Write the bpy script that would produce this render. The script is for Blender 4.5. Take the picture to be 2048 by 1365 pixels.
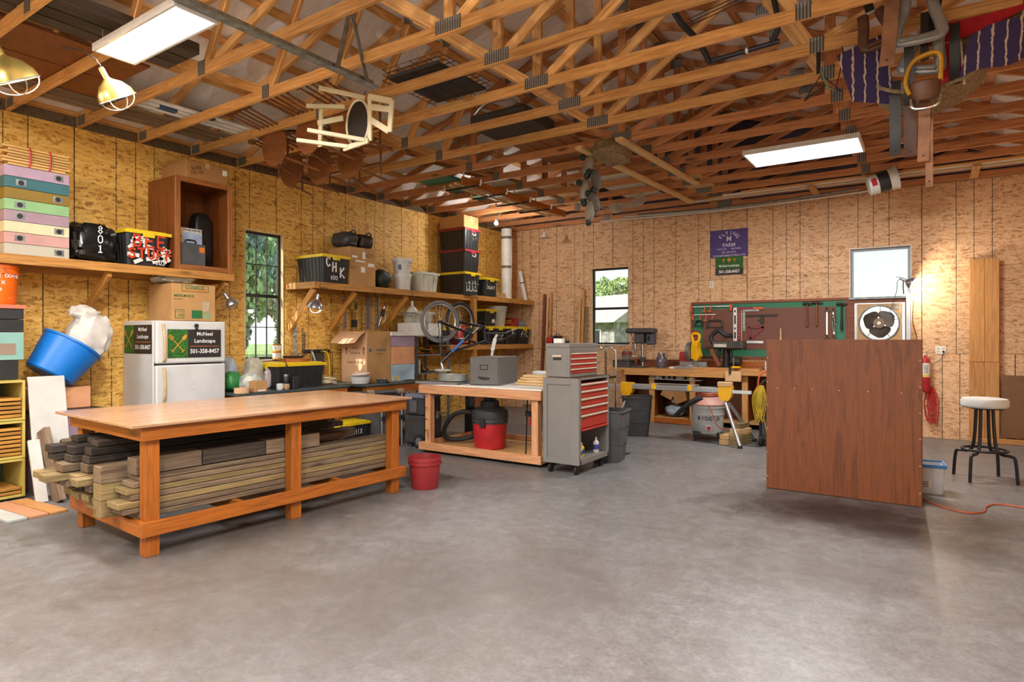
import bpy, bmesh, math, random
from mathutils import Vector, Matrix, Euler
V = Vector
random.seed(7)
for o in list(bpy.data.objects):
    bpy.data.objects.remove(o)
sc = bpy.context.scene
COL = sc.collection
PI = math.pi
R = math.radians

# ------------------------------------------------------------ camera
F_PX, YAW, HORIZON = 1250.0, 0.5933, 676.25
cam_d = bpy.data.cameras.new('camera')
cam = bpy.data.objects.new('camera', cam_d)
COL.objects.link(cam)
cam.location = (7.5, -10.85, 1.44)
cam.rotation_euler = (PI / 2, 0, YAW)
cam_d.sensor_width = 36.0
cam_d.lens = 36.0 * F_PX / 2048
cam_d.shift_y = -(1365 / 2 - HORIZON) / 2048
cam_d.clip_start = 0.05
cam_d.clip_end = 500
sc.camera = cam
sc.view_settings.view_transform = 'Standard'
sc.view_settings.look = 'None'
sc.view_settings.exposure = 0.85
sc.view_settings.gamma = 1.0
sc.view_settings.use_curve_mapping = False

sc.cycles.adaptive_threshold = 0.05
sc.cycles.max_bounces = 7
sc.cycles.diffuse_bounces = 4
sc.cycles.glossy_bounces = 2
sc.cycles.transmission_bounces = 4
sc.cycles.caustics_reflective = False
sc.cycles.caustics_refractive = False

# ------------------------------------------------------------ world sky and sun
world = bpy.data.worlds.new('sky')
sc.world = world
world.use_nodes = True
wn = world.node_tree
wn.nodes.clear()
sky = wn.nodes.new('ShaderNodeTexSky')
sky.sky_type = 'NISHITA'
sky.sun_disc = False
sky.sun_elevation = R(41)
sky.sun_rotation = R(225)
sky.air_density = 1.2
sky.dust_density = 1.5
tc = wn.nodes.new('ShaderNodeTexCoord')
cl = wn.nodes.new('ShaderNodeTexNoise')
cl.inputs['Scale'].default_value = 3.2
cl.inputs['Detail'].default_value = 6
mp = wn.nodes.new('ShaderNodeMapping')
mp.inputs['Scale'].default_value = (1, 1, 2.6)
cr = wn.nodes.new('ShaderNodeValToRGB')
cr.color_ramp.elements[0].position = 0.34
cr.color_ramp.elements[1].position = 0.66
mx = wn.nodes.new('ShaderNodeMixRGB')
mx.inputs['Color2'].default_value = (5.2, 5.3, 5.5, 1)
bg = wn.nodes.new('ShaderNodeBackground')
bg.inputs['Strength'].default_value = 0.18
wo = wn.nodes.new('ShaderNodeOutputWorld')
L = wn.links.new
L(tc.outputs['Generated'], mp.inputs['Vector'])
L(mp.outputs['Vector'], cl.inputs['Vector'])
L(cl.outputs['Fac'], cr.inputs['Fac'])
L(cr.outputs['Color'], mx.inputs['Fac'])
L(sky.outputs['Color'], mx.inputs['Color1'])
L(mx.outputs['Color'], bg.inputs['Color'])
L(bg.outputs['Background'], wo.inputs['Surface'])
sun_d = bpy.data.lights.new('sun', 'SUN')
sun_d.energy = 4.8
sun_d.angle = R(1.0)
sun_d.color = (1, 0.95, 0.86)
sun = bpy.data.objects.new('sun', sun_d)
COL.objects.link(sun)
sun.rotation_euler = V((0.6, 1, -1.0)).to_track_quat('-Z', 'Y').to_euler()
sun.location = (-20, -20, 25)

# ------------------------------------------------------------ material helpers
def lin(c):
    if isinstance(c, str):
        c = [int(c[i:i + 2], 16) / 255 for i in (0, 2, 4)]
        return tuple(x / 12.92 if x <= 0.04045 else ((x + 0.055) / 1.055) ** 2.4 for x in c)
    return c
MATS = {}
def new_mat(name):
    m = bpy.data.materials.new(name)
    m.use_nodes = True
    nt = m.node_tree
    nt.nodes.clear()
    out = nt.nodes.new('ShaderNodeOutputMaterial')
    b = nt.nodes.new('ShaderNodeBsdfPrincipled')
    nt.links.new(b.outputs['BSDF'], out.inputs['Surface'])
    MATS[name] = m
    return m, nt, b
def node(nt, typ, **kw):
    n = nt.nodes.new(typ)
    for k, v in kw.items():
        if k in n.inputs:
            n.inputs[k].default_value = v
        else:
            setattr(n, k, v)
    return n
def coords(nt, scale, rnd=True, kind='Object', rot=(0, 0, 0)):
    t = node(nt, 'ShaderNodeTexCoord')
    m = node(nt, 'ShaderNodeMapping')
    m.inputs['Scale'].default_value = scale
    m.inputs['Rotation'].default_value = rot
    nt.links.new(t.outputs[kind], m.inputs['Vector'])
    if rnd:
        oi = node(nt, 'ShaderNodeObjectInfo')
        mu = node(nt, 'ShaderNodeMath', operation='MULTIPLY')
        mu.inputs[1].default_value = 57.0
        nt.links.new(oi.outputs['Random'], mu.inputs[0])
        nt.links.new(mu.outputs[0], m.inputs['Location'])
    return m.outputs['Vector']
def ramp(nt, fac, stops):
    r = node(nt, 'ShaderNodeValToRGB')
    els = r.color_ramp.elements
    while len(els) < len(stops):
        els.new(0.5)
    for e, (p, c) in zip(els, stops):
        e.position = p
        c = lin(c)
        e.color = (c[0], c[1], c[2], 1)
    nt.links.new(fac, r.inputs['Fac'])
    return r.outputs['Color']
def mixc(nt, fac, a, b, mode='MIX'):
    m = node(nt, 'ShaderNodeMixRGB', blend_type=mode)
    for s, v in (('Fac', fac), ('Color1', a), ('Color2', b)):
        if hasattr(v, 'is_linked') or hasattr(v, 'links'):
            nt.links.new(v, m.inputs[s])
        elif s == 'Fac':
            m.inputs[s].default_value = v
        else:
            v = lin(v)
            m.inputs[s].default_value = (v[0], v[1], v[2], 1)
    return m.outputs['Color']
def bump(nt, b, h, strength, dist=0.002):
    n = node(nt, 'ShaderNodeBump')
    n.inputs['Strength'].default_value = strength
    n.inputs['Distance'].default_value = dist
    nt.links.new(h, n.inputs['Height'])
    nt.links.new(n.outputs['Normal'], b.inputs['Normal'])
def noise(nt, vec, scale, detail=4, rough=0.55, dist=0.0):
    n = node(nt, 'ShaderNodeTexNoise')
    n.inputs['Scale'].default_value = scale
    n.inputs['Detail'].default_value = detail
    n.inputs['Roughness'].default_value = rough
    n.inputs['Distortion'].default_value = dist
    nt.links.new(vec, n.inputs['Vector'])
    return n.outputs['Fac']
def hsv_rand(nt, col, amt):
    oi = node(nt, 'ShaderNodeObjectInfo')
    mr = node(nt, 'ShaderNodeMapRange')
    mr.inputs['To Min'].default_value = 1 - amt
    mr.inputs['To Max'].default_value = 1 + amt
    nt.links.new(oi.outputs['Random'], mr.inputs['Value'])
    h = node(nt, 'ShaderNodeHueSaturation')
    nt.links.new(mr.outputs[0], h.inputs['Value'])
    nt.links.new(col, h.inputs['Color'])
    return h.outputs['Color']
def mat(name, col, rough=0.5, metal=0.0, var=0.08, scale=9.0, spec=0.5, bmp=0.0):
    """a plain surface with faint mottling"""
    if name in MATS:
        return MATS[name]
    m, nt, b = new_mat(name)
    c = lin(col)
    v = coords(nt, (1, 1, 1))
    n = noise(nt, v, scale, 4)
    d = [max(0, x * (1 - 2.2 * var)) for x in c]
    l = [min(1, x * (1 + var)) for x in c]
    r = node(nt, 'ShaderNodeValToRGB')
    r.color_ramp.elements[0].position = 0.3
    r.color_ramp.elements[1].position = 0.65
    r.color_ramp.elements[0].color = (*d, 1)
    r.color_ramp.elements[1].color = (*l, 1)
    nt.links.new(n, r.inputs['Fac'])
    nt.links.new(r.outputs['Color'], b.inputs['Base Color'])
    b.inputs['Roughness'].default_value = rough
    b.inputs['Metallic'].default_value = metal
    b.inputs['Specular IOR Level'].default_value = spec
    if bmp:
        bump(nt, b, noise(nt, v, scale * 6, 3), bmp)
    return m
def wood(name, light, dark, rough=0.55, knots=True, scale=1.0, var=0.18, grain=0.5, axis=0):
    """sawn timber, grain along the local axis of the board"""
    if name in MATS:
        return MATS[name]
    m, nt, b = new_mat(name)
    s = [14.0 * scale] * 3
    s[axis] = 1.1 * scale
    v = coords(nt, s)
    n1 = noise(nt, v, 1.3, 4, 0.6, 1.2)
    s2 = [60.0 * scale] * 3
    s2[axis] = 2.0 * scale
    v2 = coords(nt, s2)
    n2 = noise(nt, v2, 1.5, 3, 0.6)
    col = ramp(nt, n1, [(0.28, dark), (0.5, light), (0.72, dark)])
    col = mixc(nt, ramp_f(nt, n2, 0.42, 0.62, grain), col, [x * 0.45 for x in lin(dark)])
    if knots:
        s3 = [9.0] * 3
        s3[axis] = 2.6
        v3 = coords(nt, s3)
        vo = node(nt, 'ShaderNodeTexVoronoi')
        vo.inputs['Scale'].default_value = 0.55
        nt.links.new(v3, vo.inputs['Vector'])
        col = mixc(nt, ramp_f(nt, vo.outputs['Distance'], 0.16, 0.05, 0.8), col, [x * 0.28 for x in lin(dark)])
    col = hsv_rand(nt, col, var)
    nt.links.new(col, b.inputs['Base Color'])
    b.inputs['Roughness'].default_value = rough
    bump(nt, b, n2, 0.15, 0.002)
    return m
def ramp_f(nt, fac, lo, hi, top=1.0):
    mr = node(nt, 'ShaderNodeMapRange')
    mr.inputs['From Min'].default_value = lo
    mr.inputs['From Max'].default_value = hi
    mr.inputs['To Min'].default_value = 0
    mr.inputs['To Max'].default_value = top
    nt.links.new(fac, mr.inputs['Value'])
    return mr.outputs[0]
def emis(name, col, strength):
    m, nt, b = new_mat(name)
    b.inputs['Emission Color'].default_value = (*lin(col), 1)
    b.inputs['Emission Strength'].default_value = strength
    b.inputs['Base Color'].default_value = (*lin(col), 1)
    return m
def worn(name, col, wear, amount=0.5, rough=0.5, scale=6.0, metal=0.0):
    """painted surface with scuffed patches"""
    if name in MATS:
        return MATS[name]
    m, nt, b = new_mat(name)
    v = coords(nt, (1, 1, 1))
    n = noise(nt, v, scale, 8, 0.7)
    lo = 0.74 - 0.3 * amount
    col2 = mixc(nt, ramp_f(nt, n, lo, lo + 0.1, 0.85), col, wear)
    n2 = noise(nt, v, scale * 0.5, 3)
    col3 = mixc(nt, ramp_f(nt, n2, 0.4, 0.7, 0.25), col2, [x * 0.4 for x in lin(col)])
    nt.links.new(col3, b.inputs['Base Color'])
    b.inputs['Roughness'].default_value = rough
    b.inputs['Metallic'].default_value = metal
    return m

# ------------------------------------------------------------ mesh helpers
WM = {}          # world matrix of every object made here
class MB:
    """collects shapes into one mesh"""
    def __init__(s):
        s.v = []
        s.f = []
        s.sm = []
    def add(s, vs, fs, smooth=False):
        k = len(s.v)
        s.v += [tuple(v) for v in vs]
        s.f += [tuple(i + k for i in f) for f in fs]
        s.sm += [smooth] * len(fs)
        return s
    def box(s, a, b, m=None):
        x0, y0, z0 = a
        x1, y1, z1 = b
        vs = [V(p) for p in ((x0, y0, z0), (x1, y0, z0), (x1, y1, z0), (x0, y1, z0), (x0, y0, z1), (x1, y0, z1), (x1, y1, z1), (x0, y1, z1))]
        if m:
            vs = [m @ v for v in vs]
        return s.add(vs, [(0, 3, 2, 1), (4, 5, 6, 7), (0, 1, 5, 4), (1, 2, 6, 5), (2, 3, 7, 6), (3, 0, 4, 7)])
    def bar(s, p0, p1, w, h, up=(0, 0, 1)):
        p0, p1 = V(p0), V(p1)
        return s.box((0, -w / 2, -h / 2), ((p1 - p0).length, w / 2, h / 2), frame(p0, p1, up))
    def tube(s, pts, r, seg=8, closed=False, caps=True, flat=1.0):
        pts = [V(p) for p in pts]
        n = len(pts)
        rs = r if isinstance(r, (list, tuple)) else [r] * n
        vs, fs = [], []
        up = None
        for i, p in enumerate(pts):
            if closed:
                t = pts[(i + 1) % n] - pts[i - 1]
            else:
                t = pts[min(i + 1, n - 1)] - pts[max(i - 1, 0)]
            if t.length < 1e-9:
                t = V((0, 0, 1))
            t.normalize()
            if up is None:
                up = V((0, 0, 1)) if abs(t.z) < 0.9 else V((1, 0, 0))
            a = t.cross(up)
            if a.length < 1e-6:
                a = t.cross(V((0, 1, 0)))
            a.normalize()
            b = a.cross(t)
            b.normalize()
            up = b
            for k in range(seg):
                an = 2 * PI * k / seg
                vs.append(p + rs[i] * (math.cos(an) * a + math.sin(an) * flat * b))
        m = n if closed else n - 1
        for i in range(m):
            j = (i + 1) % n
            for k in range(seg):
                l = (k + 1) % seg
                fs.append((i * seg + k, i * seg + l, j * seg + l, j * seg + k))
        if caps and not closed:
            fs.append(tuple(reversed(range(seg))))
            fs.append(tuple(range((n - 1) * seg, n * seg)))
        return s.add(vs, fs, True)
    def cyl(s, p0, p1, r, r2=None, seg=20):
        return s.tube([p0, p1], [r, r if r2 is None else r2], seg)
    def lathe(s, prof, seg=28, m=None, sx=1.0, sy=1.0, a0=0.0, a1=2 * PI):
        full = abs(a1 - a0 - 2 * PI) < 1e-6
        n = seg if full else seg + 1
        vs, fs = [], []
        for (r, z) in prof:
            for k in range(n):
                an = a0 + (a1 - a0) * k / seg
                p = V((r * math.cos(an) * sx, r * math.sin(an) * sy, z))
                vs.append(m @ p if m else p)
        for i in range(len(prof) - 1):
            for k in range(seg):
                l = (k + 1) % n
                fs.append((i * n + k, i * n + l, (i + 1) * n + l, (i + 1) * n + k))
        if full:
            if prof[0][0] > 1e-5:
                fs.append(tuple(reversed(range(n))))
            if prof[-1][0] > 1e-5:
                fs.append(tuple(range((len(prof) - 1) * n, len(prof) * n)))
        return s.add(vs, fs, True)
    def prism(s, poly, t, m=None):
        """outline in local x,z thickened by t along y"""
        n = len(poly)
        vs = [V((x, -t / 2, z)) for x, z in poly] + [V((x, t / 2, z)) for x, z in poly]
        if m:
            vs = [m @ v for v in vs]
        fs = [tuple(range(n)), tuple(reversed(range(n, 2 * n)))]
        fs += [(i, i + n, (i + 1) % n + n, (i + 1) % n) for i in range(n)]
        return s.add(vs, fs)
    def grid(s, fn, nu, nv, smooth=True, thick=None):
        vs = [V(fn(i / nu, j / nv)) for j in range(nv + 1) for i in range(nu + 1)]
        fs = [(j * (nu + 1) + i, j * (nu + 1) + i + 1, (j + 1) * (nu + 1) + i + 1, (j + 1) * (nu + 1) + i) for j in range(nv) for i in range(nu)]
        return s.add(vs, fs, smooth)
    def sphere(s, c, r, seg=16, rings=10, sq=(1, 1, 1)):
        prof = [(math.sin(PI * i / rings) * r + (1e-6 if i in (0, rings) else 0), -math.cos(PI * i / rings) * r) for i in range(rings + 1)]
        return s.lathe(prof, seg, Matrix.Translation(c) @ Matrix.Diagonal((*sq, 1)))
    def blob(s, c, r, seed=0, amp=0.15, freq=2.2, seg=22, rings=14, flatz=None):
        """lumpy bag"""
        from mathutils import noise as nz
        c, r = V(c), V(r)
        vs, fs = [], []
        for i in range(rings + 1):
            th = PI * i / rings
            for k in range(seg):
                ph = 2 * PI * k / seg
                d = V((math.sin(th) * math.cos(ph), math.sin(th) * math.sin(ph), -math.cos(th)))
                f = 1 + amp * nz.noise(d * freq + V((seed * 3.7, seed * 1.3, 0))) + amp * 0.5 * nz.noise(d * freq * 3.1 + V((0, seed * 2.1, 5)))
                p = V((d.x * r.x, d.y * r.y, d.z * r.z)) * f
                if flatz is not None:
                    p.z = max(p.z, flatz)
                vs.append(c + p)
        for i in range(rings):
            for k in range(seg):
                l = (k + 1) % seg
                fs.append((i * seg + k, i * seg + l, (i + 1) * seg + l, (i + 1) * seg + k))
        return s.add(vs, fs, True)
    def mesh(s, name, sharp=35):
        me = bpy.data.meshes.new(name)
        me.from_pydata(s.v, [], s.f)
        me.polygons.foreach_set('use_smooth', s.sm)
        if any(s.sm):
            me.set_sharp_from_angle(angle=R(sharp))
        me.update()
        return me
def frame(p0, p1, up=(0, 0, 1)):
    x = (V(p1) - V(p0)).normalized()
    u = V(up)
    if abs(x.dot(u)) > 0.999:
        u = V((1, 0, 0)) if abs(x.x) < 0.9 else V((0, 1, 0))
    y = u.cross(x).normalized()
    z = x.cross(y)
    m = Matrix((x, y, z)).transposed().to_4x4()
    m.translation = V(p0)
    return m
def rmat(loc=(0, 0, 0), rx=0, ry=0, rz=0):
    return Matrix.Translation(loc) @ Euler((R(rx), R(ry), R(rz))).to_matrix().to_4x4()
CACHE = {}
def box_mesh(dx, dy, dz, bev):
    key = (round(dx, 4), round(dy, 4), round(dz, 4), bev)
    if key in CACHE:
        return CACHE[key]
    b = bmesh.new()
    bmesh.ops.create_cube(b, size=1)
    bmesh.ops.scale(b, vec=(dx, dy, dz), verts=b.verts)
    bv = min(bev, 0.3 * min(dx, dy, dz))
    if bv > 0.0004:
        bmesh.ops.bevel(b, geom=list(b.edges), offset=bv, segments=1, affect='EDGES')
    me = bpy.data.meshes.new('block')
    b.to_mesh(me)
    b.free()
    CACHE[key] = me
    return me
MESH_BY_MAT = {}
def with_mat(me, m):
    """mesh data shared by every object of the same shape and material"""
    if m is None:
        return me
    key = (me.name, m.name)
    if key in MESH_BY_MAT:
        return MESH_BY_MAT[key]
    if len(me.materials) == 0:
        r = me
    else:
        r = me.copy()
        r.materials.clear()
    r.materials.append(m)
    MESH_BY_MAT[key] = r
    return r
def link(name, data, m_world, parent=None):
    o = bpy.data.objects.new(name, data)
    COL.objects.link(o)
    WM[o.name] = m_world.copy()
    if parent is not None:
        o.parent = parent
        o.matrix_basis = WM[parent.name].inverted() @ m_world
    else:
        o.matrix_basis = m_world
    return o
def tag(o, label, cat=None, group=None, kind=None):
    if label:
        o['label'] = label
    if cat:
        o['category'] = cat
    if group:
        o['group'] = group
    if kind:
        o['kind'] = kind
    return o
class Thing:
    """a thing: an Empty at its base, its parts in its local frame"""
    def __init__(s, name, label, cat, loc=(0, 0, 0), rz=0, group=None, kind=None, rx=0, ry=0, m=None):
        s.m = m if m is not None else rmat(loc, rx, ry, rz)
        s.o = link(name, None, s.m)
        s.o.empty_display_size = 0.1
        tag(s.o, label, cat, group, kind)
    def put(s, name, me, mt, ml=None, parent=None, label=None):
        ml = Matrix() if ml is None else ml
        o = link(name, with_mat(me, mt), s.m @ ml, parent or s.o)
        if label:
            o['label'] = label
        return o
    def box(s, name, a, b, mt, bev=0.003, rot=None, parent=None, label=None):
        a, b = V(a), V(b)
        d = b - a
        ml = Matrix.Translation((a + b) / 2)
        if rot:
            ml = ml @ Euler([R(x) for x in rot]).to_matrix().to_4x4()
        return s.put(name, box_mesh(abs(d.x), abs(d.y), abs(d.z), bev), mt, ml, parent, label)
    def board(s, name, p0, p1, w, h, mt, up=(0, 0, 1), bev=0.003, parent=None, label=None):
        """length along local x, h along up"""
        p0, p1 = V(p0), V(p1)
        ml = frame((p0 + p1) / 2, (p0 + p1) / 2 + (p1 - p0), up)
        return s.put(name, box_mesh((p1 - p0).length, w, h, bev), mt, ml, parent, label)
    def mb(s, name, mb, mt, parent=None, label=None, sharp=35, ml=None):
        return s.put(name, mb.mesh(name, sharp), mt, ml, parent, label)
    def tube(s, name, pts, r, mt, seg=8, closed=False, parent=None, label=None, flat=1.0):
        return s.mb(name, MB().tube(pts, r, seg, closed, flat=flat), mt, parent, label)
    def cyl(s, name, p0, p1, r, mt, r2=None, seg=20, parent=None, label=None):
        return s.mb(name, MB().cyl(p0, p1, r, r2, seg), mt, parent, label)
    def lathe(s, name, prof, mt, ml=None, seg=28, parent=None, label=None):
        return s.mb(name, MB().lathe(prof, seg), mt, parent, label, ml=ml)
    def text(s, name, txt, size, mt, p, x, up, parent=None, align='CENTER', sx=1.0, bold=0.0):
        """flat print; p = anchor, x = reading direction, up = up direction"""
        me = text_mesh(txt, align, bold)
        x, up = V(x).normalized(), V(up).normalized()
        n = x.cross(up)
        m = Matrix((x, up, n)).transposed().to_4x4()
        m.translation = V(p)
        return s.put(name, me, mt, m @ Matrix.Diagonal((size * sx, size, size, 1)), parent)
    def strokes(s, name, txt, size, width, mt, p, x, up, parent=None, adv=0.8, slant=0.0, seed=1, jit=0.02, lift=0.0):
        x, up = V(x).normalized(), V(up).normalized()
        n = x.cross(up)
        m = Matrix((x, up, n)).transposed().to_4x4()
        m.translation = V(p) + n * lift
        return s.put(name, stroke_mesh(txt, size, width, adv, slant, seed, jit), mt, m, parent)
def single(name, label, cat, mb, mt, loc=(0, 0, 0), rz=0, group=None, kind=None, rx=0, ry=0, sharp=35):
    o = link(name, with_mat(mb.mesh(name, sharp), mt), rmat(loc, rx, ry, rz))
    return tag(o, label, cat, group, kind)
def copy_tree(o, loc=None, label=None, m=None, parent=None):
    """a copy of a thing, its parts and their sub-parts, sharing mesh data"""
    c = o.copy()
    COL.objects.link(c)
    c.parent = parent
    if parent is None:
        if m is not None:
            c.matrix_basis = m
        elif loc is not None:
            c.location = loc
        if label:
            c['label'] = label
        WM[c.name] = m.copy() if m is not None else c.matrix_basis.copy()
    for ch in list(o.children):
        copy_tree(ch, parent=c)
    return c
TXT = {}
def text_mesh(txt, align, bold=0.0):
    key = (txt, align, bold)
    if key not in TXT:
        cu = bpy.data.curves.new('print', 'FONT')
        cu.body = txt
        cu.align_x = align
        cu.align_y = 'CENTER'
        cu.resolution_u = 2
        cu.offset = bold
        ob = bpy.data.objects.new('print', cu)
        COL.objects.link(ob)
        dg = bpy.context.evaluated_depsgraph_get()
        TXT[key] = bpy.data.meshes.new_from_object(ob.evaluated_get(dg))
        bpy.data.objects.remove(ob)
    return TXT[key]
GLYPH = {
 '0': [[(.5, 1), (.15, .85), (.1, .5), (.15, .15), (.5, 0), (.85, .15), (.9, .5), (.85, .85), (.5, 1)]],
 '1': [[(.25, .8), (.5, 1), (.5, 0)], [(.2, 0), (.8, 0)]],
 '2': [[(.1, .8), (.4, 1), (.8, .9), (.8, .6), (.1, 0), (.9, .02)]],
 '3': [[(.1, .9), (.5, 1), (.85, .8), (.45, .55), (.9, .3), (.6, 0), (.1, .1)]],
 '4': [[(.6, 0), (.65, 1), (.1, .35), (.9, .38)]],
 '5': [[(.8, 1), (.25, 1), (.2, .55), (.6, .6), (.85, .35), (.6, 0), (.15, .05)]],
 '6': [[(.75, 1), (.25, .6), (.1, .25), (.45, 0), (.85, .2), (.65, .48), (.2, .35)]],
 '7': [[(.1, 1), (.9, 1), (.35, 0)]],
 '8': [[(.5, .52), (.15, .75), (.5, 1), (.85, .75), (.5, .52), (.1, .25), (.5, 0), (.9, .25), (.5, .52)]],
 '9': [[(.8, .7), (.45, .5), (.15, .75), (.5, 1), (.82, .75), (.6, 0)]],
 'A': [[(.05, 0), (.5, 1), (.95, 0)], [(.25, .38), (.75, .38)]],
 'B': [[(.12, 0), (.12, 1), (.65, .95), (.75, .75), (.5, .55), (.12, .52)], [(.5, .55), (.85, .35), (.7, .05), (.12, 0)]],
 'C': [[(.85, .85), (.5, 1), (.15, .75), (.12, .3), (.5, 0), (.88, .15)]],
 'E': [[(.85, 1), (.15, 1), (.12, 0), (.88, 0)], [(.12, .52), (.7, .53)]],
 'F': [[(.85, 1), (.15, 1), (.12, 0)], [(.12, .52), (.7, .53)]],
 'H': [[(.12, 0), (.14, 1)], [(.86, 0), (.88, 1)], [(.12, .5), (.88, .52)]],
 'I': [[(.5, 0), (.5, 1)]],
 'K': [[(.15, 0), (.15, 1)], [(.85, 1), (.17, .45), (.9, 0)]],
 'L': [[(.15, 1), (.12, 0), (.85, 0)]],
 'M': [[(.05, 0), (.15, 1), (.5, .35), (.85, 1), (.95, 0)]],
 'N': [[(.12, 0), (.12, 1), (.88, 0), (.88, 1)]],
 'P': [[(.15, 0), (.15, 1), (.75, .92), (.8, .65), (.5, .48), (.15, .48)]],
 'R': [[(.15, 0), (.15, 1), (.75, .92), (.8, .65), (.5, .5), (.15, .5)], [(.45, .5), (.88, 0)]],
 'S': [[(.85, .85), (.5, 1), (.15, .8), (.3, .55), (.75, .42), (.85, .15), (.5, 0), (.1, .12)]],
 'T': [[(.05, 1), (.95, 1)], [(.5, 1), (.5, 0)]],
 'U': [[(.12, 1), (.15, .2), (.5, 0), (.85, .2), (.88, 1)]],
 'V': [[(.08, 1), (.5, 0), (.92, 1)]],
 'W': [[(.05, 1), (.25, 0), (.5, .65), (.75, 0), (.95, 1)]],
 'X': [[(.1, 0), (.9, 1)], [(.1, 1), (.9, 0)]],
 'Y': [[(.08, 1), (.5, .5), (.5, 0)], [(.92, 1), (.5, .5)]],
 ' ': [], '-': [[(.2, .5), (.8, .5)]],
}
def stroke_mesh(txt, size, width, adv=0.8, slant=0.0, seed=1, jit=0.02):
    """hand lettering: flat ribbons"""
    rd = random.Random(seed)
    mb = MB()
    n = len(txt)
    x0 = -size * adv * n / 2
    layer = 0
    for i, ch in enumerate(txt):
        for st in GLYPH.get(ch, []):
            pts = [V((x0 + size * (adv * i + px * adv * 0.8 + slant * py + rd.uniform(-jit, jit)), size * (py - 0.5 + rd.uniform(-jit, jit)), 0)) for px, py in st]
            layer += 1
            zz = 0.00012 * (layer % 7)
            vs, fs = [], []
            for k, p in enumerate(pts):
                t = (pts[min(k + 1, len(pts) - 1)] - pts[max(k - 1, 0)])
                t = t.normalized() if t.length > 0 else V((1, 0, 0))
                nn = V((-t.y, t.x, 0)) * width / 2 * rd.uniform(0.85, 1.15)
                if k == 0:
                    p = p - t * width * 0.35
                if k == len(pts) - 1:
                    p = p + t * width * 0.35
                vs += [p + nn + V((0, 0, zz)), p - nn + V((0, 0, zz))]
            fs = [(2 * k, 2 * k + 1, 2 * k + 3, 2 * k + 2) for k in range(len(pts) - 1)]
            mb.add(vs, fs)
    return mb.mesh('writing')
def arc(c, r, a0, a1, n, plane='xz'):
    out = []
    for i in range(n + 1):
        a = R(a0 + (a1 - a0) * i / n)
        u, w_ = r * math.cos(a), r * math.sin(a)
        out.append(V(c) + (V((u, 0, w_)) if plane == 'xz' else V((u, w_, 0)) if plane == 'xy' else V((0, u, w_))))
    return out
ORD = ['', 'first', 'second', 'third', 'fourth', 'fifth', 'sixth', 'seventh', 'eighth', 'ninth', 'tenth', 'eleventh', 'twelfth', 'thirteenth', 'fourteenth', 'fifteenth', 'sixteenth', 'seventeenth', 'eighteenth', 'nineteenth', 'twentieth']
# ------------------------------------------------------------ materials
def osb_mat(name, lo, mid, hi):
    m, nt, b = new_mat(name)
    base = coords(nt, (1, 1, 1))
    wn_ = node(nt, 'ShaderNodeTexNoise')
    wn_.inputs['Scale'].default_value = 3.0
    nt.links.new(base, wn_.inputs['Vector'])
    warp = mixc(nt, 0.10, base, wn_.outputs['Color'], 'ADD')
    cols = []
    for i, (rot, s) in enumerate((((0, R(14), 0), (10, 30, 42)), ((0, R(-22), 0), (12, 30, 50)), ((0, R(48), 0), (13, 30, 40)))):
        mp_ = node(nt, 'ShaderNodeMapping')
        mp_.inputs['Rotation'].default_value = rot
        mp_.inputs['Scale'].default_value = s
        mp_.inputs['Location'].default_value = (i * 3.1, 0, i * 1.7)
        nt.links.new(warp, mp_.inputs['Vector'])
        vo = node(nt, 'ShaderNodeTexVoronoi')
        vo.inputs['Scale'].default_value = 1.0
        nt.links.new(mp_.outputs[0], vo.inputs['Vector'])
        sep = node(nt, 'ShaderNodeSeparateColor')
        nt.links.new(vo.outputs['Color'], sep.inputs[0])
        cols.append(sep.outputs[0])
    sel = noise(nt, base, 14, 2)
    a = mixc(nt, ramp_f(nt, sel, 0.45, 0.5), cols[0], cols[1])
    sel2 = noise(nt, base, 21, 2)
    a = mixc(nt, ramp_f(nt, sel2, 0.56, 0.6), a, cols[2])
    col = ramp(nt, a, [(0.0, lo), (0.25, mid), (0.75, hi), (1.0, mid)])
    v2 = coords(nt, (8, 30, 30), rot=(0, R(24), 0))
    st = noise(nt, v2, 1.6, 3, 0.7)
    col = mixc(nt, ramp_f(nt, st, 0.63, 0.75, 0.6), col, [x * 0.35 for x in lin(lo)])
    big = noise(nt, base, 1.3, 3)
    col = mixc(nt, ramp_f(nt, big, 0.4, 0.7, 0.25), col, mid)
    col = hsv_rand(nt, col, 0.07)
    # printed black stud lines at 16 and 24 inches
    t = node(nt, 'ShaderNodeTexCoord')
    sx = node(nt, 'ShaderNodeSeparateXYZ')
    nt.links.new(t.outputs['Object'], sx.inputs[0])
    lines = None
    for step in (0.4064, 0.6096):
        pm = node(nt, 'ShaderNodeMath', operation='PINGPONG')
        pm.inputs[1].default_value = step / 2
        nt.links.new(sx.outputs[0], pm.inputs[0])
        lt = node(nt, 'ShaderNodeMath', operation='LESS_THAN')
        lt.inputs[1].default_value = 0.0048
        nt.links.new(pm.outputs[0], lt.inputs[0])
        if lines is None:
            lines = lt.outputs[0]
        else:
            mm = node(nt, 'ShaderNodeMath', operation='MAXIMUM')
            nt.links.new(lines, mm.inputs[0])
            nt.links.new(lt.outputs[0], mm.inputs[1])
            lines = mm.outputs[0]
    ed = node(nt, 'ShaderNodeMath', operation='MULTIPLY')
    nt.links.new(lines, ed.inputs[0])
    nt.links.new(ramp_f(nt, noise(nt, base, 45, 2), 0.3, 0.45, 0.9), ed.inputs[1])
    col = mixc(nt, ed.outputs[0], col, (0.012, 0.010, 0.008))
    nt.links.new(col, b.inputs['Base Color'])
    b.inputs['Roughness'].default_value = 0.6
    bump(nt, b, a, 0.25, 0.002)
    return m
M_OSB_L = osb_mat('osb_left', '9c6c2a', 'd6a044', 'f0c56e')
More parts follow.
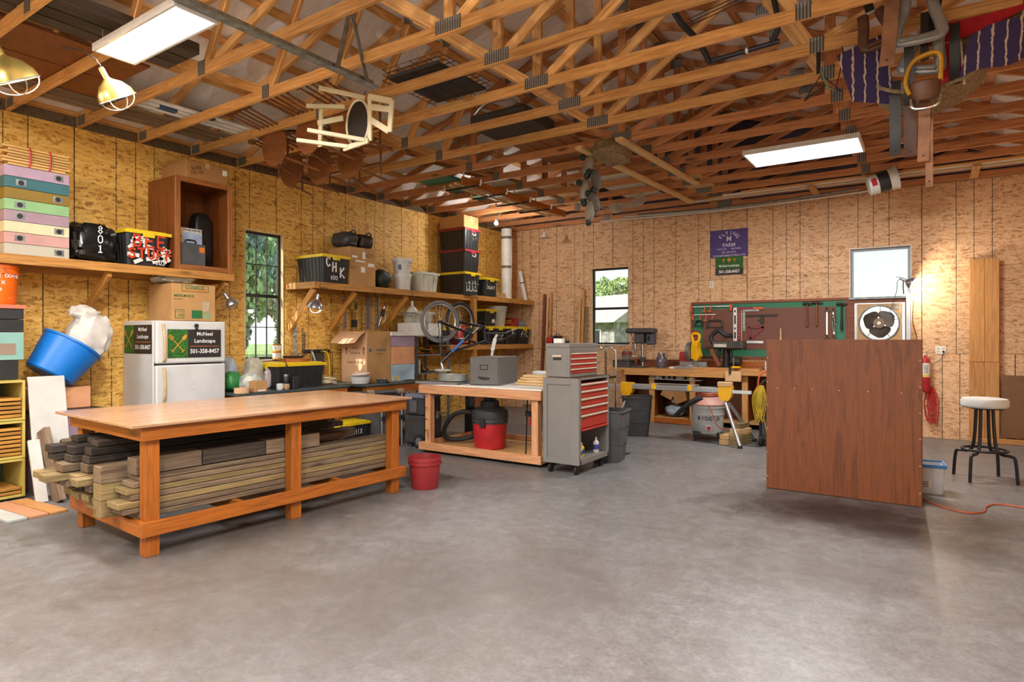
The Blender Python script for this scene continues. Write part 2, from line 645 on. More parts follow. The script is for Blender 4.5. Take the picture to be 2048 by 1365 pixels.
M_OSB_B = osb_mat('osb_back', 'a57650', 'd2a479', 'e8c39b')

def concrete_mat():
    m, nt, b = new_mat('concrete')
    v = coords(nt, (1, 1, 1), rnd=False)
    a = noise(nt, v, 0.7, 6, 0.6, 0.2)
    c = noise(nt, v, 3.2, 8, 0.72, 0.15)
    f = noise(nt, v, 45, 5, 0.75)
    col = ramp(nt, a, [(0.3, '5f5b5a'), (0.5, '6f6e6f'), (0.7, '7a7c81')])
    col = mixc(nt, 0.45, col, ramp(nt, c, [(0.3, '524f4e'), (0.5, '6d6b6b'), (0.7, '888889')]))
    f2 = noise(nt, v, 11, 7, 0.8, 0.3)
    col = mixc(nt, 0.35, col, ramp(nt, f2, [(0.34, '4c4846'), (0.5, '777473'), (0.64, 'a2a1a1')]))
    col = mixc(nt, 0.30, col, ramp(nt, f, [(0.3, '474442'), (0.7, '959393')]))
    # brown stains on the bench side of the slab, black scuffs in front of the ply cabinet
    t = node(nt, 'ShaderNodeTexCoord')
    def patch(cx, cy, rx_, ry_, rot, colr, amt, nscale):
        nonlocal col
        mp_ = node(nt, 'ShaderNodeMapping')
        mp_.vector_type = 'TEXTURE'
        mp_.inputs['Location'].default_value = (cx, cy, 0)
        mp_.inputs['Scale'].default_value = (rx_, ry_, 1)
        mp_.inputs['Rotation'].default_value = (0, 0, R(rot))
        nt.links.new(t.outputs['Object'], mp_.inputs['Vector'])
        ln = node(nt, 'ShaderNodeVectorMath', operation='LENGTH')
        nt.links.new(mp_.outputs[0], ln.inputs[0])
        nn = noise(nt, v, nscale, 6, 0.7, 1.0)
        ad = node(nt, 'ShaderNodeMath', operation='MULTIPLY_ADD')
        nt.links.new(nn, ad.inputs[0])
        ad.inputs[1].default_value = 1.6
        nt.links.new(ln.outputs['Value'], ad.inputs[2])
        col = mixc(nt, ramp_f(nt, ad.outputs[0], 1.85, 1.0, amt), col, colr)
    patch(4.3, -8.9, 2.6, 1.7, 35, '5c5046', 0.6, 0.9)
    patch(3.5, -7.9, 0.9, 1.6, 0, '493e34', 0.65, 1.6)
    patch(5.3, -8.0, 0.9, 1.6, -25, '585250', 0.5, 1.3)
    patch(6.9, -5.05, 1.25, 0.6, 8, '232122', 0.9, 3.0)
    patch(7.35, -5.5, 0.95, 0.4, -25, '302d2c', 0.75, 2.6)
    patch(6.9, -6.6, 0.7, 0.4, 30, '615a55', 0.5, 2.0)
    nt.links.new(col, b.inputs['Base Color'])
    rr = ramp_f(nt, c, 0.3, 0.7, 0.25)
    ad = node(nt, 'ShaderNodeMath', operation='ADD')
    ad.inputs[1].default_value = 0.25
    nt.links.new(rr, ad.inputs[0])
    nt.links.new(ad.outputs[0], b.inputs['Roughness'])
    b.inputs['Specular IOR Level'].default_value = 0.4
    bump(nt, b, f, 0.06, 0.001)
    return m
M_CONC = concrete_mat()

W_TRUSS = wood('truss_pine', 'e0ab68', 'bd8040', 0.6, var=0.16, grain=0.4)
W_TRUSS2 = wood('truss_pine_red', 'cc8c58', 'a3623a', 0.6, var=0.14, grain=0.4)
W_STAIN = wood('stained_pine', 'b3651f', '8c4a14', 0.45, var=0.08, grain=0.35)
W_PINE = wood('new_pine', 'd29a5c', 'b57a3e', 0.55, var=0.1, grain=0.35)
W_PALE = wood('pale_pine', 'e0bd8a', 'c89c64', 0.55, var=0.1, grain=0.25)
W_SHELF = wood('shelf_pine', 'cf9448', 'a8702f', 0.55, var=0.1, grain=0.4)
W_TABLE = wood('table_leg_pine', 'dba276', 'bd7f52', 0.55, var=0.06, grain=0.3)
W_LUM = wood('grey_lumber', '8d775e', '685440', 0.75, var=0.25, grain=0.5)
W_LUMY = wood('yellow_lumber', '9a8458', '75603a', 0.7, var=0.15, grain=0.4)
W_DARK = wood('dark_timber', '4a3e34', '2c241d', 0.8, var=0.3, grain=0.6)
W_RED = wood('red_board', '8a4a2c', '64301b', 0.55, var=0.12, grain=0.4)
W_CHAIR = wood('chair_wood', '8a5630', '663a1e', 0.35, knots=False, var=0.15, grain=0.3, scale=1.5)
W_BEAM = wood('weathered_beam', '6d5a45', '3f3023', 0.8, var=0.2, grain=0.7)
W_STRIP = wood('strip_pine', 'd8ac66', 'b98844', 0.55, knots=False, var=0.12, grain=0.25)
def ply_mat(name, light, dark, axis, rough, sc_=1.0, spots=False):
    m, nt, b = new_mat(name)
    s = [9.0 * sc_] * 3
    s[axis] = 0.7 * sc_
    v = coords(nt, s)
    n1 = noise(nt, v, 1.0, 5, 0.6, 2.0)
    col = ramp(nt, n1, [(0.25, dark), (0.5, light), (0.62, dark), (0.8, light)])
    s2 = [70.0] * 3
    s2[axis] = 4.0
    n2 = noise(nt, coords(nt, s2), 1.0, 3)
    col = mixc(nt, ramp_f(nt, n2, 0.5, 0.68, 0.35), col, [x * 0.5 for x in lin(dark)])
    v3 = coords(nt, (1, 1, 1))
    n3 = noise(nt, v3, 2.2, 6, 0.7)
    col = mixc(nt, ramp_f(nt, n3, 0.55, 0.75, 0.4), col, [x * 0.55 for x in lin(dark)])
    nt.links.new(col, b.inputs['Base Color'])
    b.inputs['Roughness'].default_value = rough
    return m
M_PLYTOP = ply_mat('table_top_ply', 'b88f70', 'a67c5e', 0, 0.2, 0.7)
M_PLYBROWN = ply_mat('brown_ply', '7d4217', '62310c', 2, 0.5)
M_PLYBIRCH = ply_mat('plain_ply', 'c99a62', 'ad7d48', 2, 0.6)

def card_mat(name, col):
    return mat(name, col, 0.75, 0, 0.06, 4.0, 0.25)
M_CARD = card_mat('cardboard', 'b98e5c')
M_CARD2 = card_mat('cardboard_light', 'd6ab86')
M_CARD3 = card_mat('cardboard_dark', 'a3764a')
M_BLACKP = mat('black_plastic', '26272a', 0.45, 0, 0.12)
M_BLACKP2 = mat('charcoal_plastic', '3a3b3d', 0.5, 0, 0.12)
M_GREYP = mat('grey_rubber', '55565a', 0.6, 0, 0.12, 5)
M_YELLOW = mat('yellow_lid', 'e3c31a', 0.45, 0, 0.06)
M_YTOOL = mat('tool_yellow', 'f0b400', 0.4, 0, 0.06)
M_REDLID = mat('red_lid', '8e2430', 0.45, 0, 0.08)
M_RED = mat('red_plastic', 'b5262c', 0.4, 0, 0.1)
M_REDP = worn('red_bucket', '9c2a2e', 'b46a66', 0.35, 0.5, 5)
M_ORANGE = mat('orange_plastic', 'ee6b14', 0.35, 0, 0.05)
M_BLUE = worn('blue_tub', '1273cc', '4d9ae0', 0.22, 0.4, 4)
M_WHITE = mat('white_plastic', 'd9d9d6', 0.4, 0, 0.05)
M_WHITEP = mat('white_paint', 'e6e3dc', 0.5, 0, 0.05)
M_FRIDGE = worn('fridge_enamel', 'd2d3d2', 'a8a49c', 0.12, 0.35, 4)
M_OFFW = mat('off_white_plastic', 'c9c8bf', 0.45, 0, 0.06)
M_CLEAR = mat('cloudy_plastic', 'c3c2b6', 0.3, 0, 0.08)
M_BAGW = mat('white_bag', 'd2cbc4', 0.55, 0, 0.1, 6, bmp=0.2)
M_TRASH = mat('trash_bag', '141516', 0.22, 0, 0.1, 6)
M_STEEL = mat('steel', 'b9bcc0', 0.3, 0.9, 0.06)
M_GALV = mat('galvanised', '8f9698', 0.45, 0.7, 0.2, 14)
M_CHROME = mat('chrome', 'd8d8d8', 0.12, 1.0, 0.02)
M_ALU = mat('aluminium', 'c4c7cb', 0.35, 0.8, 0.04)
M_IRON = mat('dark_iron', '33312f', 0.5, 0.5, 0.15)
M_BLACK = mat('black_paint', '17171a', 0.45, 0.0, 0.1)
M_RUST = mat('rusty_steel', '5a3d2c', 0.7, 0.4, 0.3, 12)
M_BRASS = mat('brass_shade', 'b39a55', 0.3, 0.8, 0.1)
M_TOOLG = worn('tool_chest_grey', '7f7c77', '5b5751', 0.25, 0.5, 5)
M_TOOLR = worn('tool_chest_red', 'b5372a', '8a2a22', 0.3, 0.45, 6)
M_FILE = worn('file_grey', '63625f', '7d7b78', 0.3, 0.5, 4)
M_GREENB = mat('green_pegboard', '2f7a58', 0.6, 0, 0.08)
M_PEG = mat('brown_pegboard', '6f4636', 0.7, 0, 0.1, 5)
M_BENCHT = mat('bench_laminate', '3f4a4a', 0.4, 0, 0.1)
M_TERRA = mat('terracotta', 'c07a4e', 0.7, 0, 0.08)
M_GLASS_DK = mat('dark_glass', '2a2c30', 0.15, 0, 0.05)
M_RUBBER = mat('rubber', '1c1c1d', 0.7, 0, 0.1)
M_LEATHER = mat('brown_leather', '5a3724', 0.5, 0, 0.2, 12)
M_LEATHL = mat('tan_leather', '96694a', 0.6, 0, 0.15, 9)
M_LEATHK = mat('black_leather', '211c1a', 0.45, 0, 0.2, 9)
M_FELT = mat('felt', '8a7455', 0.95, 0, 0.2, 40)
M_SUEDEY = mat('yellow_leather', 'c4902a', 0.6, 0, 0.1)
M_WOOLR = mat('red_wool', 'b81f28', 0.9, 0, 0.1, 20)
M_CREAM = worn('cream_paint', 'd9cfae', 'b7a67e', 0.25, 0.5, 8)
M_CHAIN = mat('chain', '4a4f63', 0.35, 0.8, 0.3, 30)
M_BRASSY = mat('yellow_chain', '8a7038', 0.4, 0.7, 0.3, 30)
M_INK = mat('black_ink', '161412', 0.6, 0, 0.02)
M_PAINTW = mat('white_spray', 'dcdcda', 0.7, 0, 0.05, 20)
M_PRINTW = mat('white_print', 'ececea', 0.6, 0, 0.02)
M_PAINTO = mat('orange_spray', 'c23a18', 0.7, 0, 0.08, 20)
M_PRINTG = mat('green_print', '1f6b3a', 0.6, 0, 0.03)
M_PRINTO = mat('orange_print', 'd9782a', 0.6, 0, 0.03)
M_LAV = worn('lavender_paint', 'a98fa6', '8a7484', 0.15, 0.6, 8)
M_TAN = worn('peach_paint', 'dfa076', 'b98058', 0.12, 0.6, 8)
M_LBLUE = worn('light_blue_paint', 'a9c4d3', '8aa2ae', 0.1, 0.6, 8)
M_OLDW = worn('old_white_board', 'cfcdc6', '8f887a', 0.3, 0.6, 7)
M_DGREEN = mat('dark_green_cloth', '22362b', 0.8, 0, 0.15)
M_GREENPR = mat('green_bag', '2f7d3f', 0.45, 0, 0.15, 12)
M_SIGNK = mat('sign_black', '2a2524', 0.5, 0, 0.03)
M_SIGNG = mat('sign_grass', '2f6b22', 0.6, 0, 0.35, 60)
M_PURPLE = mat('sign_purple', '4b3a80', 0.5, 0, 0.05)
M_YCORD = mat('yellow_cord', 'b99a26', 0.5, 0, 0.1)
M_OCORD = mat('orange_cord', 'c4542a', 0.5, 0, 0.1)
M_BULB = emis('bulb_glow', 'fff8ee', 10.0)
M_LED = emis('led_diffuser', 'fdfbf6', 2.2)
def glass_mat():
    m, nt, b = new_mat('window_glass')
    nt.nodes.remove(b)
    out = nt.nodes['Material Output']
    tr = node(nt, 'ShaderNodeBsdfTransparent')
    gl = node(nt, 'ShaderNodeBsdfGlossy')
    gl.inputs['Roughness'].default_value = 0.02
    ms = node(nt, 'ShaderNodeMixShader')
    ms.inputs[0].default_value = 0.05
    nt.links.new(tr.outputs[0], ms.inputs[1])
    nt.links.new(gl.outputs[0], ms.inputs[2])
    nt.links.new(ms.outputs[0], out.inputs['Surface'])
    return m
M_GLASS = glass_mat()
def frost_mat():
    m, nt, b = new_mat('frosted_sheet')
    nt.nodes.remove(b)
    out = nt.nodes['Material Output']
    a = node(nt, 'ShaderNodeBsdfTranslucent')
    a.inputs['Color'].default_value = (0.96, 0.97, 1, 1)
    c = node(nt, 'ShaderNodeBsdfRefraction')
    c.inputs['Roughness'].default_value = 0.55
    c.inputs['IOR'].default_value = 1.05
    ms = node(nt, 'ShaderNodeMixShader')
    ms.inputs[0].default_value = 0.75
    nt.links.new(a.outputs[0], ms.inputs[1])
    nt.links.new(c.outputs[0], ms.inputs[2])
    nt.links.new(ms.outputs[0], out.inputs['Surface'])
    return m
M_FROST = frost_mat()
def sheet_mat():
    m, nt, b = new_mat('roof_insulation')
    v = coords(nt, (0.6, 14, 14), rnd=False)
    n = noise(nt, v, 1.0, 5, 0.6, 0.8)
    col = ramp(nt, n, [(0.3, 'dcd8d6'), (0.65, 'eeebea')])
    nt.links.new(col, b.inputs['Base Color'])
    b.inputs['Roughness'].default_value = 0.28
    bump(nt, b, n, 0.35, 0.01)
    return m
M_SHEET = sheet_mat()
def plate_mat():
    m, nt, b = new_mat('nail_plate')
    t = node(nt, 'ShaderNodeTexCoord')
    w_ = node(nt, 'ShaderNodeTexWave')
    w_.inputs['Scale'].default_value = 14.0
    nt.links.new(t.outputs['Object'], w_.inputs['Vector'])
    col = ramp(nt, w_.outputs['Fac'], [(0.2, '4a4844'), (0.6, '8e8c86')])
    nt.links.new(col, b.inputs['Base Color'])
    b.inputs['Roughness'].default_value = 0.5
    b.inputs['Metallic'].default_value = 0.4
    return m
M_PLATE = plate_mat()
def peg_mat(name, c):
    m, nt, b = new_mat(name)
    t = node(nt, 'ShaderNodeTexCoord')
    mp_ = node(nt, 'ShaderNodeMapping')
    mp_.inputs['Scale'].default_value = (39.37, 39.37, 39.37)
    nt.links.new(t.outputs['Object'], mp_.inputs['Vector'])
    fr = node(nt, 'ShaderNodeVectorMath', operation='FRACTION')
    nt.links.new(mp_.outputs[0], fr.inputs[0])
    sb = node(nt, 'ShaderNodeVectorMath', operation='SUBTRACT')
    sb.inputs[1].default_value = (0.5, 0.5, 0.5)
    nt.links.new(fr.outputs[0], sb.inputs[0])
    ml = node(nt, 'ShaderNodeVectorMath', operation='MULTIPLY')
    ml.inputs[1].default_value = (1, 0, 1)
    nt.links.new(sb.outputs[0], ml.inputs[0])
    ln = node(nt, 'ShaderNodeVectorMath', operation='LENGTH')
    nt.links.new(ml.outputs[0], ln.inputs[0])
    lt = node(nt, 'ShaderNodeMath', operation='LESS_THAN')
    lt.inputs[1].default_value = 0.17
    nt.links.new(ln.outputs['Value'], lt.inputs[0])
    c = lin(c)
    col = mixc(nt, lt.outputs[0], c, [x * 0.25 for x in c])
    nt.links.new(col, b.inputs['Base Color'])
    b.inputs['Roughness'].default_value = 0.6
    return m
M_PEGB = peg_mat('peg_brown', '74493a')
M_PEGG = peg_mat('peg_green', '2f7a5a')
# ------------------------------------------------------------ the building
ROOM_W, ROOM_Y, WALL_H = 9.14, -13.6, 3.66
RIDGE_X, RISE = 4.57, 1.523
def struct(name, mb, mt, sharp=35):
    o = link(name, with_mat(mb.mesh(name, sharp), mt), Matrix())
    o['kind'] = 'structure'
    return o
struct('floor', MB().box((-0.15, ROOM_Y - 0.15, -0.15), (ROOM_W + 0.15, 0.15, 0.0)), M_CONC)

def rects_minus(x0, x1, z0, z1, holes):
    """rectangle minus openings as a list of rectangles"""
    out = [(x0, x1, z0, z1)]
    for (a, b, c, d) in holes:
        nxt = []
        for (p, q, r, s) in out:
            if b <= p or a >= q or d <= r or c >= s:
                nxt.append((p, q, r, s))
                continue
            if p < a:
                nxt.append((p, a, r, s))
            if b < q:
                nxt.append((b, q, r, s))
            aa, bb = max(p, a), min(q, b)
            if r < c:
                nxt.append((aa, bb, r, c))
            if d < s:
                nxt.append((aa, bb, d, s))
        out = nxt
    return out
M_STUD = mat('wall_core', '3a3a2a', 0.8, 0, 0.1)
WIN1 = (-6.01, -5.41, 1.13, 2.88)
WIN2 = (2.02, 2.81, 1.30, 2.78)
WIN3 = (6.43, 7.235, 1.36, 2.81)
ADDED_DOOR = (-13.0, -9.6, 0.0, 2.9)  # unseen opening added in the right wall to let daylight in
def wall(name, span, holes, m, mt, offs):
    """core wall plus separate strand-board sheets; local x along the wall, local y into the room"""
    core = MB()
    for (a, b, c, d) in rects_minus(span[0] - 0.14, span[1] + 0.14, 0, WALL_H, holes):
        core.box((a, -0.14, c), (b, -0.0125, d))
    w_ = struct(name, core, M_STUD)
    w_.matrix_basis = m
    WM[w_.name] = m.copy()
    for r, off in enumerate(offs):
        z0, z1 = 1.22 * r, 1.22 * (r + 1)
        n0 = math.floor((span[0] - off) / 2.44)
        n1 = math.ceil((span[1] - off) / 2.44)
        for n in range(n0, n1):
            a, b = off + 2.44 * n, off + 2.44 * (n + 1)
            aa, bb = max(a, span[0]), min(b, span[1])
            if bb - aa < 0.02:
                continue
            mb = MB()
            for (p, q, s, t) in rects_minus(aa + 0.002, bb - 0.002, z0 + 0.002, z1 - 0.002, holes):
                mb.box((p - a, -0.012, s - z0), (q - a, 0.0, t - z0))
            if mb.v:
                ml = m @ Matrix.Translation((a, 0, z0))
                link('strand_board', with_mat(mb.mesh('strand_board'), mt), ml, w_)
    return w_
# left wall: local x = +y, local y = +x (into the room) ; z up
ML = Matrix(((0, 1, 0, 0), (1, 0, 0, 0), (0, 0, 1, 0), (0, 0, 0, 1)))
wall('wall_left', (ROOM_Y, 0.0), [WIN1], ML, M_OSB_L, (-7.0, -8.25, -7.97))
MBk = Matrix(((1, 0, 0, 0), (0, -1, 0, 0), (0, 0, 1, 0), (0, 0, 0, 1)))
wall('wall_back', (0.0, ROOM_W), [WIN2, WIN3], MBk, M_OSB_B, (1.1, 4.92, 4.92))
MRt = Matrix(((0, -1, 0, ROOM_W), (1, 0, 0, 0), (0, 0, 1, 0), (0, 0, 0, 1)))
wall('wall_right', (ROOM_Y, 0.0), [ADDED_DOOR], MRt, M_OSB_B, (-7.0, -8.25, -7.97))
MFr = Matrix(((1, 0, 0, 0), (0, 1, 0, ROOM_Y), (0, 0, 1, 0), (0, 0, 0, 1)))
ADDED_DOOR2 = (2.2, 7.4, 0.0, 3.1)  # unseen front opening, added so daylight reaches the far walls and ceiling
wall('wall_front', (0.0, ROOM_W), [ADDED_DOOR2], MFr, M_OSB_B, (1.1, 4.92, 4.92))
# the gables above the walls
M_GABLE = mat('gable_sheet', '4a4550', 0.7, 0, 0.1)
for nm, y in (('wall_gable_back', 0.05), ('wall_gable_front', ROOM_Y - 0.05)):
    struct(nm, MB().prism([(-0.15, WALL_H), (ROOM_W + 0.15, WALL_H), (ROOM_W + 0.15, WALL_H + 0.12), (RIDGE_X, WALL_H + RISE + 0.3), (-0.15, WALL_H + 0.12)], 0.06, Matrix.Translation((0, y, 0))), M_GABLE)
# wall plates (dark weathered boards) behind the truss heels
for i, x in enumerate((-0.045, ROOM_W + 0.045)):
    o = struct('trim_%d' % (i + 1), MB().box((x - 0.045, ROOM_Y, WALL_H - 0.0), (x + 0.045, 0.0, WALL_H + 0.20)), W_BEAM)
# ceiling: white insulation sheet sagging between the purlins
NP = 8
SL = math.hypot(RIDGE_X, RISE)
def roof_pt(side, s, y, dz):
    """s along the slope from the wall (0) to the ridge (1)"""
    x = RIDGE_X * s
    z = WALL_H + 0.089 + 0.02 + RISE * s + dz
    return (x if side == 0 else ROOM_W - x, y, z)
cm = MB()
for side in (0, 1):
    def fn(u, v, side=side):
        s = -0.08 + 1.08 * u
        ph = (s * NP) % 1.0
        sag = 0.05 * math.sin(PI * ph) if s > 0 else 0
        y = ROOM_Y - 0.3 + (0.6 - ROOM_Y) * v
        return roof_pt(side, s, y, 0.045 - sag)
    cm.grid(fn, 96, 2)
    def fo(u, v, side=side):
        s = -0.08 + 1.08 * u
        y = ROOM_Y - 0.3 + (0.6 - ROOM_Y) * v
        return roof_pt(side, s, y, 0.10)
    cm.grid(fo, 2, 2)
ceil = struct('ceiling', cm, M_SHEET, 60)
for side in (0, 1):
    for i in range(NP + 1):
        s = i / NP - (0.012 if i == NP else 0)
        a = roof_pt(side, s, ROOM_Y, 0.02)
        b = roof_pt(side, s, 0.0, 0.02)
        up = V((-RISE, 0, RIDGE_X)).normalized() if side == 0 else V((RISE, 0, RIDGE_X)).normalized()
        me = box_mesh((V(b) - V(a)).length, 0.089, 0.038, 0.003)
        mid = (V(a) + V(b)) / 2
        link('purlin', with_mat(me, W_TRUSS if side == 0 else W_TRUSS2), frame(mid, mid + V(b) - V(a), up), ceil)

def make_truss(kind, label, y):
    wd = W_TRUSS if kind == 0 else W_TRUSS2
    t = Thing('roof_truss', label, 'truss', (0, y, WALL_H), group='roof trusses')
    zc = 0.0445
    t.board('bottom_chord', (0.0, 0, zc), (ROOM_W, 0, zc), 0.038, 0.089, wd)
    def top(x):
        xx = x if x <= RIDGE_X else ROOM_W - x
        return 0.089 + RISE * xx / RIDGE_X
    dz = 0.0445 * SL / RIDGE_X
    t.board('top_chord', (0.0, 0, top(0) - dz + 0.02), (RIDGE_X - 0.0, 0, top(RIDGE_X) - dz + 0.02), 0.038, 0.089, wd)
    t.board('top_chord', (ROOM_W, 0, top(0) - dz + 0.02), (RIDGE_X + 0.0, 0, top(RIDGE_X) - dz + 0.02), 0.038, 0.089, wd)
    def web(x0, z0, x1, z1, w_=0.089):
        p0, p1 = V((x0, 0.0, z0)), V((x1, 0, z1))
        t.board('web', p0, p1, 0.036, w_, wd, up=(0.2, 0, 1) if abs(x0 - x1) > 0.02 else (1, 0, 0))
    zb = 0.085
    for s in (0, 1):
        X = (lambda x: x) if s == 0 else (lambda x: ROOM_W - x)
        if kind == 0:
            web(X(2.33), zb, X(1.35), top(1.35) - 0.06)
            web(X(2.45), zb, X(3.0), top(3.0) - 0.07)
            web(X(4.47), zb, X(3.1), top(3.1) - 0.07)
        else:
            web(X(2.45), zb, X(2.45), top(2.45) - 0.08)
            web(X(2.40), zb, X(1.25), top(1.25) - 0.06)
            web(X(4.47), zb, X(2.52), top(2.52) - 0.06)
    web(RIDGE_X, zb, RIDGE_X, top(RIDGE_X) - 0.08)
    yy = -0.0205
    for x, z, w_, h in ((2.39, 0.055, 0.10, 0.12), (RIDGE_X, 0.062, 0.24, 0.10), (ROOM_W - 2.39, 0.055, 0.10, 0.12), (0.12, 0.06, 0.16, 0.10), (3.05, top(3.05) - 0.04, 0.16, 0.10), (6.1, top(6.1) - 0.04, 0.16, 0.1), (RIDGE_X, top(RIDGE_X) - 0.06, 0.16, 0.12), (1.3, top(1.3) - 0.04, 0.12, 0.08), (ROOM_W - 0.12, 0.06, 0.16, 0.10)):
        t.box('nail_plate', (x - w_ / 2, yy - 0.0015, z - h / 2), (x + w_ / 2, yy + 0.0015, z + h / 2), M_PLATE, 0.0)
    return t
proto = {}
for k in range(0, 18):
    kind = 1 if k <= 7 else 0
    y = -0.61 * k if k else -0.035
    lab = ('reddish' if kind else 'orange') + ' pine roof truss, ' + (ORD[k] + ' out from the back wall' if k else 'fixed flat against the back wall')
    if kind not in proto:
        proto[kind] = make_truss(kind, lab, y)
    else:
        copy_tree(proto[kind].o, (0, y, WALL_H), lab)

# ------------------------------------------------------------ windows
M_JAMB = wood('window_pine', 'e2c79a', 'cda977', 0.5, knots=False, var=0.05, grain=0.2)
M_FRAMEK = mat('window_black', '1d1f22', 0.4, 0.2, 0.05)
M_FRAMEW = mat('window_grey', '9aa2ad', 0.45, 0.1, 0.05)
def window(name, ext, m, jamb, framem, cols, rows, rail_z, glass=None, lower=True, fd=-0.10):
    """m maps local (along wall, into room, up); frame set back in the wall"""
    a, b, c, d = ext
    o = link(name, None, m)
    o['kind'] = 'structure'
    def bx(nm, p, q, mt, bev=0.002, par=None):
        p, q = V(p), V(q)
        dd = q - p
        return link(nm, with_mat(box_mesh(abs(dd.x), abs(dd.y), abs(dd.z), bev), mt), m @ Matrix.Translation((p + q) / 2), par or o)
    j = 0.016
    bx('jamb', (a, -0.14, c), (a + j, 0.004, d), jamb)
    bx('jamb', (b - j, -0.14, c), (b, 0.004, d), jamb)
    bx('head', (a + j, -0.14, d - j), (b - j, 0.004, d), jamb)
    bx('window_sill', (a + j, -0.14, c), (b - j, 0.012, c + j), M_WHITEP)
    a, b, c, d = a + j, b - j, c + j, d - j
    fw = 0.035
    f0, f1 = fd, fd + 0.04
    bx('frame_side', (a, f0, c), (a + fw, f1, d), framem)
    bx('frame_side', (b - fw, f0, c), (b, f1, d), framem)
    bx('frame_top', (a + fw, f0, d - fw), (b - fw, f1, d), framem)
    bx('frame_bottom', (a + fw, f0, c), (b - fw, f1, c + fw), framem)
    bx('meeting_rail', (a + fw, f0, rail_z - 0.022), (b - fw, f1 + 0.005, rail_z + 0.022), framem)
    a, b = a + fw, b - fw
    spans = [(c + fw, rail_z - 0.022), (rail_z + 0.022, d - fw)]
    if not lower:
        spans = spans[1:]
    for (z0, z1) in spans:
        for i in range(1, cols):
            x = a + (b - a) * i / cols
            bx('muntin', (x - 0.006, fd + 0.008, z0), (x + 0.006, fd + 0.03, z1), framem)
        for r in range(1, rows):
            z = z0 + (z1 - z0) * r / rows
            bx('muntin', (a, fd + 0.009, z - 0.006), (b, fd + 0.029, z + 0.006), framem)
        for i in range(cols):
            for r in range(rows):
                x0, x1 = a + (b - a) * i / cols, a + (b - a) * (i + 1) / cols
                q0, q1 = z0 + (z1 - z0) * r / rows, z0 + (z1 - z0) * (r + 1) / rows
                bx('pane', (x0 + 0.004, fd + 0.015, q0 + 0.004), (x1 - 0.004, fd + 0.019, q1 - 0.004), glass or M_GLASS, 0.0)
    return o
window('window_1', WIN1, ML, M_JAMB, M_FRAMEK, 3, 2, 2.01)
window('window_2', WIN2, MBk, M_JAMB, M_FRAMEK, 1, 1, 2.0)
window('window_3', WIN3, MBk, M_WHITEP, M_FRAMEW, 1, 1, 2.04, M_FROST, lower=False)

# ------------------------------------------------------------ outside
M_GRASS = mat('lawn', '7f9a55', 0.9, 0, 0.25, 0.6)
M_FIELD = mat('dry_field', 'b8ab86', 0.9, 0, 0.15, 0.4)
struct('ground', MB().box((-140, -60, -0.45), (90, 140, -0.2)), M_GRASS)
struct('paving', MB().box((-2, -32, -0.2), (14, ROOM_Y - 0.15, -0.02)), mat('driveway', 'c9c5be', 0.8, 0, 0.08, 2))  # pale apron added outside the front opening to bounce sunlight indoors
struct('field', MB().box((-60, -40, -0.2), (-9, 16, -0.17)), M_FIELD)
M_LEAF = [mat('leaf_%d' % i, c, 0.6, 0, 0.3, 0.7) for i, c in enumerate(('7fa06a', '9db471', '86a592', 'b3b37e'))]
M_BARK = mat('bark', '5b4a3a', 0.9, 0, 0.2)
def crown_mesh(seed, n, ls):
    rd = random.Random(seed)
    mb = MB()
    vs, fs = [], []
    lobes = [(V((rd.uniform(-.55, .55), rd.uniform(-.55, .55), rd.uniform(-.6, .75))), rd.uniform(.35, .6)) for _ in range(14)]
    for i in range(n):
        c, r = rd.choice(lobes)
        d = V((rd.gauss(0, 1), rd.gauss(0, 1), rd.gauss(0, 1))).normalized()
        p = c + d * r * rd.uniform(0.75, 1.0)
        e = Euler((rd.uniform(0, 6), rd.uniform(0, 6), rd.uniform(0, 6))).to_matrix()
        s = ls * rd.uniform(0.6, 1.4)
        k = len(vs)
        vs += [p + e @ V(q) * s for q in ((-1, -.5, 0), (.2, -.6, 0.1), (1, .1, 0), (-.1, .6, 0.1))]
        fs.append((k, k + 1, k + 2, k + 3))
    mb.add(vs, fs)
    return mb.mesh('crown')
CROWNS = [crown_mesh(1, 9000, 0.055), crown_mesh(2, 9000, 0.06)]
def tree(x, y, h, r, ci, li, label, grp):
    t = Thing('tree', label, 'tree', (x, y, -0.2), random.uniform(0, 360), grp)
    t.cyl('trunk', (0, 0, 0), (0, 0, h * 0.55), 0.16, M_BARK, 0.08, 8)
    t.put('crown', CROWNS[ci], M_LEAF[li], Matrix.Translation((0, 0, h * 0.5)) @ Matrix.Diagonal((r, r, h * 0.48, 1)))
i = 0
for (x, y, h, r, li, w_) in ((-26, 8.5, 9.0, 3.0, 0, 'nearest the field edge, on the shed side'), (-25, 15.6, 9.0, 3.0, 0, 'dark green and standing alone'), (-33, 13.0, 11.0, 3.4, 2, 'bluish green behind the other two'), (-34, 21.5, 11, 3.4, 2, 'bluish green and farthest along the field'), (-44, 9.5, 15, 4.6, 2, 'tall one in the back row toward the drive'), (-45, 22.5, 15, 4.6, 0, 'tall one in the middle of the back row'), (-44, 35.5, 15, 4.8, 2, 'tall one ending the back row'), (-21, 12.0, 4.2, 2.2, 0, 'low bush at the field edge'), (-19.5, 20.5, 4.2, 2.2, 2, 'low rounded bush far along the field edge')):
    tree(x, y, h, r, i % 2, li, 'leafy tree across the dry field, ' + w_, 'trees seen through the twelve-pane window')
    i += 1
for (x, y, h, r, li, w_) in ((-30.0, 50, 9.6, 3.6, 0, 'tall dark tree at the left gable'), (-21.6, 53, 7.4, 3.2, 1, 'light green tree over the ridge'), (-14.0, 56, 7.0, 3.2, 3, 'yellowish tree by the shed side'), (-26, 62, 9.0, 3.6, 1, 'light green tree far behind the roof')):
    tree(x, y, h, r, i % 2, li, w_ + ' of the grey roofed house', 'trees seen over the grey roofed house')
    i += 1
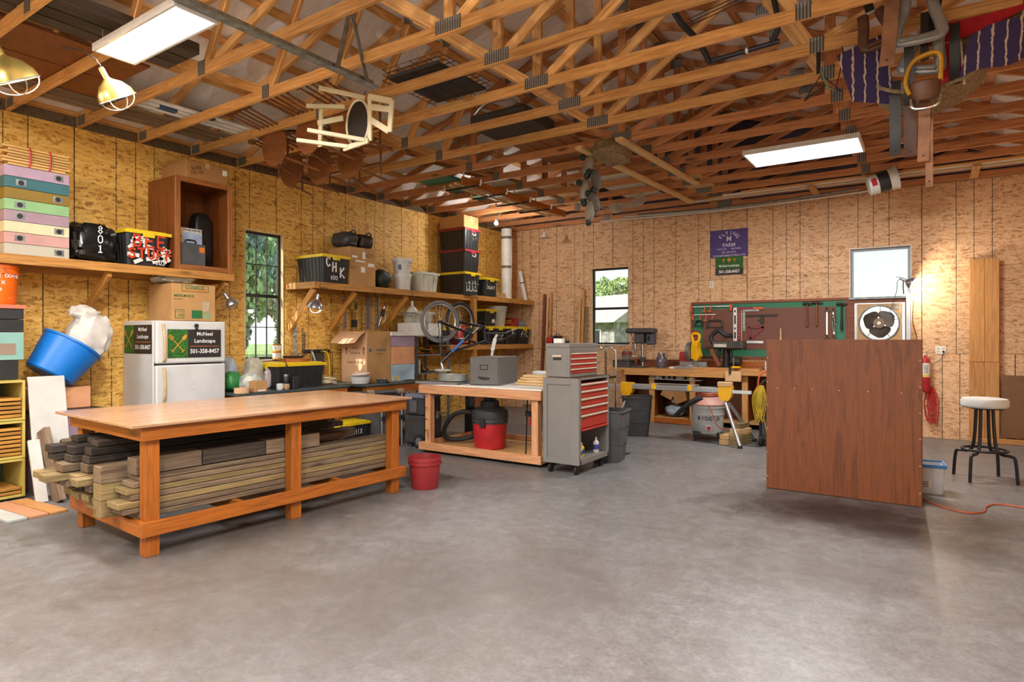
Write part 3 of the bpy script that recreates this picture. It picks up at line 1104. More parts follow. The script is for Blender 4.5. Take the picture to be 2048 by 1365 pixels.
M_ROOFG = mat('grey_shingle', '9c968f', 0.8, 0, 0.12, 2)
M_STONE = mat('stone_wall', '8d8a85', 0.8, 0, 0.3, 3)
h = Thing('house', 'low stone house with a wide grey shingle roof', 'house', (-15.4, 33.5, -0.2), -20)
h.box('wall', (-8, 0, 0), (3.2, 7, 2.9), M_STONE, 0.0)
h.mb('roof', MB().prism([(-0.8, 2.8), (7.8, 2.8), (3.5, 5.2)], 13.0, Matrix(((0, 1, 0, -2.6), (1, 0, 0, 0), (0, 0, 1, 0), (0, 0, 0, 1)))), M_ROOFG)
for x in (-5.5, -2.6, 0.8):
    w_ = h.box('window', (x, -0.06, 0.9), (x + 1.0, 0.02, 2.3), M_WHITEP, 0.01)
    h.box('pane', (x + 0.1, -0.075, 1.0), (x + 0.9, -0.05, 2.2), M_GLASS_DK, 0, parent=w_)
s = Thing('shed', 'small white shed with a grey pitched roof on the lawn', 'shed', (-4.75, 19.0, -0.2), -4)
s.box('wall', (0, 0, 0), (4.4, 4, 2.35), M_WHITEP, 0.0)
s.mb('roof', MB().prism([(-0.5, 2.3), (4.9, 2.3), (2.2, 3.6)], 4.8, Matrix.Translation((0, 2, 0))), M_ROOFG)
single('fence_post', 'white post standing on the lawn', 'post', MB().box((-0.05, -0.05, 0), (0.05, 0.05, 1.2)), M_WHITEP, (-2.75, 12.0, -0.2))
# tall weeds right outside the left window
rd = random.Random(5)
wm = MB()
for i in range(900):
    x, y = rd.uniform(-4.5, -1.2), rd.uniform(-6.5, -1.6)
    hh = rd.uniform(0.6, 1.25)
    a = rd.uniform(0, 6.28)
    dx, dy = 0.018 * math.cos(a), 0.018 * math.sin(a)
    lx, ly = rd.uniform(-.2, .2), rd.uniform(-.2, .2)
    wm.add([(x - dx, y - dy, -.2), (x + dx, y + dy, -.2), (x + dx * .6 + lx * .4, y + dy * .6 + ly * .4, hh * .6), (x - dx * .6 + lx * .4, y - dy * .6 + ly * .4, hh * .6), (x + lx, y + ly, hh)], [(0, 1, 2, 3), (3, 2, 4)])
single('tall_grass', 'tall green grass growing outside the twelve-pane window', 'grass', wm, mat('weed', '8fb356', 0.7, 0, 0.3, 2), kind='stuff')

# ------------------------------------------------------------ ceiling lights
def led_panel(x0, x1, y0, y1, z, label, power):
    t = Thing('led_light', label, 'light fixture', ((x0 + x1) / 2, (y0 + y1) / 2, z), group='LED ceiling panels')
    a, b = (x1 - x0) / 2, (y1 - y0) / 2
    t.box('housing', (-a, -b, 0.012), (a, b, 0.05), M_WHITE, 0.004)
    t.box('diffuser', (-a + 0.022, -b + 0.022, -0.004), (a - 0.022, b - 0.022, 0.010), M_LED, 0.0)
    for (p, q) in (((-a, -b, -0.006), (a, -b + 0.022, 0.012)), ((-a, b - 0.022, -0.006), (a, b, 0.012)), ((-a, -b + 0.022, -0.006), (-a + 0.022, b - 0.022, 0.012)), ((a - 0.022, -b + 0.022, -0.006), (a, b - 0.022, 0.012))):
        t.box('rim', p, q, M_WHITE, 0.003)
    for sx in (-1, 1):
        t.tube('hanger', [(sx * (a - 0.1), -b + 0.03, 0.04), (sx * (a - 0.1), -b + 0.03, WALL_H + 0.02 - z)], 0.003, M_STEEL, 6)
        t.tube('hanger', [(sx * (a - 0.1), b - 0.03, 0.04), (sx * (a - 0.1), b - 0.03, WALL_H + 0.02 - z)], 0.003, M_STEEL, 6)
    ld = bpy.data.lights.new('ceiling_light_lamp', 'AREA')
    ld.shape = 'RECTANGLE'
    ld.size, ld.size_y = 2 * a - 0.06, 2 * b - 0.06
    ld.energy = power
    ld.color = (1.0, 0.98, 0.95)
    lo = bpy.data.objects.new('lamp', ld)
    COL.objects.link(lo)
    lo.parent = t.o
    lo.location = (0, 0, -0.012)
    return t
led_panel(2.40, 3.54, -8.78, -8.48, 3.545, 'long LED ceiling panel hung above the long orange work table', 75)
led_panel(5.64, 6.85, -3.27, -2.62, 3.585, 'long LED ceiling panel hung above the brown plywood cabinet', 75)
for (x, y, lab) in ((2.2, -11.6, 'LED ceiling panel by the front wall on the bench side'), (6.6, -8.9, 'LED ceiling panel in the middle of the open floor'), (6.6, -12.0, 'LED ceiling panel by the front wall near the garage door')):  # extra panels out of frame, added to light the floor
    led_panel(x - 0.6, x + 0.6, y - 0.3, y + 0.3, 3.58, lab, 80)
# ------------------------------------------------------------ shared builders
def tote_mesh(l, w_, h, taper=0.12, ribs=6):
    """tapered tub with vertical ribs on every side, open top with a thick rim"""
    mb = MB()
    def ring(z, k):
        f = 1 - taper * (1 - z / h)
        a, b = l / 2 * f, w_ / 2 * f
        c = 0.03
        pts = []
        for sx, sy in ((1, 1), (-1, 1), (-1, -1), (1, -1)):
            cx, cy = sx * (a - c), sy * (b - c)
            a0 = {(1, 1): 0, (-1, 1): 90, (-1, -1): 180, (1, -1): 270}[(sx, sy)]
            for i in range(4):
                an = R(a0 + i * 30)
                pts.append(V((cx + c * math.cos(an), cy + c * math.sin(an), z)))
        return pts
    rs = [ring(0, 0), ring(h * 0.93, 0), ring(h, 0)]
    n = 16
    vs = [p for r in rs for p in r] + [p * 0.93 + V((0, 0, p.z * 0.07)) for p in rs[2]] + [V((p.x * 0.9, p.y * 0.9, 0.01)) for p in rs[0]]
    fs = [tuple(reversed(range(n)))]
    for j in range(4):
        for i in range(n):
            k = (i + 1) % n
            fs.append((j * n + i, j * n + k, (j + 1) * n + k, (j + 1) * n + i))
    fs.append(tuple(range(4 * n, 5 * n)))
    mb.add(vs, fs)
    for i in range(ribs):
        x = (-0.5 + (i + 0.5) / ribs) * l * 0.82
        for s in (-1, 1):
            y0, y1 = s * w_ / 2 * (1 - taper), s * w_ / 2
            mb.bar((x * (1 - taper * .6), y0, 0.012), (x, y1 * 0.992, h * 0.93), l / ribs * 0.34, 0.012, (0, 1, 0))
    for i in range(4):
        y = (-0.5 + (i + 0.5) / 4) * w_ * 0.8
        for s in (-1, 1):
            mb.bar((s * l / 2 * (1 - taper), y * (1 - taper * .6), 0.012), (s * l / 2 * 0.992, y, h * 0.93), 0.012, w_ / 4 * 0.34, (0, 1, 0))
    return mb
def tote(label, loc, rz, l, w_, h, lid=M_YELLOW, body=M_BLACKP, group=None, taper=0.12, ribs=6, lidh=0.035, lidm=True):
    t = Thing('storage_tote', label, 'tote', loc, rz, group)
    t.mb('tub', tote_mesh(l, w_, h - lidh, taper, ribs), body)
    if lidm:
        a, b = l / 2 + 0.012, w_ / 2 + 0.012
        m = MB()
        m.box((-a, -b, h - lidh - 0.012), (a, b, h - 0.012))
        m.box((-a + 0.04, -b + 0.04, h - 0.012), (a - 0.04, b - 0.04, h))
        t.mb('lid', m, lid)
        for s in (-1, 1):
            t.box('latch', (s * (a - 0.004) - 0.008, -0.06, h - lidh - 0.045), (s * (a - 0.004) + 0.008, 0.06, h - 0.018), lid, 0.003)
    return t
def carton(label, loc, rz, l, w_, h, mt=M_CARD, tape=True, name='cardboard_box', rx=0, ry=0, openf=False):
    t = Thing(name, label, 'box', loc, rz, rx=rx, ry=ry)
    t.box('body', (-l / 2, -w_ / 2, 0), (l / 2, w_ / 2, h - 0.004), mt, 0.004)
    if not openf:
        t.box('flap', (-l / 2 + .001, -w_ / 2 + .001, h - 0.004), (l / 2 - .001, -0.002, h), mt, 0.001)
        t.box('flap', (-l / 2 + .001, 0.002, h - 0.004), (l / 2 - .001, w_ / 2 - .001, h), mt, 0.001)
        if tape:
            tm = mat('packing_tape', 'b99f74', 0.25)
            m = MB().box((-l / 2 - .0015, -0.025, h), (l / 2 + .0015, 0.025, h + 0.001))
            for s in (-1, 1):
                m.box((s * (l / 2 + 0.0007) - .0008, -0.025, h - 0.06), (s * (l / 2 + 0.0007) + .0008, 0.025, h))
            t.mb('tape', m, tm)
    return t
def hive(label, loc, rz, l, w_, h, mt, name='hive_box', group=None, hand=True, disk=None):
    """bee-hive body of four boards, open above and below"""
    t = Thing(name, label, 'hive box', loc, rz, group)
    th = 0.02
    t.box('front_board', (-l / 2, -w_ / 2, 0.001), (l / 2, -w_ / 2 + th, h - 0.001), mt, 0.002)
    t.box('back_board', (-l / 2, w_ / 2 - th, 0.001), (l / 2, w_ / 2, h - 0.001), mt, 0.002)
    for s in (-1, 1):
        t.box('side_board', (s * (l / 2 - th / 2) - th / 2, -w_ / 2 + th, 0.001), (s * (l / 2 - th / 2) + th / 2, w_ / 2 - th, h - 0.001), mt, 0.002)
    t.box('cover', (-l / 2 + th, -w_ / 2 + th, h - 0.012), (l / 2 - th, w_ / 2 - th, h - 0.004), mt, 0)
    if hand:
        m = MB().lathe([(0.0001, -0.003), (0.05, -0.003), (0.055, 0.002), (0.05, 0.0)], 16, rmat((0, -w_ / 2 - 0.001, h * 0.62), 90) @ Matrix.Diagonal((1, 0.5, 1, 1)), a0=PI, a1=2 * PI)
        m2 = MB().tube([(-0.055, -w_ / 2 - 0.002, h * 0.62)] + [(0.055 * math.cos(R(a)), -w_ / 2 - 0.002, h * 0.62 + 0.028 * math.sin(R(a))) for a in range(180, 361, 20)], 0.0035, 5)
        m2.box((-0.052, -w_ / 2 - 0.0015, h * 0.60), (0.052, -w_ / 2 - 0.0005, h * 0.62))
        t.mb('handhold', m2, mt)
    if disk is not None:
        t.box('vent_plate', (disk - 0.04, -w_ / 2 - 0.003, h / 2 - 0.028), (disk + 0.04, -w_ / 2, h / 2 + 0.028), M_GALV, 0.001)
        t.cyl('vent_disk', (disk, -w_ / 2 - 0.006, h / 2), (disk, -w_ / 2 - 0.002, h / 2), 0.023, M_IRON, seg=16)
    return t
def bucket_prof(rb, rt, h, th=0.004, rim=0.008):
    return [(0.001, 0), (rb, 0), (rb + 0.003, 0.006), (rt, h - 0.03), (rt + rim, h - 0.03), (rt + rim, h), (rt - th, h), (rb - th, 0.008), (0.001, 0.008)]
def pail(label, loc, rb, rt, h, mt, cat='bucket', name='bucket', lid=None, bail=True, rz=0, rx=0, ry=0, group=None, rings=False, bangle=0):
    t = Thing(name, label, cat, loc, rz, group, rx=rx, ry=ry)
    prof = bucket_prof(rb, rt, h)
    if rings:
        prof = prof[:3] + [(rt - 0.004, h * 0.78), (rt + 0.010, h * 0.78), (rt + 0.010, h * 0.80), (rt, h * 0.80)] + prof[3:]
    t.lathe('body', prof, mt)
    if lid is not None:
        t.lathe('lid', [(0.001, h + 0.012), (rt - 0.02, h + 0.012), (rt - 0.015, h + 0.02), (rt + 0.014, h + 0.02), (rt + 0.016, h - 0.02), (rt + 0.009, h - 0.02), (rt + 0.009, h + 0.001), (0.001, h + 0.001)], lid)
    if bail:
        a = R(bangle)
        p = [((rt + 0.012) * math.cos(b), (rt + 0.01) * math.sin(b) * math.cos(a), h - 0.02 + (rt + 0.01) * math.sin(b) * math.sin(a)) for b in [PI * i / 14 for i in range(15)]]
        t.tube('bail_handle', p, 0.0035, M_STEEL, 6)
    return t

# ------------------------------------------------------------ long stained work table with the lumber under it
TM = rmat((3.235, -8.80, 0), rz=86.95)
tb = Thing('work_table', 'long orange stained pine work table with a plywood top', 'table', m=TM)
tb.box('table_top', (-0.12, -0.075, 0.862), (2.31, 1.27, 0.882), M_PLYTOP, 0.003)
tb.board('apron', (-0.045, -0.02, 0.815), (2.27, -0.02, 0.815), 0.038, 0.092, W_STAIN)
tb.board('apron', (-0.045, 1.19, 0.815), (2.27, 1.19, 0.815), 0.038, 0.092, W_STAIN)
tb.board('end_apron', (-0.026, 0.0, 0.815), (-0.026, 1.17, 0.815), 0.038, 0.092, W_STAIN)
tb.board('end_apron', (2.25, 0.0, 0.815), (2.25, 1.17, 0.815), 0.038, 0.092, W_STAIN)
tb.board('lower_rail', (-0.045, -0.02, 0.19), (2.27, -0.02, 0.19), 0.038, 0.095, W_STAIN)
tb.board('lower_rail', (-0.045, 1.19, 0.19), (2.27, 1.19, 0.19), 0.038, 0.095, W_STAIN)
tb.board('lower_end_rail', (-0.026, 0.0, 0.19), (-0.026, 1.17, 0.19), 0.038, 0.095, W_STAIN)
tb.board('lower_end_rail', (2.25, 0.0, 0.19), (2.25, 1.17, 0.19), 0.038, 0.095, W_STAIN)
for x in (0.66, 1.55):
    tb.board('cross_bearer', (x, 0.0, 0.19), (x, 1.17, 0.19), 0.038, 0.095, W_STAIN)
for x in (0.04, 1.12, 2.17):
    for y in (0.045, 1.125):
        tb.board('leg', (x, y, 0), (x, y, 0.86), 0.089, 0.089, W_STAIN, up=(1, 0, 0))
def plank(label, x0, x1, y, z, w_, h, mt, ang=0, grp='boards stored under the work table'):
    p0, p1 = TM @ V((x0, y, z + h / 2)), TM @ V((x1, y + (x1 - x0) * math.tan(R(ang)), z + h / 2))
    mid = (p0 + p1) / 2
    o = link('lumber_board', with_mat(box_mesh((p1 - p0).length, w_, h, 0.004), mt), frame(mid, mid + p1 - p0))
    return tag(o, label, 'board', grp)
Z0 = 0.238
zz = Z0
for i, (h, mt, x0, nm) in enumerate(((0.040, W_LUM, 0.10, 'lowest'), (0.040, W_LUM, 0.0, 'second'), (0.046, W_LUMY, -0.03, 'third'), (0.042, W_LUM, 0.05, 'fourth'), (0.040, W_LUMY, 0.02, 'fifth'), (0.040, W_LUM, 0.06, 'sixth'), (0.038, W_LUM, 0.10, 'topmost'))):
    plank('weathered board in the front stack under the work table, %s of the stack' % nm, x0 - 0.10, 2.20 - 0.02 * (i % 2), 0.19, zz, 0.18, h - 0.004, mt)
    zz += h
FT = zz
plank('pale sawn timber end lying on the front board stack beside a table leg', -0.02, 0.42, 0.175, FT + .002, 0.13, 0.11, W_LUM)
plank('dark grey squared timber lying on the front board stack', 0.43, 0.92, 0.175, FT + .002, 0.12, 0.11, W_DARK)
plank('brown rough timber with a cut end on the front board stack', 0.93, 1.42, 0.175, FT + .002, 0.12, 0.112, W_LUM)
for i in range(3):
    plank(('squared old timber, %s of the stack of three at the table end' % ('bottom', 'middle', 'top')[i]), -0.16, 0.55 + 0.5 * i, 0.36, Z0 + 0.115 * i, 0.12, 0.112, W_LUMY if i < 2 else W_LUM)
cols = [(0.50, 0.12), (0.66, 0.14), (0.83, 0.15), (1.01, 0.15)]
layers = [
 (-0.10, Z0, 0.05, W_LUMY), (-0.14, Z0 + 0.053, 0.05, W_LUMY), (-0.12, Z0 + 0.106, 0.042, W_DARK), (-0.20, Z0 + 0.15, 0.05, W_LUM),
 (-0.28, Z0 + 0.203, 0.052, W_LUMY), (-0.18, Z0 + 0.26, 0.06, W_LUM), (-0.22, Z0 + 0.323, 0.05, W_DARK), (-0.20, Z0 + 0.376, 0.055, W_DARK), (-0.10, Z0 + 0.434, 0.042, W_DARK)]
n = 0
for ci, (y, w_) in enumerate(cols):
    for li, (x0, z, h, mt) in enumerate(layers):
        rd = random.Random(ci * 31 + li)
        if ci == 0 and li > 5:
            continue
        xx = x0 + rd.uniform(-0.06, 0.08) + (0.06 if ci < 2 else 0)
        col_n = ('nearest the front stack', 'second behind the front stack', 'second from the back rail', 'along the back rail')[ci]
        plank('old board in the pile %s, %s layer up' % (col_n, ORD[li + 1]), xx, 1.9 + rd.uniform(-0.3, 0.3), y, z, w_ - 0.012, h - 0.002, mt)
pail('worn red plastic bucket on the floor by the end of the long work table', (3.44, -6.33, 0), 0.125, 0.155, 0.30, M_REDP, rz=20, bangle=-4, rings=True)

# ------------------------------------------------------------ middle bench (pine frame on casters) with its contents
mt_ = Thing('rolling_bench', 'pine framed shop bench with a white top carrying the bicycle', 'bench', (2.12, -4.96, 0))
BW, BD, BH = 1.80, 1.15, 0.868
mt_.box('bench_top', (0.0, 0.0, BH - 0.02), (BW, BD, BH), M_WHITEP, 0.003)
mt_.board('front_rail', (0, 0.0, BH - 0.072), (BW, 0.0, BH - 0.072), 0.038, 0.10, W_TABLE)
mt_.board('back_rail', (0, BD, BH - 0.072), (BW, BD, BH - 0.072), 0.038, 0.10, W_TABLE)
for x in (0.02, BW - 0.02):
    mt_.board('side_rail', (x, 0.02, BH - 0.072), (x, BD - 0.02, BH - 0.072), 0.038, 0.10, W_TABLE)
    mt_.board('base_side_rail', (x, 0.02, 0.085), (x, BD - 0.02, 0.085), 0.038, 0.09, W_TABLE)
mt_.board('base_rail', (0, 0.0, 0.085), (BW, 0.0, 0.085), 0.038, 0.095, W_TABLE)
mt_.board('base_rail', (0, BD, 0.085), (BW, BD, 0.085), 0.038, 0.095, W_TABLE)
mt_.box('base_shelf', (0.04, 0.02, 0.052), (BW - 0.04, BD - 0.02, 0.066), M_PLYBIRCH, 0.001)
for x, y in ((0.12, 0.06), (BW - 0.1, 0.06), (0.12, BD - 0.065), (BW - 0.1, BD - 0.065)):
    mt_.board('leg', (x, y, 0.066), (x, y, BH - 0.02), 0.085, 0.085, W_TABLE, up=(1, 0, 0))
for x in (0.15, BW - 0.15):
    for y in (0.12, BD - 0.12):
        mt_.cyl('caster', (x - 0.012, y, 0.025), (x + 0.012, y, 0.025), 0.025, M_RUBBER, seg=14)
for z in (0.28, 0.42, 0.56, 0.70):
    mt_.tube('hook', [(0.12, 0.015, z), (0.12, -0.03, z), (0.135, -0.04, z + .012), (0.15, -0.03, z + .02)], 0.003, M_IRON, 6)
# red and black shop vacuum standing inside the bench
v = Thing('shop_vacuum', 'red drum shop vacuum with a black motor head under the pine bench', 'vacuum', m=rmat((2.90, -4.52, 0.066), 0, 0, 12) @ Matrix.Scale(1.17, 4))
v.lathe('drum', [(0.001, 0), (0.155, 0), (0.165, 0.01), (0.185, 0.27), (0.001, 0.27)], M_RED)
v.lathe('motor_head', [(0.001, 0.27), (0.19, 0.27), (0.195, 0.30), (0.19, 0.31), (0.198, 0.33), (0.192, 0.40), (0.15, 0.43), (0.14, 0.425), (0.10, 0.45), (0.098, 0.50), (0.001, 0.505)], M_BLACKP2)
for a in (90, 270):
    v.box('latch', (0.19 * math.cos(R(a)) - .03, 0.19 * math.sin(R(a)) - .02, 0.24), (0.19 * math.cos(R(a)) + .03, 0.19 * math.sin(R(a)) + .02, 0.33), M_BLACKP, 0.004)
v.box('carry_handle', (-0.06, -0.02, 0.50), (0.06, 0.02, 0.53), M_BLACKP, 0.006)
hp = [(-0.16, -0.02, 0.36), (-0.28, -0.06, 0.38), (-0.42, -0.05, 0.33), (-0.54, 0.0, 0.20), (-0.57, 0.04, 0.09), (-0.50, 0.10, 0.045), (-0.34, 0.16, 0.06), (-0.18, 0.18, 0.13), (-0.06, 0.20, 0.18)]
def smooth_path(pts, n=6):
    pts = [V(p) for p in pts]
    out = []
    for i in range(len(pts) - 1):
        p0, p1, p2, p3 = pts[max(i - 1, 0)], pts[i], pts[i + 1], pts[min(i + 2, len(pts) - 1)]
        for k in range(n):
            t = k / n
            out.append(0.5 * ((2 * p1) + (p2 - p0) * t + (2 * p0 - 5 * p1 + 4 * p2 - p3) * t * t + (3 * p1 - p0 - 3 * p2 + p3) * t ** 3))
    out.append(pts[-1])
    return out
v.tube('hose', smooth_path(hp), 0.026, M_RUBBER, 10)
# black router hung under the bench top with its motor
rt = Thing('router_motor', 'dark router motor hung below the pine bench top above the red vacuum', 'router', (2.90, -4.35, 0.70))
rt.lathe('motor', [(0.001, 0.02), (0.05, 0.02), (0.06, 0.04), (0.06, 0.10), (0.08, 0.11), (0.08, 0.147), (0.001, 0.147)], M_IRON)
rt.tube('cable', smooth_path([(0.05, 0, 0.1), (0.12, 0.05, 0.05), (0.2, 0.02, 0.12), (0.3, 0.1, 0.1)]), 0.006, M_RED, 6)
for i, dx in enumerate((-0.32, -0.22, -0.12, 0.2)):
    rt.box('fixing_clamp', (dx - 0.02, -0.03, 0.06), (dx + 0.02, 0.03, 0.147), M_STEEL if i % 2 else M_IRON, 0.004)
# folding work stand stored inside the bench
fs = Thing('folding_stand', 'beige steel folding stand stored behind the red vacuum under the bench', 'stand', (3.45, -4.25, 0.066))
M_BEIGE = mat('beige_steel', 'b9ab90', 0.5, 0.1, 0.08)
for x in (0, 0.22):
    fs.board('stand_leg', (x, 0, 0), (x * 0.8, 0.05, 0.52), 0.05, 0.012, M_BEIGE, up=(0, 1, 0))
    fs.board('stand_leg', (x, 0.22, 0), (x * 0.8, 0.12, 0.52), 0.05, 0.012, M_BEIGE, up=(0, 1, 0))
fs.board('stand_rail', (-0.28, 0.085, 0.50), (0.26, 0.085, 0.50), 0.07, 0.05, M_BEIGE)
fs.board('stand_rail', (-0.02, 0.0, 0.2), (0.24, 0.0, 0.2), 0.03, 0.05, M_BEIGE)
# bar clamps leaning at the right legs
for i, (x, y) in enumerate(((3.56, -4.72), (3.62, -4.66), (3.69, -4.70))):
    c = Thing('bar_clamp', 'steel bar clamp with red handle under the pine bench, %s of three' % ('longest', 'middle', 'shortest')[i], 'clamp', (x, y, 0.067), rz=15 * i, ry=2 - i * 2, group='bar clamps under the bench')
    c.board('bar', (0, 0, 0), (0, 0, 0.72 - 0.03 * i), 0.02, 0.008, M_IRON, up=(1, 0, 0))
    c.box('jaw', (-0.02, -0.015, 0.46 + 0.02 * i), (0.06, 0.015, 0.52 + 0.02 * i), M_IRON, 0.004)
    c.cyl('handle', (0.045, 0, 0.36 + .02 * i), (0.045, 0, 0.46 + .02 * i), 0.014, M_RED, seg=10)
    c.box('fixed_jaw', (-0.02, -0.015, 0.66 - 0.03 * i), (0.07, 0.015, 0.70 - 0.03 * i), M_IRON, 0.004)
bx = Thing('parts_bin', 'grey steel parts bin hung under the right end of the pine bench', 'bin', (3.55, -4.2, 0.72))
bx.box('tray', (-0.12, -0.1, 0.0), (0.22, 0.2, 0.122), M_GALV, 0.004)
bx.cyl('roller', (-0.14, -0.13, 0.0), (0.24, -0.13, 0.0), 0.022, M_BEIGE, seg=14)
# on the pine bench: sheet, pan, file drawer, boards
BT = BH
sh = Thing('steel_sheet', 'flat grey steel sheet lying on the pine bench under the oval pan', 'sheet', (2.33, -4.55, BT), 4)
sh.box('plate', (-0.28, -0.42, 0), (0.36, 0.4, 0.018), M_GALV, 0.003)
sh.box('front_lip', (-0.28, -0.43, 0.0), (0.36, -0.42, 0.03), M_STEEL, 0.002)
pn = Thing('oval_pan', 'shallow oval enamel pan below the upturned bicycle saddle', 'pan', (2.42, -4.66, BT + 0.019))
pn.mb('pan_body', MB().lathe([(0.001, 0), (0.15, 0), (0.165, 0.01), (0.17, 0.085), (0.176, 0.088), (0.164, 0.085), (0.155, 0.012), (0.001, 0.012)], 32, sx=1.25, sy=0.85), mat('grey_enamel', '9aa09b', 0.3, 0.2, 0.06))
fc = Thing('file_drawer_box', 'grey steel single file drawer cabinet standing on the pine bench', 'file cabinet', (2.98, -4.62, BT), 14)
fc.box('case', (-0.19, -0.2, 0), (0.19, 0.46, 0.34), M_FILE, 0.005)
d = fc.box('drawer_front', (-0.18, -0.214, 0.012), (0.18, -0.199, 0.328), M_FILE, 0.005)
f = MB()
for (a, b) in (((-0.05, -0.222, 0.19), (0.05, -0.213, 0.196)), ((-0.05, -0.222, 0.244), (0.05, -0.213, 0.25)), ((-0.05, -0.222, 0.196), (-0.044, -0.213, 0.244)), ((0.044, -0.222, 0.196), (0.05, -0.213, 0.244))):
    f.box(a, b)
fc.mb('label_holder', f, M_IRON, parent=d)
fc.tube('pull_handle', [(-0.07, -0.212, 0.105), (-0.06, -0.24, 0.10), (0, -0.25, 0.095), (0.06, -0.24, 0.09), (0.07, -0.212, 0.085)], [0.006, 0.008, 0.011, 0.008, 0.006], M_IRON, 8, parent=d)
for i in range(4):
    o = link('pine_offcut', with_mat(box_mesh(0.62 - 0.05 * i, 0.14, 0.03, 0.003), W_PALE), rmat((3.57 + 0.02 * i, -4.45, BT + 0.017 + 0.032 * i), 0, 0, 4 * i - 6))
    tag(o, 'pale pine offcut stacked on the bench beside the file drawer, %s of four' % ('lowest', 'second', 'third', 'topmost')[i], 'board', 'pine offcuts on the bench')

# ------------------------------------------------------------ rolling tool cabinet and top chest
tc_ = Thing('tool_cabinet', 'tall grey rolling tool cabinet with five red drawers', 'tool cabinet', (4.02, -5.09, 0))
CW, CD = 0.435, 0.72
M_TRIM = mat('drawer_trim', 'd6cbb8', 0.4, 0.2, 0.06)
zb, zt = 0.11, 1.015
tc_.box('side_panel', (0.02, 0.008, zb), (CW - 0.03, 0.02, zt - 0.02), M_TOOLG, 0.002)
tc_.box('back_panel', (0, 0.0, zb), (0.02, CD, zt - 0.02), M_TOOLG, 0.002)
tc_.box('side_panel', (0.02, CD - 0.012, zb), (CW - 0.03, CD, zt - 0.02), M_TOOLG, 0.002)
for (a, b) in (((0, -0.004, zb), (0.05, 0.008, zt)), ((CW - 0.10, -0.004, zb), (CW, 0.008, zt)), ((0.05, -0.004, zb), (CW - 0.10, 0.008, zb + 0.06)), ((0.05, -0.004, zt - 0.07), (CW - 0.10, 0.008, zt))):
    tc_.box('side_frame', a, b, M_TOOLG, 0.002)
tc_.box('corner_post', (CW - 0.03, 0.008, zb), (CW, 0.045, zt), M_TOOLG, 0.003)
tc_.box('corner_post', (CW - 0.03, CD - 0.04, zb), (CW, CD, zt), M_TOOLG, 0.003)
tc_.box('cabinet_top', (0.0, 0.008, zt - 0.02), (CW, CD, zt), M_TOOLG, 0.003)
tc_.box('top_mat', (0.05, 0.03, zt), (CW - 0.01, CD - 0.02, zt + 0.006), M_RUST, 0.002)
tc_.box('bottom_pan', (0.02, 0.02, zb), (CW, CD - 0.012, zb + 0.055), M_TOOLG, 0.003)
hs = [0.075, 0.08, 0.085, 0.09, 0.145]
z = zt - 0.055
for i, h in enumerate(hs):
    d = tc_.box('drawer', (CW - 0.30, 0.05, z - h + 0.004), (CW - 0.005, CD - 0.045, z), M_TOOLR, 0.003)
    tc_.box('drawer_pull', (CW - 0.006, 0.048, z - 0.022), (CW + 0.012, CD - 0.043, z - 0.002), M_TRIM, 0.004, parent=d)
    z -= h
tc_.board('drop_door', (CW - 0.02, 0.05, z - 0.012), (CW - 0.02, CD - 0.045, z - 0.012), 0.08, 0.018, M_TOOLR)
tc_.box('badge', (CW - 0.006, 0.065, z + 0.10), (CW + 0.001, 0.13, z + 0.118), M_CHROME, 0.002)
for x in (0.06, CW - 0.06):
    for y in (0.07, CD - 0.07):
        k = tc_.box('caster_fork', (x - 0.02, y - 0.03, 0.05), (x + 0.02, y + 0.02, zb), M_IRON, 0.004)
        tc_.cyl('caster_wheel', (x - 0.014, y - 0.012, 0.045), (x + 0.014, y - 0.012, 0.045), 0.045, M_RUBBER, seg=18, parent=k)
for i, (x, y, h, col, cc, nm) in enumerate(((4.38, -4.95, 0.14, M_WHITE, M_YELLOW, 'white squeeze bottle with a yellow cap'), (4.36, -4.86, 0.15, M_YELLOW, M_WHITE, 'yellow oil bottle with a white cap'), (4.38, -4.55, 0.17, M_WHITE, M_WHITE, 'white spray bottle with a blue label'))):
    b = Thing('bottle', nm + ' in the open foot of the tool cabinet', 'bottle', (x, y, 0.166))
    b.lathe('body', [(0.001, 0), (0.03, 0), (0.033, 0.01), (0.033, h * 0.65), (0.012, h * 0.82), (0.012, h * 0.88), (0.001, h * 0.88)], col, seg=16)
    b.lathe('cap', [(0.001, h * 0.86), (0.013, h * 0.86), (0.010, h), (0.001, h)], cc, seg=12)
    b.lathe('label', [(0.0335, h * 0.2), (0.0335, h * 0.52)], mat('blue_label', '3c4a8a', 0.4), seg=16)
uc = Thing('tool_chest', 'grey top tool chest with four red drawers on the rolling cabinet', 'tool chest', (4.03, -5.05, zt + 0.007))
UW, UD, UH = 0.29, 0.66, 0.36
uc.box('case', (0, 0, 0), (UW - 0.02, UD, UH - 0.045), M_TOOLG, 0.004)
uc.box('lid', (-0.003, -0.003, UH - 0.045), (UW + 0.004, UD + 0.003, UH), M_TOOLG, 0.006)
uc.box('face_frame', (UW - 0.02, 0, 0), (UW, 0.03, UH - 0.045), M_TOOLG, 0.002)
uc.box('face_frame', (UW - 0.02, UD - 0.03, 0), (UW, UD, UH - 0.045), M_TOOLG, 0.002)
uc.box('face_frame', (UW - 0.02, 0.03, UH - 0.10), (UW, UD - 0.03, UH - 0.045), M_TOOLG, 0.002)
uc.box('face_frame', (UW - 0.02, 0.03, 0), (UW, UD - 0.03, 0.03), M_TOOLG, 0.002)
for i in range(4):
    z1 = UH - 0.102 - 0.056 * i
    d = uc.box('drawer', (UW - 0.02, 0.032, z1 - 0.053), (UW - 0.003, UD - 0.032, z1), M_TOOLR, 0.002)
    uc.box('drawer_pull', (UW - 0.004, 0.032, z1 - 0.018), (UW + 0.01, UD - 0.032, z1 - 0.002), M_TRIM, 0.003, parent=d)
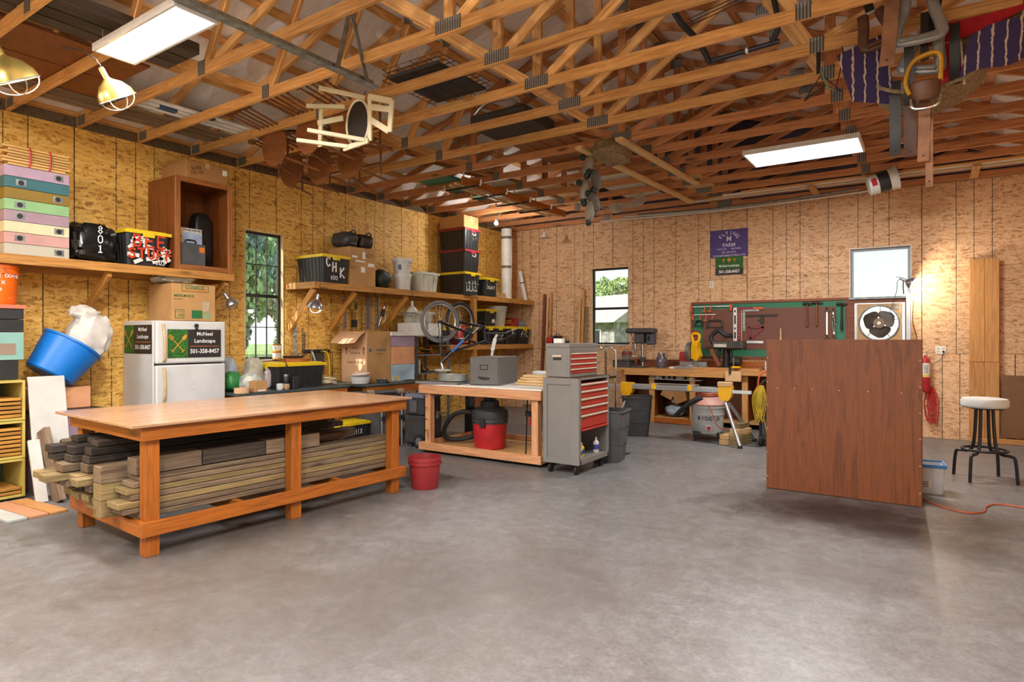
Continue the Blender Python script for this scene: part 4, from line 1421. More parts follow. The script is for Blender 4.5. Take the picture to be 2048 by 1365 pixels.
hd = uc.box('handle_recess', (0.09, -0.004, 0.18), (0.19, 0.002, 0.225), M_BLACKP, 0.002)
uc.box('handle_grip', (0.085, -0.012, 0.212), (0.195, -0.002, 0.235), M_TRIM, 0.003, parent=hd)
uc.box('lock', (UW + 0.003, UD / 2 - 0.006, UH - 0.03), (UW + 0.006, UD / 2 + 0.006, UH - 0.012), M_CHROME, 0.001)
# small white boxes and dark tools on the chest
c = Thing('small_box', 'small white cardboard box lying on the grey top tool chest', 'box', (4.12, -4.92, zt + 0.007 + UH + 0.001), 10)
c.box('box_base', (-0.05, -0.04, 0), (0.05, 0.04, 0.035), M_WHITEP, 0.002)
c.box('box_lid', (-0.052, -0.042, 0.035), (0.052, 0.042, 0.05), M_WHITEP, 0.002)
# bent chrome tube of a hand truck behind the chest
ht = Thing('hand_truck', 'chrome tube hand truck parked behind the tool cabinet', 'hand truck', (4.12, -3.86, 0), 0)
for y in (0.0, 0.30):
    ht.tube('frame_tube', smooth_path([(-0.12, y, 1.32), (-0.03, y, 1.33), (0.03, y, 1.28), (0.05, y, 1.18), (0.05, y, 0.16)], 5), 0.014, M_CHROME, 10)
ht.board('cross_bar', (0.05, 0.0, 0.95), (0.05, 0.30, 0.95), 0.02, 0.03, M_CHROME)
ht.board('cross_bar', (0.05, 0.0, 0.5), (0.05, 0.30, 0.5), 0.02, 0.03, M_CHROME)
ht.box('toe_plate', (0.05, 0.0, 0.0), (0.25, 0.30, 0.006), M_IRON, 0.001)
ht.cyl('wheel', (0.0, -0.05, 0.10), (0.0, -0.01, 0.10), 0.10, M_RUBBER, seg=20)
ht.cyl('wheel', (0.0, 0.31, 0.10), (0.0, 0.35, 0.10), 0.10, M_RUBBER, seg=20)

# ------------------------------------------------------------ square grey rubbish bins
def bin_mesh(w0, w1, h):
    mb = MB()
    zs = [(0, w0), (h * 0.33, w0 + (w1 - w0) * .33), (h * 0.335, w0 + (w1 - w0) * .33 + .012), (h * 0.66, w0 + (w1 - w0) * .66 + .008), (h * 0.665, w0 + (w1 - w0) * .66 + .02), (h - 0.02, w1), (h - 0.02, w1 + 0.03), (h, w1 + 0.03), (h, w1 - 0.01), (0.02, w0 - 0.015)]
    n = 16
    vs, fs = [], []
    for z, w_ in zs:
        a, c = w_ / 2, 0.035
        for q, (sx, sy) in enumerate(((1, 1), (-1, 1), (-1, -1), (1, -1))):
            for i in range(4):
                an = R(q * 90 + i * 30)
                vs.append((sx * (a - c) + c * math.cos(an), sy * (a - c) + c * math.sin(an), z))
    for j in range(len(zs) - 1):
        for i in range(n):
            k = (i + 1) % n
            fs.append((j * n + i, j * n + k, (j + 1) * n + k, (j + 1) * n + i))
    fs.append(tuple(reversed(range(n))))
    fs.append(tuple(range((len(zs) - 1) * n, len(zs) * n)))
    return mb.add(vs, fs, True)
single('rubbish_bin', 'grey square rubbish bin standing right beside the tool cabinet', 'bin', bin_mesh(0.30, 0.40, 0.60), M_GREYP, (4.335, -4.10, 0), 8)
single('rubbish_bin', 'darker square rubbish bin on its own under the saw stand rail', 'bin', bin_mesh(0.32, 0.42, 0.58), M_BLACKP2, (3.86, -2.13, 0), 20)

# ------------------------------------------------------------ brown plywood cabinet seen from behind
bc = Thing('plywood_cabinet', 'tall brown plywood cabinet turned with its back to the room', 'cabinet', (6.172, -4.52, 0), 0)
bc.box('back_panel', (0, 0, 0.006), (1.246, 0.012, 1.425), M_PLYBROWN, 0.001)
bc.box('side_panel', (0, 0.012, 0), (0.018, 0.55, 1.42), M_PLYBROWN, 0.001)
bc.box('side_panel', (1.228, 0.012, 0), (1.246, 0.55, 1.42), M_PLYBROWN, 0.001)
bc.box('top_panel', (0.018, 0.012, 1.402), (1.228, 0.55, 1.42), M_PLYBIRCH, 0.001)
bc.box('bottom_panel', (0.018, 0.012, 0.08), (1.228, 0.55, 0.098), M_PLYBIRCH, 0.001)
for z in (0.52, 0.95):
    bc.box('shelf', (0.018, 0.012, z), (1.228, 0.53, z + 0.018), M_PLYBIRCH, 0.001)
for z in (0.12, 0.35, 0.58, 0.8, 1.02, 1.25):
    for x in (0.012, 1.234):
        bc.cyl('screw', (x, -0.0015, z), (x, 0.001, z), 0.004, M_WHITEP, seg=8)
for x in (0.1, 0.25, 0.4, 0.62, 0.85, 1.1):
    bc.cyl('screw', (x, -0.0015, 0.965), (x, 0.001, 0.965), 0.004, M_WHITEP, seg=8)

# ------------------------------------------------------------ stool, tub, cords
st = Thing('shop_stool', 'black steel shop stool with a white padded seat', 'stool', (7.93, -2.90, 0), 18)
st.lathe('seat_pad', [(0.001, 0.735), (0.185, 0.735), (0.20, 0.75), (0.203, 0.80), (0.19, 0.825), (0.14, 0.832), (0.001, 0.834)], mat('white_vinyl', 'd8d6d2', 0.5, 0, 0.05), seg=32)
st.box('seat_plate', (-0.12, -0.12, 0.718), (0.12, 0.12, 0.735), M_BLACK, 0.003)
for k in range(4):
    a = R(45 + 90 * k)
    c, s_ = math.cos(a), math.sin(a)
    p = [(0.075, 0.72), (0.085, 0.5), (0.105, 0.33), (0.15, 0.275), (0.225, 0.268), (0.265, 0.235), (0.285, 0.0)]
    st.tube('leg', smooth_path([(r * c, r * s_, z) for r, z in p], 4), 0.0155, M_BLACK, 10)
st.tube('foot_ring', [(0.19 * math.cos(2 * PI * i / 28), 0.19 * math.sin(2 * PI * i / 28), 0.305) for i in range(28)], 0.013, M_BLACK, 8, closed=True)
pt = Thing('plastic_tub', 'square clear plastic tub with a blue rim beside the plywood cabinet', 'tub', (7.45, -3.78, 0), 6)
M_TUBW = mat('milky_tub', 'cfd2d6', 0.25, 0, 0.05)
pt.mb('tub', tote_mesh(0.26, 0.26, 0.255, 0.12, 2), M_TUBW)
f = MB()
for (a, b) in (((-.14, -.14, .24), (.14, -.125, .27)), ((-.14, .125, .24), (.14, .14, .27)), ((-.14, -.125, .24), (-.125, .125, .27)), ((.125, -.125, .24), (.14, .125, .27))):
    f.box(a, b)
pt.mb('rim', f, mat('blue_rim', '3d83c4', 0.4))
pt.box('label', (-0.09, -0.124, 0.05), (0.02, -0.121, 0.13), M_WHITEP, 0, rot=(-4, 0, 0))
for k in range(4):
    pt.box('label_line', (-0.08, -0.1265, 0.06 + 0.015 * k), (0.0, -0.1235, 0.066 + .015 * k), M_INK, 0, rot=(-4, 0, 0))
single('extension_cord', 'orange extension cord lying across the floor by the plywood cabinet', 'cord', MB().tube(smooth_path([(7.42, -4.22, 0.008), (7.56, -4.42, 0.008), (7.72, -4.52, 0.008), (7.84, -4.42, 0.008), (7.87, -4.22, 0.008), (7.95, -4.06, 0.008), (8.12, -4.06, 0.008), (8.4, -4.15, 0.008), (8.9, -4.3, 0.008)], 8), 0.006, 8), M_OCORD)
# fire extinguisher on the back wall
fe = Thing('fire_extinguisher', 'red fire extinguisher hung on the strand board wall', 'extinguisher', (7.405, -0.10, 0.66))
fe.lathe('cylinder', [(0.001, 0), (0.05, 0), (0.058, 0.012), (0.058, 0.45), (0.045, 0.485), (0.02, 0.50), (0.018, 0.52), (0.001, 0.52)], M_RED, seg=24)
fe.lathe('label', [(0.0585, 0.22), (0.0585, 0.42)], M_WHITEP, seg=24)
fe.lathe('label_band', [(0.0588, 0.225), (0.0588, 0.25)], M_YELLOW, seg=24)
for k in range(6):
    fe.box('label_line', (-0.02, -0.0605, 0.28 + 0.02 * k), (0.03, -0.0578, 0.286 + 0.02 * k), M_INK, 0)
fe.lathe('valve', [(0.001, 0.52), (0.02, 0.52), (0.02, 0.55), (0.012, 0.56), (0.001, 0.56)], M_CHROME, seg=14)
fe.board('lever', (-0.01, 0, 0.57), (0.08, 0, 0.61), 0.018, 0.008, M_CHROME)
fe.board('lever', (-0.01, 0, 0.56), (0.085, 0, 0.56), 0.018, 0.008, M_CHROME)
fe.cyl('gauge', (-0.02, -0.03, 0.545), (-0.02, -0.015, 0.545), 0.014, M_WHITEP, seg=14)
fe.tube('hose', smooth_path([(-0.02, 0, 0.55), (-0.07, 0, 0.53), (-0.075, -0.01, 0.35), (-0.07, 0, 0.2)]), 0.009, M_RUBBER, 8)
fe.box('wall_bracket', (-0.03, 0.05, 0.38), (0.03, 0.10, 0.46), M_IRON, 0.002)
# red cord bundle hanging below it
rc = Thing('cord_bundle', 'bundle of red extension cord hanging below the fire extinguisher', 'cord', (7.46, -0.06, 0.66))
for k in range(6):
    rd = random.Random(k)
    x = 0.02 * (k - 2.5)
    rc.tube('loop', smooth_path([(x * .3, -.01, 0.08), (x - 0.03 + rd.uniform(-.01, .01), -0.02, -0.15), (x + 0.02, -0.03, -0.42 - 0.02 * (k % 3)), (x + 0.05 + rd.uniform(-.01, .01), -0.02, -0.15), (x * .3 + .02, -.01, 0.08)], 5), 0.006, M_RED, 6)
def outlet(label, x, z, w_, h, n=1):
    t = Thing('power_outlet', label, 'outlet', (x, 0, z))
    t.box('cover_plate', (-w_ / 2, -0.007, -h / 2), (w_ / 2, 0, h / 2), M_WHITEP, 0.002)
    for i in range(n):
        cx = (i - (n - 1) / 2) * w_ / n
        for dz in (-0.022, 0.022):
            t.cyl('socket', (cx, -0.009, dz), (cx, -0.006, dz), 0.016, M_OFFW, seg=14)
            for s in (-1, 1):
                t.box('slot', (cx + s * .006 - .001, -0.0095, dz - .005), (cx + s * .006 + .001, -0.0088, dz + .005), M_INK, 0)
    return t
o1 = outlet('white double wall outlet with a black plug beside the fire extinguisher', 7.585, 1.265, 0.125, 0.115, 2)
o1.box('plug', (0.02, -0.035, -0.03), (0.045, -0.009, -0.008), M_BLACKP, 0.003)
o1.tube('plug_cord', smooth_path([(0.032, -0.03, -0.03), (0.02, -0.03, -0.10), (-0.05, -0.03, -0.17), (-0.14, -0.03, -0.19)]), 0.004, M_BLACKP, 6)
o2 = outlet('small white switch plate with red marks below the green landscape sign', 4.33, 2.36, 0.07, 0.12, 1)
# hand tools hung on the far rail inside the pine bench
for i, (x, mt0, L_, nm) in enumerate(((2.42, M_STEEL, 0.22, 'steel scraper'), (2.52, M_YCORD, 0.26, 'yellow handled file'), (2.62, M_RED, 0.20, 'red handled chisel'), (3.22, M_STEEL, 0.24, 'steel pry bar'), (3.32, M_IRON, 0.28, 'dark iron punch'))):
    t = Thing('hand_tool', nm + ' hung from the far rail of the pine bench', 'hand tool', (x, -3.86, 0.74 - L_), group='hand tools under the pine bench')
    t.cyl('tool_handle', (0, 0, L_ * 0.55), (0, 0, L_), 0.014, mt0, seg=10)
    t.board('tool_blade', (0, 0, 0), (0, 0, L_ * 0.55), 0.024, 0.006, M_STEEL, up=(0, 1, 0))
# ------------------------------------------------------------ helpers for soft things
def sbag(c, r, seed=0, amp=0.12, e=0.6, freq=2.0, seg=30, rings=18, pinch=None):
    """boxy sack: a rounded block with creases"""
    from mathutils import noise as nz
    mb = MB()
    c, r = V(c), V(r)
    sg = lambda q: math.copysign(abs(q) ** e, q)
    vs, fs = [], []
    for i in range(rings + 1):
        th = PI * i / rings
        for k in range(seg):
            ph = 2 * PI * k / seg
            d = V((math.sin(th) * math.cos(ph), math.sin(th) * math.sin(ph), -math.cos(th)))
            q = V((sg(d.x) * abs(math.sin(th)) ** 0.2, sg(d.y) * abs(math.sin(th)) ** 0.2, sg(d.z)))
            cr = nz.noise(d * freq + V((seed * 3.7, seed, 0))) + 0.6 * abs(nz.noise(d * freq * 2.6 + V((1, seed * 2.1, 5))))
            f = 1 + amp * cr - amp * 0.3
            p = V((q.x * r.x, q.y * r.y, q.z * r.z)) * f
            if pinch and p.z > 0:
                f2 = 1 - pinch * (p.z / r.z) ** 2
                p.x *= f2
                p.y *= f2
            p.z = max(p.z, -r.z)
            vs.append(c + p)
    for i in range(rings):
        for k in range(seg):
            l = (k + 1) % seg
            fs.append((i * seg + k, i * seg + l, (i + 1) * seg + l, (i + 1) * seg + k))
    return mb.add(vs, fs, True)
def shelf_bracket(t, y, x0=0.03, z0=1.56, x1=0.56, z1=2.10, mt=W_SHELF):
    t.board('brace', (x0, y, z0), (x1, y, z1), 0.038, 0.089, mt, up=(0, 1, 0) if False else (-1, 0, 1))

# ------------------------------------------------------------ wall shelf on the hive side
sa = Thing('timber_shelf', 'long pine wall shelf carrying the painted hive boxes', 'shelf', (0, 0, 0))
ST = 2.2
sa.box('shelf_deck', (0.002, -9.9, ST - 0.018), (0.60, -6.56, ST), M_PLYBIRCH, 0.002)
sa.board('front_rail', (0.602, -9.9, ST - 0.045), (0.602, -6.54, ST - 0.045), 0.038, 0.089, W_SHELF)
sa.board('wall_ledger', (0.021, -9.9, ST - 0.064), (0.021, -6.56, ST - 0.064), 0.038, 0.089, W_SHELF)
sa.board('end_rail', (0.04, -6.56, ST - 0.064), (0.58, -6.56, ST - 0.064), 0.038, 0.089, W_SHELF)
for y in (-9.2, -7.88, -6.62):
    sa.board('brace', (0.03, y, 1.72), (0.57, y, 2.10), 0.038, 0.089, W_SHELF, up=(-1, 0, 1))
# the eight painted supers
hc = [('old_white', 'b9b6a6', 'a29d8c', 'greyish white', 0.17), ('pink', 'c89a94', 'a87a74', 'pink', -0.14), ('cream', 'd9d3ae', 'b8ae86', 'cream', 0.17), ('mauve', 'a78d9c', '8c7480', 'mauve', -0.14), ('mint', '8fbd86', '76a06e', 'mint green', -0.14), ('mustard', '8d7224', '6f5818', 'mustard', 0.16), ('teal', '356b73', '285058', 'teal', -0.13), ('orchid', 'b59ab0', '97808f', 'orchid', 0.165)]
for i, (nm, c, wr, word, dk) in enumerate(hc):
    hive('%s painted shallow hive box with a round vent, in the shelf stack' % word, (0.365, -8.487, ST + 0.001 + 0.1015 * i), 90, 0.51, 0.41, 0.1, worn('hive_' + nm, c, wr, 0.18, 0.6, 9), 'shallow_hive_box', 'painted hive boxes on the wall shelf', hand=False, disk=dk)
fb = Thing('frame_bundle', 'bundle of thin pine frame bars tied with two red straps on the hive stack', 'wood bundle', (0.36, -8.49, ST + 0.001 + 0.1015 * 8))
rd = random.Random(3)
for i in range(7):
    for j in range(5):
        L_ = 0.46 + rd.uniform(-0.03, 0.07)
        fb.board('frame_bar', (0.20 - 0.05 * j, -L_ / 2 + rd.uniform(-.03, .03), 0.012 + 0.026 * i), (0.20 - 0.05 * j, L_ / 2, 0.012 + 0.026 * i), 0.028, 0.02, W_STRIP, bev=0.001)
for y in (-0.07, 0.09):
    fb.tube('strap', [(0.222, y, 0.0), (0.226, y + .01, 0.05), (0.226, y + .012, 0.12), (0.222, y + .005, 0.185), (-0.03, y, 0.188)], 0.008, M_RED, 6, flat=0.3)
b = Thing('trash_bag_bundle', 'black trash bag bundle marked 801 beside the shelf hive boxes', 'bag', (0.30, -7.975, ST))
b.mb('bag', sbag((0, 0, 0.205), (0.235, 0.235, 0.205), 4, 0.17, 0.5, 3.4, 44, 28), M_TRASH)
for i, ch in enumerate('801'):
    b.strokes('number', ch, 0.075, 0.011, M_PRINTW, (0.268, 0.02, 0.325 - 0.095 * i), (0, 1, 0), (0, 0, 1), lift=0.004, adv=0.8)
t = tote('black tote with a yellow lid sprayed BEE STUFF on the shelf', (0.30, -7.485, ST), 0, 0.50, 0.455, 0.39, group='totes on the wall shelves')
fr = rmat()
m = MB()
rd = random.Random(8)
for i in range(16):
    y, z = rd.uniform(-0.2, 0.2), rd.uniform(0.05, 0.3)
    a = rd.uniform(0, 3)
    m.bar((0.252, y - 0.06 * math.cos(a), z - 0.03 * math.sin(a)), (0.252, y + 0.06 * math.cos(a), z + 0.03 * math.sin(a)), 0.002, 0.04, (0, 0, 1))
t.mb('white_spray', m, M_PAINTW)
t.strokes('lettering', 'BEE', 0.12, 0.026, M_PAINTO, (0.256, 0.02, 0.27), (0, 1, 0), (0, 0, 1), adv=1.0, lift=.001)
t.strokes('lettering', 'STUFF', 0.10, 0.024, M_PAINTO, (0.256, 0.03, 0.135), (0, 1, 0), (0, 0, 1), adv=0.95, lift=.001, seed=4)
t.strokes('number', '803', 0.045, 0.007, M_PRINTW, (0.2585, 0.12, 0.05), (0, 1, 0), (0, 0, 1), lift=.001)
# open wooden cabinet
cb = Thing('wooden_cabinet', 'open fronted wooden box cabinet standing on the wall shelf', 'cabinet', (0, -7.235, ST))
CWd, CHt = 0.67, 1.03
M_CABW = W_RED
for (a, c_) in (((0.02, 0, 0), (0.60, 0.02, CHt)), ((0.02, CWd - 0.02, 0), (0.60, CWd, CHt))):
    cb.box('side_panel', a, c_, M_PLYBROWN, 0.002)
cb.box('top_panel', (0.02, 0.02, CHt - 0.02), (0.60, CWd - 0.02, CHt), M_PLYBROWN, 0.002)
cb.box('bottom_panel', (0.02, 0.02, 0), (0.60, CWd - 0.02, 0.02), M_PLYBROWN, 0.002)
cb.box('back_panel', (0.02, 0.02, 0.02), (0.032, CWd - 0.02, CHt - 0.02), M_PLYBROWN, 0.001)
W_FACE = wood('cabinet_face', 'a8672f', '7f4a20', 0.5, var=0.05)
for (p, q) in (((0.61, 0.028, 0), (0.61, 0.028, CHt)), ((0.61, CWd - 0.028, 0), (0.61, CWd - 0.028, CHt))):
    cb.board('face_stile', p, q, 0.056, 0.02, W_FACE, up=(1, 0, 0))
for z in (0.03, CHt - 0.028):
    cb.board('face_rail', (0.61, 0.056, z), (0.61, CWd - 0.056, z), 0.02, 0.056, W_FACE)
k = Thing('tool_case', 'grey plastic power tool case inside the open cabinet', 'case', (0.44, -6.98, ST + 0.021))
k.box('case_body', (-0.07, -0.14, 0), (0.0, 0.16, 0.30), M_BLACKP2, 0.01)
k.box('case_front', (0.001, -0.14, 0), (0.06, 0.16, 0.295), M_GREYP, 0.012)
k.tube('handle', smooth_path([(0, -0.05, 0.30), (0, -0.04, 0.335), (0, 0.06, 0.335), (0, 0.07, 0.30)]), 0.01, M_BLACKP, 8)
k.box('sticker', (0.060, 0.08, 0.20), (0.062, 0.14, 0.26), M_PRINTO, 0)
p = Thing('product_box', 'white and yellow power painter product box in the open cabinet', 'box', (0.34, -6.95, ST + 0.021), 0)
p.box('carton', (-0.08, -0.14, 0), (0.02, 0.16, 0.49), M_WHITEP, 0.003)
p.box('yellow_panel', (0.021, -0.14, 0.30), (0.023, -0.075, 0.488), M_YELLOW, 0)
p.box('picture_panel', (0.021, -0.075, 0.30), (0.0225, 0.16, 0.44), mat('picture_blue', 'a9b8d6', 0.4, 0, 0.2, 8), 0)
p.text('lettering', 'POWER PAINTER', 0.036, M_INK, (0.024, 0.04, 0.465), (0, 1, 0), (0, 0, 1), sx=0.75, bold=0.02)
p.text('lettering', 'wagner', 0.05, M_INK, (0.0245, -0.108, 0.39), (0, 0, 1), (0, -1, 0), bold=0.02)
pb = Thing('person_picture', 'dark leather satchel hung at the back of the open cabinet', 'bag', (0.20, -6.72, ST + 0.021))
pb.mb('satchel', sbag((0, 0, 0.36), (0.10, 0.12, 0.36), 2, 0.06, 0.5), M_LEATHK)
pb.o.name = 'leather_satchel'
cc = carton('flat cardboard box with a white label on top of the open cabinet', (0.34, -6.86, ST + CHt + 0.001), 0, 0.52, 0.50, 0.21, M_CARD3)
cc.box('shipping_label', (0.261, 0.18, 0.11), (0.263, 0.235, 0.17), M_WHITEP, 0)
cc.strokes('handwriting', 'WATER', 0.035, 0.004, M_INK, (0.263, -0.13, 0.13), (0, 1, 0.25), (0, -.25, 1), adv=0.7)
cc.strokes('handwriting', 'FEEDER', 0.035, 0.004, M_INK, (0.263, -0.12, 0.08), (0, 1, 0.25), (0, -.25, 1), adv=0.7)

# ------------------------------------------------------------ hive corner below the shelf
# three deep boxes lying on their sides with frames in them
M_YEDGE = worn('yellow_hive_edge', 'c8b25a', '8a6a2c', 0.3, 0.6, 10)
M_FRAMEW = wood('hive_frame_wood', 'c88f3c', '8c5a20', 0.6, knots=False, var=0.25, grain=0.3)
levels = [(0.02, 0.34, 2), (0.365, 0.335, 7), (0.705, 0.355, 5)]
for i, (z, h, n) in enumerate(levels):
    t = Thing('hive_box', 'yellow edged hive box on its side, %s of three, full of frames' % ('bottom', 'middle', 'top')[i], 'hive box', (0.50, -8.89, z), group='yellow edged hive boxes')
    l, d = 0.50, 0.48
    t.box('side_board', (-d / 2, -l / 2, 0), (d / 2, -l / 2 + 0.02, h), M_YEDGE, 0.002)
    t.box('side_board', (-d / 2, l / 2 - 0.02, 0), (d / 2, l / 2, h), M_YEDGE, 0.002)
    t.box('bottom_board', (-d / 2, -l / 2 + 0.02, 0), (d / 2, l / 2 - 0.02, 0.02), M_YEDGE, 0.002)
    t.box('top_board', (-d / 2, -l / 2 + 0.02, h - 0.02), (d / 2, l / 2 - 0.02, h), M_YEDGE, 0.002)
    t.box('back_board', (-d / 2, -l / 2 + 0.02, 0.02), (-d / 2 + 0.01, l / 2 - 0.02, h - 0.02), mat('hive_green', '5f6b4e', 0.7), 0.001)
    for k in range(n):
        zz = 0.025 + k * 0.037
        f_ = t.board('frame_bar', (d / 2 - 0.03, -l / 2 + 0.025, zz + 0.014), (d / 2 - 0.03, l / 2 - 0.025, zz + 0.014), 0.024, 0.026, M_FRAMEW)
        t.box('comb', (-d / 2 + 0.03, -l / 2 + 0.04, zz + 0.004), (d / 2 - 0.045, l / 2 - 0.04, zz + 0.024), M_FRAMEW, 0.001, parent=f_)
hive('plain black deep hive box standing on the yellow edged boxes', (0.40, -8.88, 1.063), 90, 0.46, 0.42, 0.175, M_BLACKP, group='hive boxes under the shelf')
t = hive('worn teal hive box with a bare wood patch below the black boxes', (0.40, -8.86, 1.24), 90, 0.50, 0.42, 0.25, worn('hive_aqua', '86b3aa', '8a7f70', 0.2, 0.6, 6), group='hive boxes under the shelf')
t.box('bare_patch', (-0.2, -0.213, 0.05), (0.19, -0.2105, 0.15), worn('bare_wood', '94816f', '5e4d40', 0.4, 0.7, 8), 0)
for i in range(2):
    hive('black shallow hive box with a pale handhold, %s of the pair' % ('lower', 'upper')[i], (0.40, -8.86, 1.492 + 0.116 * i), 90, 0.50, 0.42, 0.114, M_BLACKP, group='hive boxes under the shelf')
cv = Thing('hive_cover', 'thin coral painted hive cover under the orange bucket', 'hive cover', (0.40, -8.85, 1.725))
cv.box('cover_board', (-0.215, -0.255, 0), (0.215, 0.255, 0.014), worn('coral', 'd9765c', 'a8523e', 0.1, 0.6), 0.002)
cv.box('cover_cleat', (0.2115, -0.26, -0.02), (0.224, 0.26, 0.0), worn('coral', 'd9765c', 'a8523e', 0.1, 0.6), 0.002)
ob = pail('orange plastic bucket with white tick-box lettering on the hive stack', (0.42, -8.745, 1.740), 0.13, 0.15, 0.36, M_ORANGE, bangle=-70, rings=True, rz=0)
def curved_text(t, txt, size, r, z, a0, mt, adv=0.62, tz=None):
    """letters set round a cylinder"""
    for i, ch in enumerate(txt):
        if ch == ' ':
            continue
        a = a0 + i * size * adv / r
        c, s_ = math.cos(a), math.sin(a)
        t.text('lettering', ch, size, mt, ((r) * c, (r) * s_, z), (-s_, c, 0), (0, 0, 1), bold=0.02)
for j, txt in enumerate(('MORE DOING', 'FIX', 'DO', 'REPEAT')):
    z = 0.26 - 0.062 * j
    a0 = -0.75 if j == 0 else -0.40
    curved_text(ob, txt, 0.044, 0.1525 - 0.006 * j, z, a0, M_PRINTW)
    if j:
        r = 0.152 - 0.006 * j
        ob.box('tick_box', (r * math.cos(-.68) - .002, r * math.sin(-.68) - .016, z - .018), (r * math.cos(-.68) + .002, r * math.sin(-.68) + .016, z + .016), M_PRINTW, 0, rot=(0, 0, R(-.68) * 0 - 39))
# peach hive box, black cover and lavender boxes behind the leaning boards
for i, (z, h) in enumerate(((0.0, 0.24), (0.242, 0.24), (0.484, 0.235))):
    hive('lavender painted hive box in the floor stack, %s' % ('lowest', 'middle', 'upper')[i], (0.42, -8.27, z), 90, 0.50, 0.40, h, M_LAV, group='lavender hive boxes on the floor')
cv = Thing('hive_cover', 'flat black hive cover under the peach hive box', 'hive cover', (0.42, -8.25, 0.722))
cv.box('cover_board', (-0.23, -0.28, 0), (0.23, 0.28, 0.03), M_BLACKP, 0.003)
cv.box('cover_rim', (0.215, -0.28, -0.022), (0.23, 0.28, 0), M_BLACKP, 0.002)
hive('peach painted deep hive box below the blue tub', (0.34, -8.27, 0.754), 90, 0.48, 0.38, 0.205, M_TAN)
tb_ = Thing('plastic_tub', 'big blue plastic tub tipped on its side and holding a white bag', 'tub', (0.45, -8.36, 1.075), rx=-34)
tb_.lathe('tub_body', [(0.001, 0), (0.20, 0), (0.215, 0.015), (0.262, 0.34), (0.275, 0.345), (0.275, 0.365), (0.255, 0.365), (0.205, 0.02), (0.001, 0.018)], M_BLUE, seg=40)
wb_ = Thing('plastic_bag', 'crumpled white feed bag stuffed into the blue tub', 'bag', (0.44, -8.05, 1.37), rx=-20)
wb_.mb('bag', sbag((0, 0, 0.09), (0.17, 0.19, 0.24), 6, 0.22, 0.7, 2.4, pinch=0.15), M_BAGW)
wb_.mb('bag_top', sbag((0.0, -0.10, 0.29), (0.10, 0.13, 0.09), 9, 0.3, 0.8, 2.5), M_BAGW)
def lean(label, p0, p1, w_, h, mt, up, name='plank'):
    m_ = (V(p0) + V(p1)) / 2
    o = link(name, with_mat(box_mesh((V(p1) - V(p0)).length, w_, h, 0.003), mt), frame(m_, m_ + V(p1) - V(p0), up))
    return tag(o, label, 'board')
lean('white painted board leaning against the hive stack', (0.90, -8.47, 0.02), (0.70, -8.47, 1.085), 0.29, 0.02, M_OLDW, (1, 0, 0), 'painted_board')
lean('narrow white trim board leaning at the hive stack', (1.05, -8.62, 0.0), (0.86, -8.62, 0.53), 0.09, 0.03, M_OLDW, (1, 0, 0), 'white_batten')
lean('rough grey plank on edge leaning beside the white trim board', (1.14, -8.52, 0.0), (0.90, -8.56, 0.62), 0.05, 0.17, W_LUM, (1, 0, 0))
lean('wide weathered slab with whitewashed top behind the table end', (1.20, -8.35, 0.0), (0.96, -8.35, 0.52), 0.20, 0.05, W_LUM, (1, 0, 0), 'wood_slab')
for i, (y, c, nm) in enumerate(((-8.98, 'bfc2bd', 'whitish'), (-8.84, 'c78f6a', 'salmon'), (-8.70, 'c9a678', 'plain tan'))):
    mt0 = W_PINE if i == 2 else worn('floor_board_%d' % i, c, '8a7a6a', 0.3, 0.7, 6)
    o = link('loose_plank', with_mat(box_mesh(0.72, 0.13, 0.02, 0.002), mt0), rmat((1.20, y, 0.011), 0, 0, 4))
    tag(o, nm + ' loose plank lying flat on the floor before the hive boxes', 'board', 'loose planks on the floor')

# ------------------------------------------------------------ refrigerator
fr_ = Thing('refrigerator', 'old white refrigerator with a landscape sign on its freezer door', 'refrigerator', (0.02, -7.505, 0))
FW, FD, FH = 0.775, 0.73, 1.625
fr_.box('cabinet', (0, 0, 0.02), (FD - 0.07, FW, FH), M_FRIDGE, 0.012)
dd = fr_.box('freezer_door', (FD - 0.062, 0.0, 1.165), (FD, FW, FH - 0.002), M_FRIDGE, 0.014)
d2 = fr_.box('fridge_door', (FD - 0.062, 0.0, 0.06), (FD, FW, 1.148), M_FRIDGE, 0.014)
fr_.box('door_gasket', (FD - 0.068, 0.01, 0.06), (FD - 0.06, FW - 0.01, FH - 0.02), M_BLACKP, 0.0)
M_YELH = mat('yellowed_handle', 'c2a878', 0.45, 0, 0.12, 12)
fr_.tube('handle', smooth_path([(FD + 0.0, 0.075, 1.19), (FD + 0.028, 0.075, 1.24), (FD + 0.03, 0.072, 1.45), (FD + 0.0, 0.066, 1.585)]), 0.015, M_YELH, 10, parent=dd)
fr_.tube('handle', smooth_path([(FD + 0.0, 0.075, 1.12), (FD + 0.028, 0.075, 1.05), (FD + 0.03, 0.075, 0.85), (FD + 0.0, 0.066, 0.72)]), 0.015, M_YELH, 10, parent=d2)
fr_.box('badge', (FD, 0.66, 1.545), (FD + 0.003, 0.725, 1.562), M_OFFW, 0.001, parent=dd)
for y in (0.40,):
    for z in (0.95, 0.87):
        fr_.cyl('screw', (FD, y, z), (FD + 0.002, y, z), 0.004, M_IRON, seg=8, parent=d2)
fr_.box('foot', (0.05, 0.05, 0), (0.10, 0.10, 0.02), M_BLACKP, 0.002)
fr_.box('foot', (0.05, FW - 0.10, 0), (0.10, FW - 0.05, 0.02), M_BLACKP, 0.002)
fr_.box('foot', (FD - 0.15, 0.05, 0), (FD - 0.10, 0.10, 0.02), M_BLACKP, 0.002)
fr_.box('foot', (FD - 0.15, FW - 0.10, 0), (FD - 0.10, FW - 0.05, 0.02), M_BLACKP, 0.002)
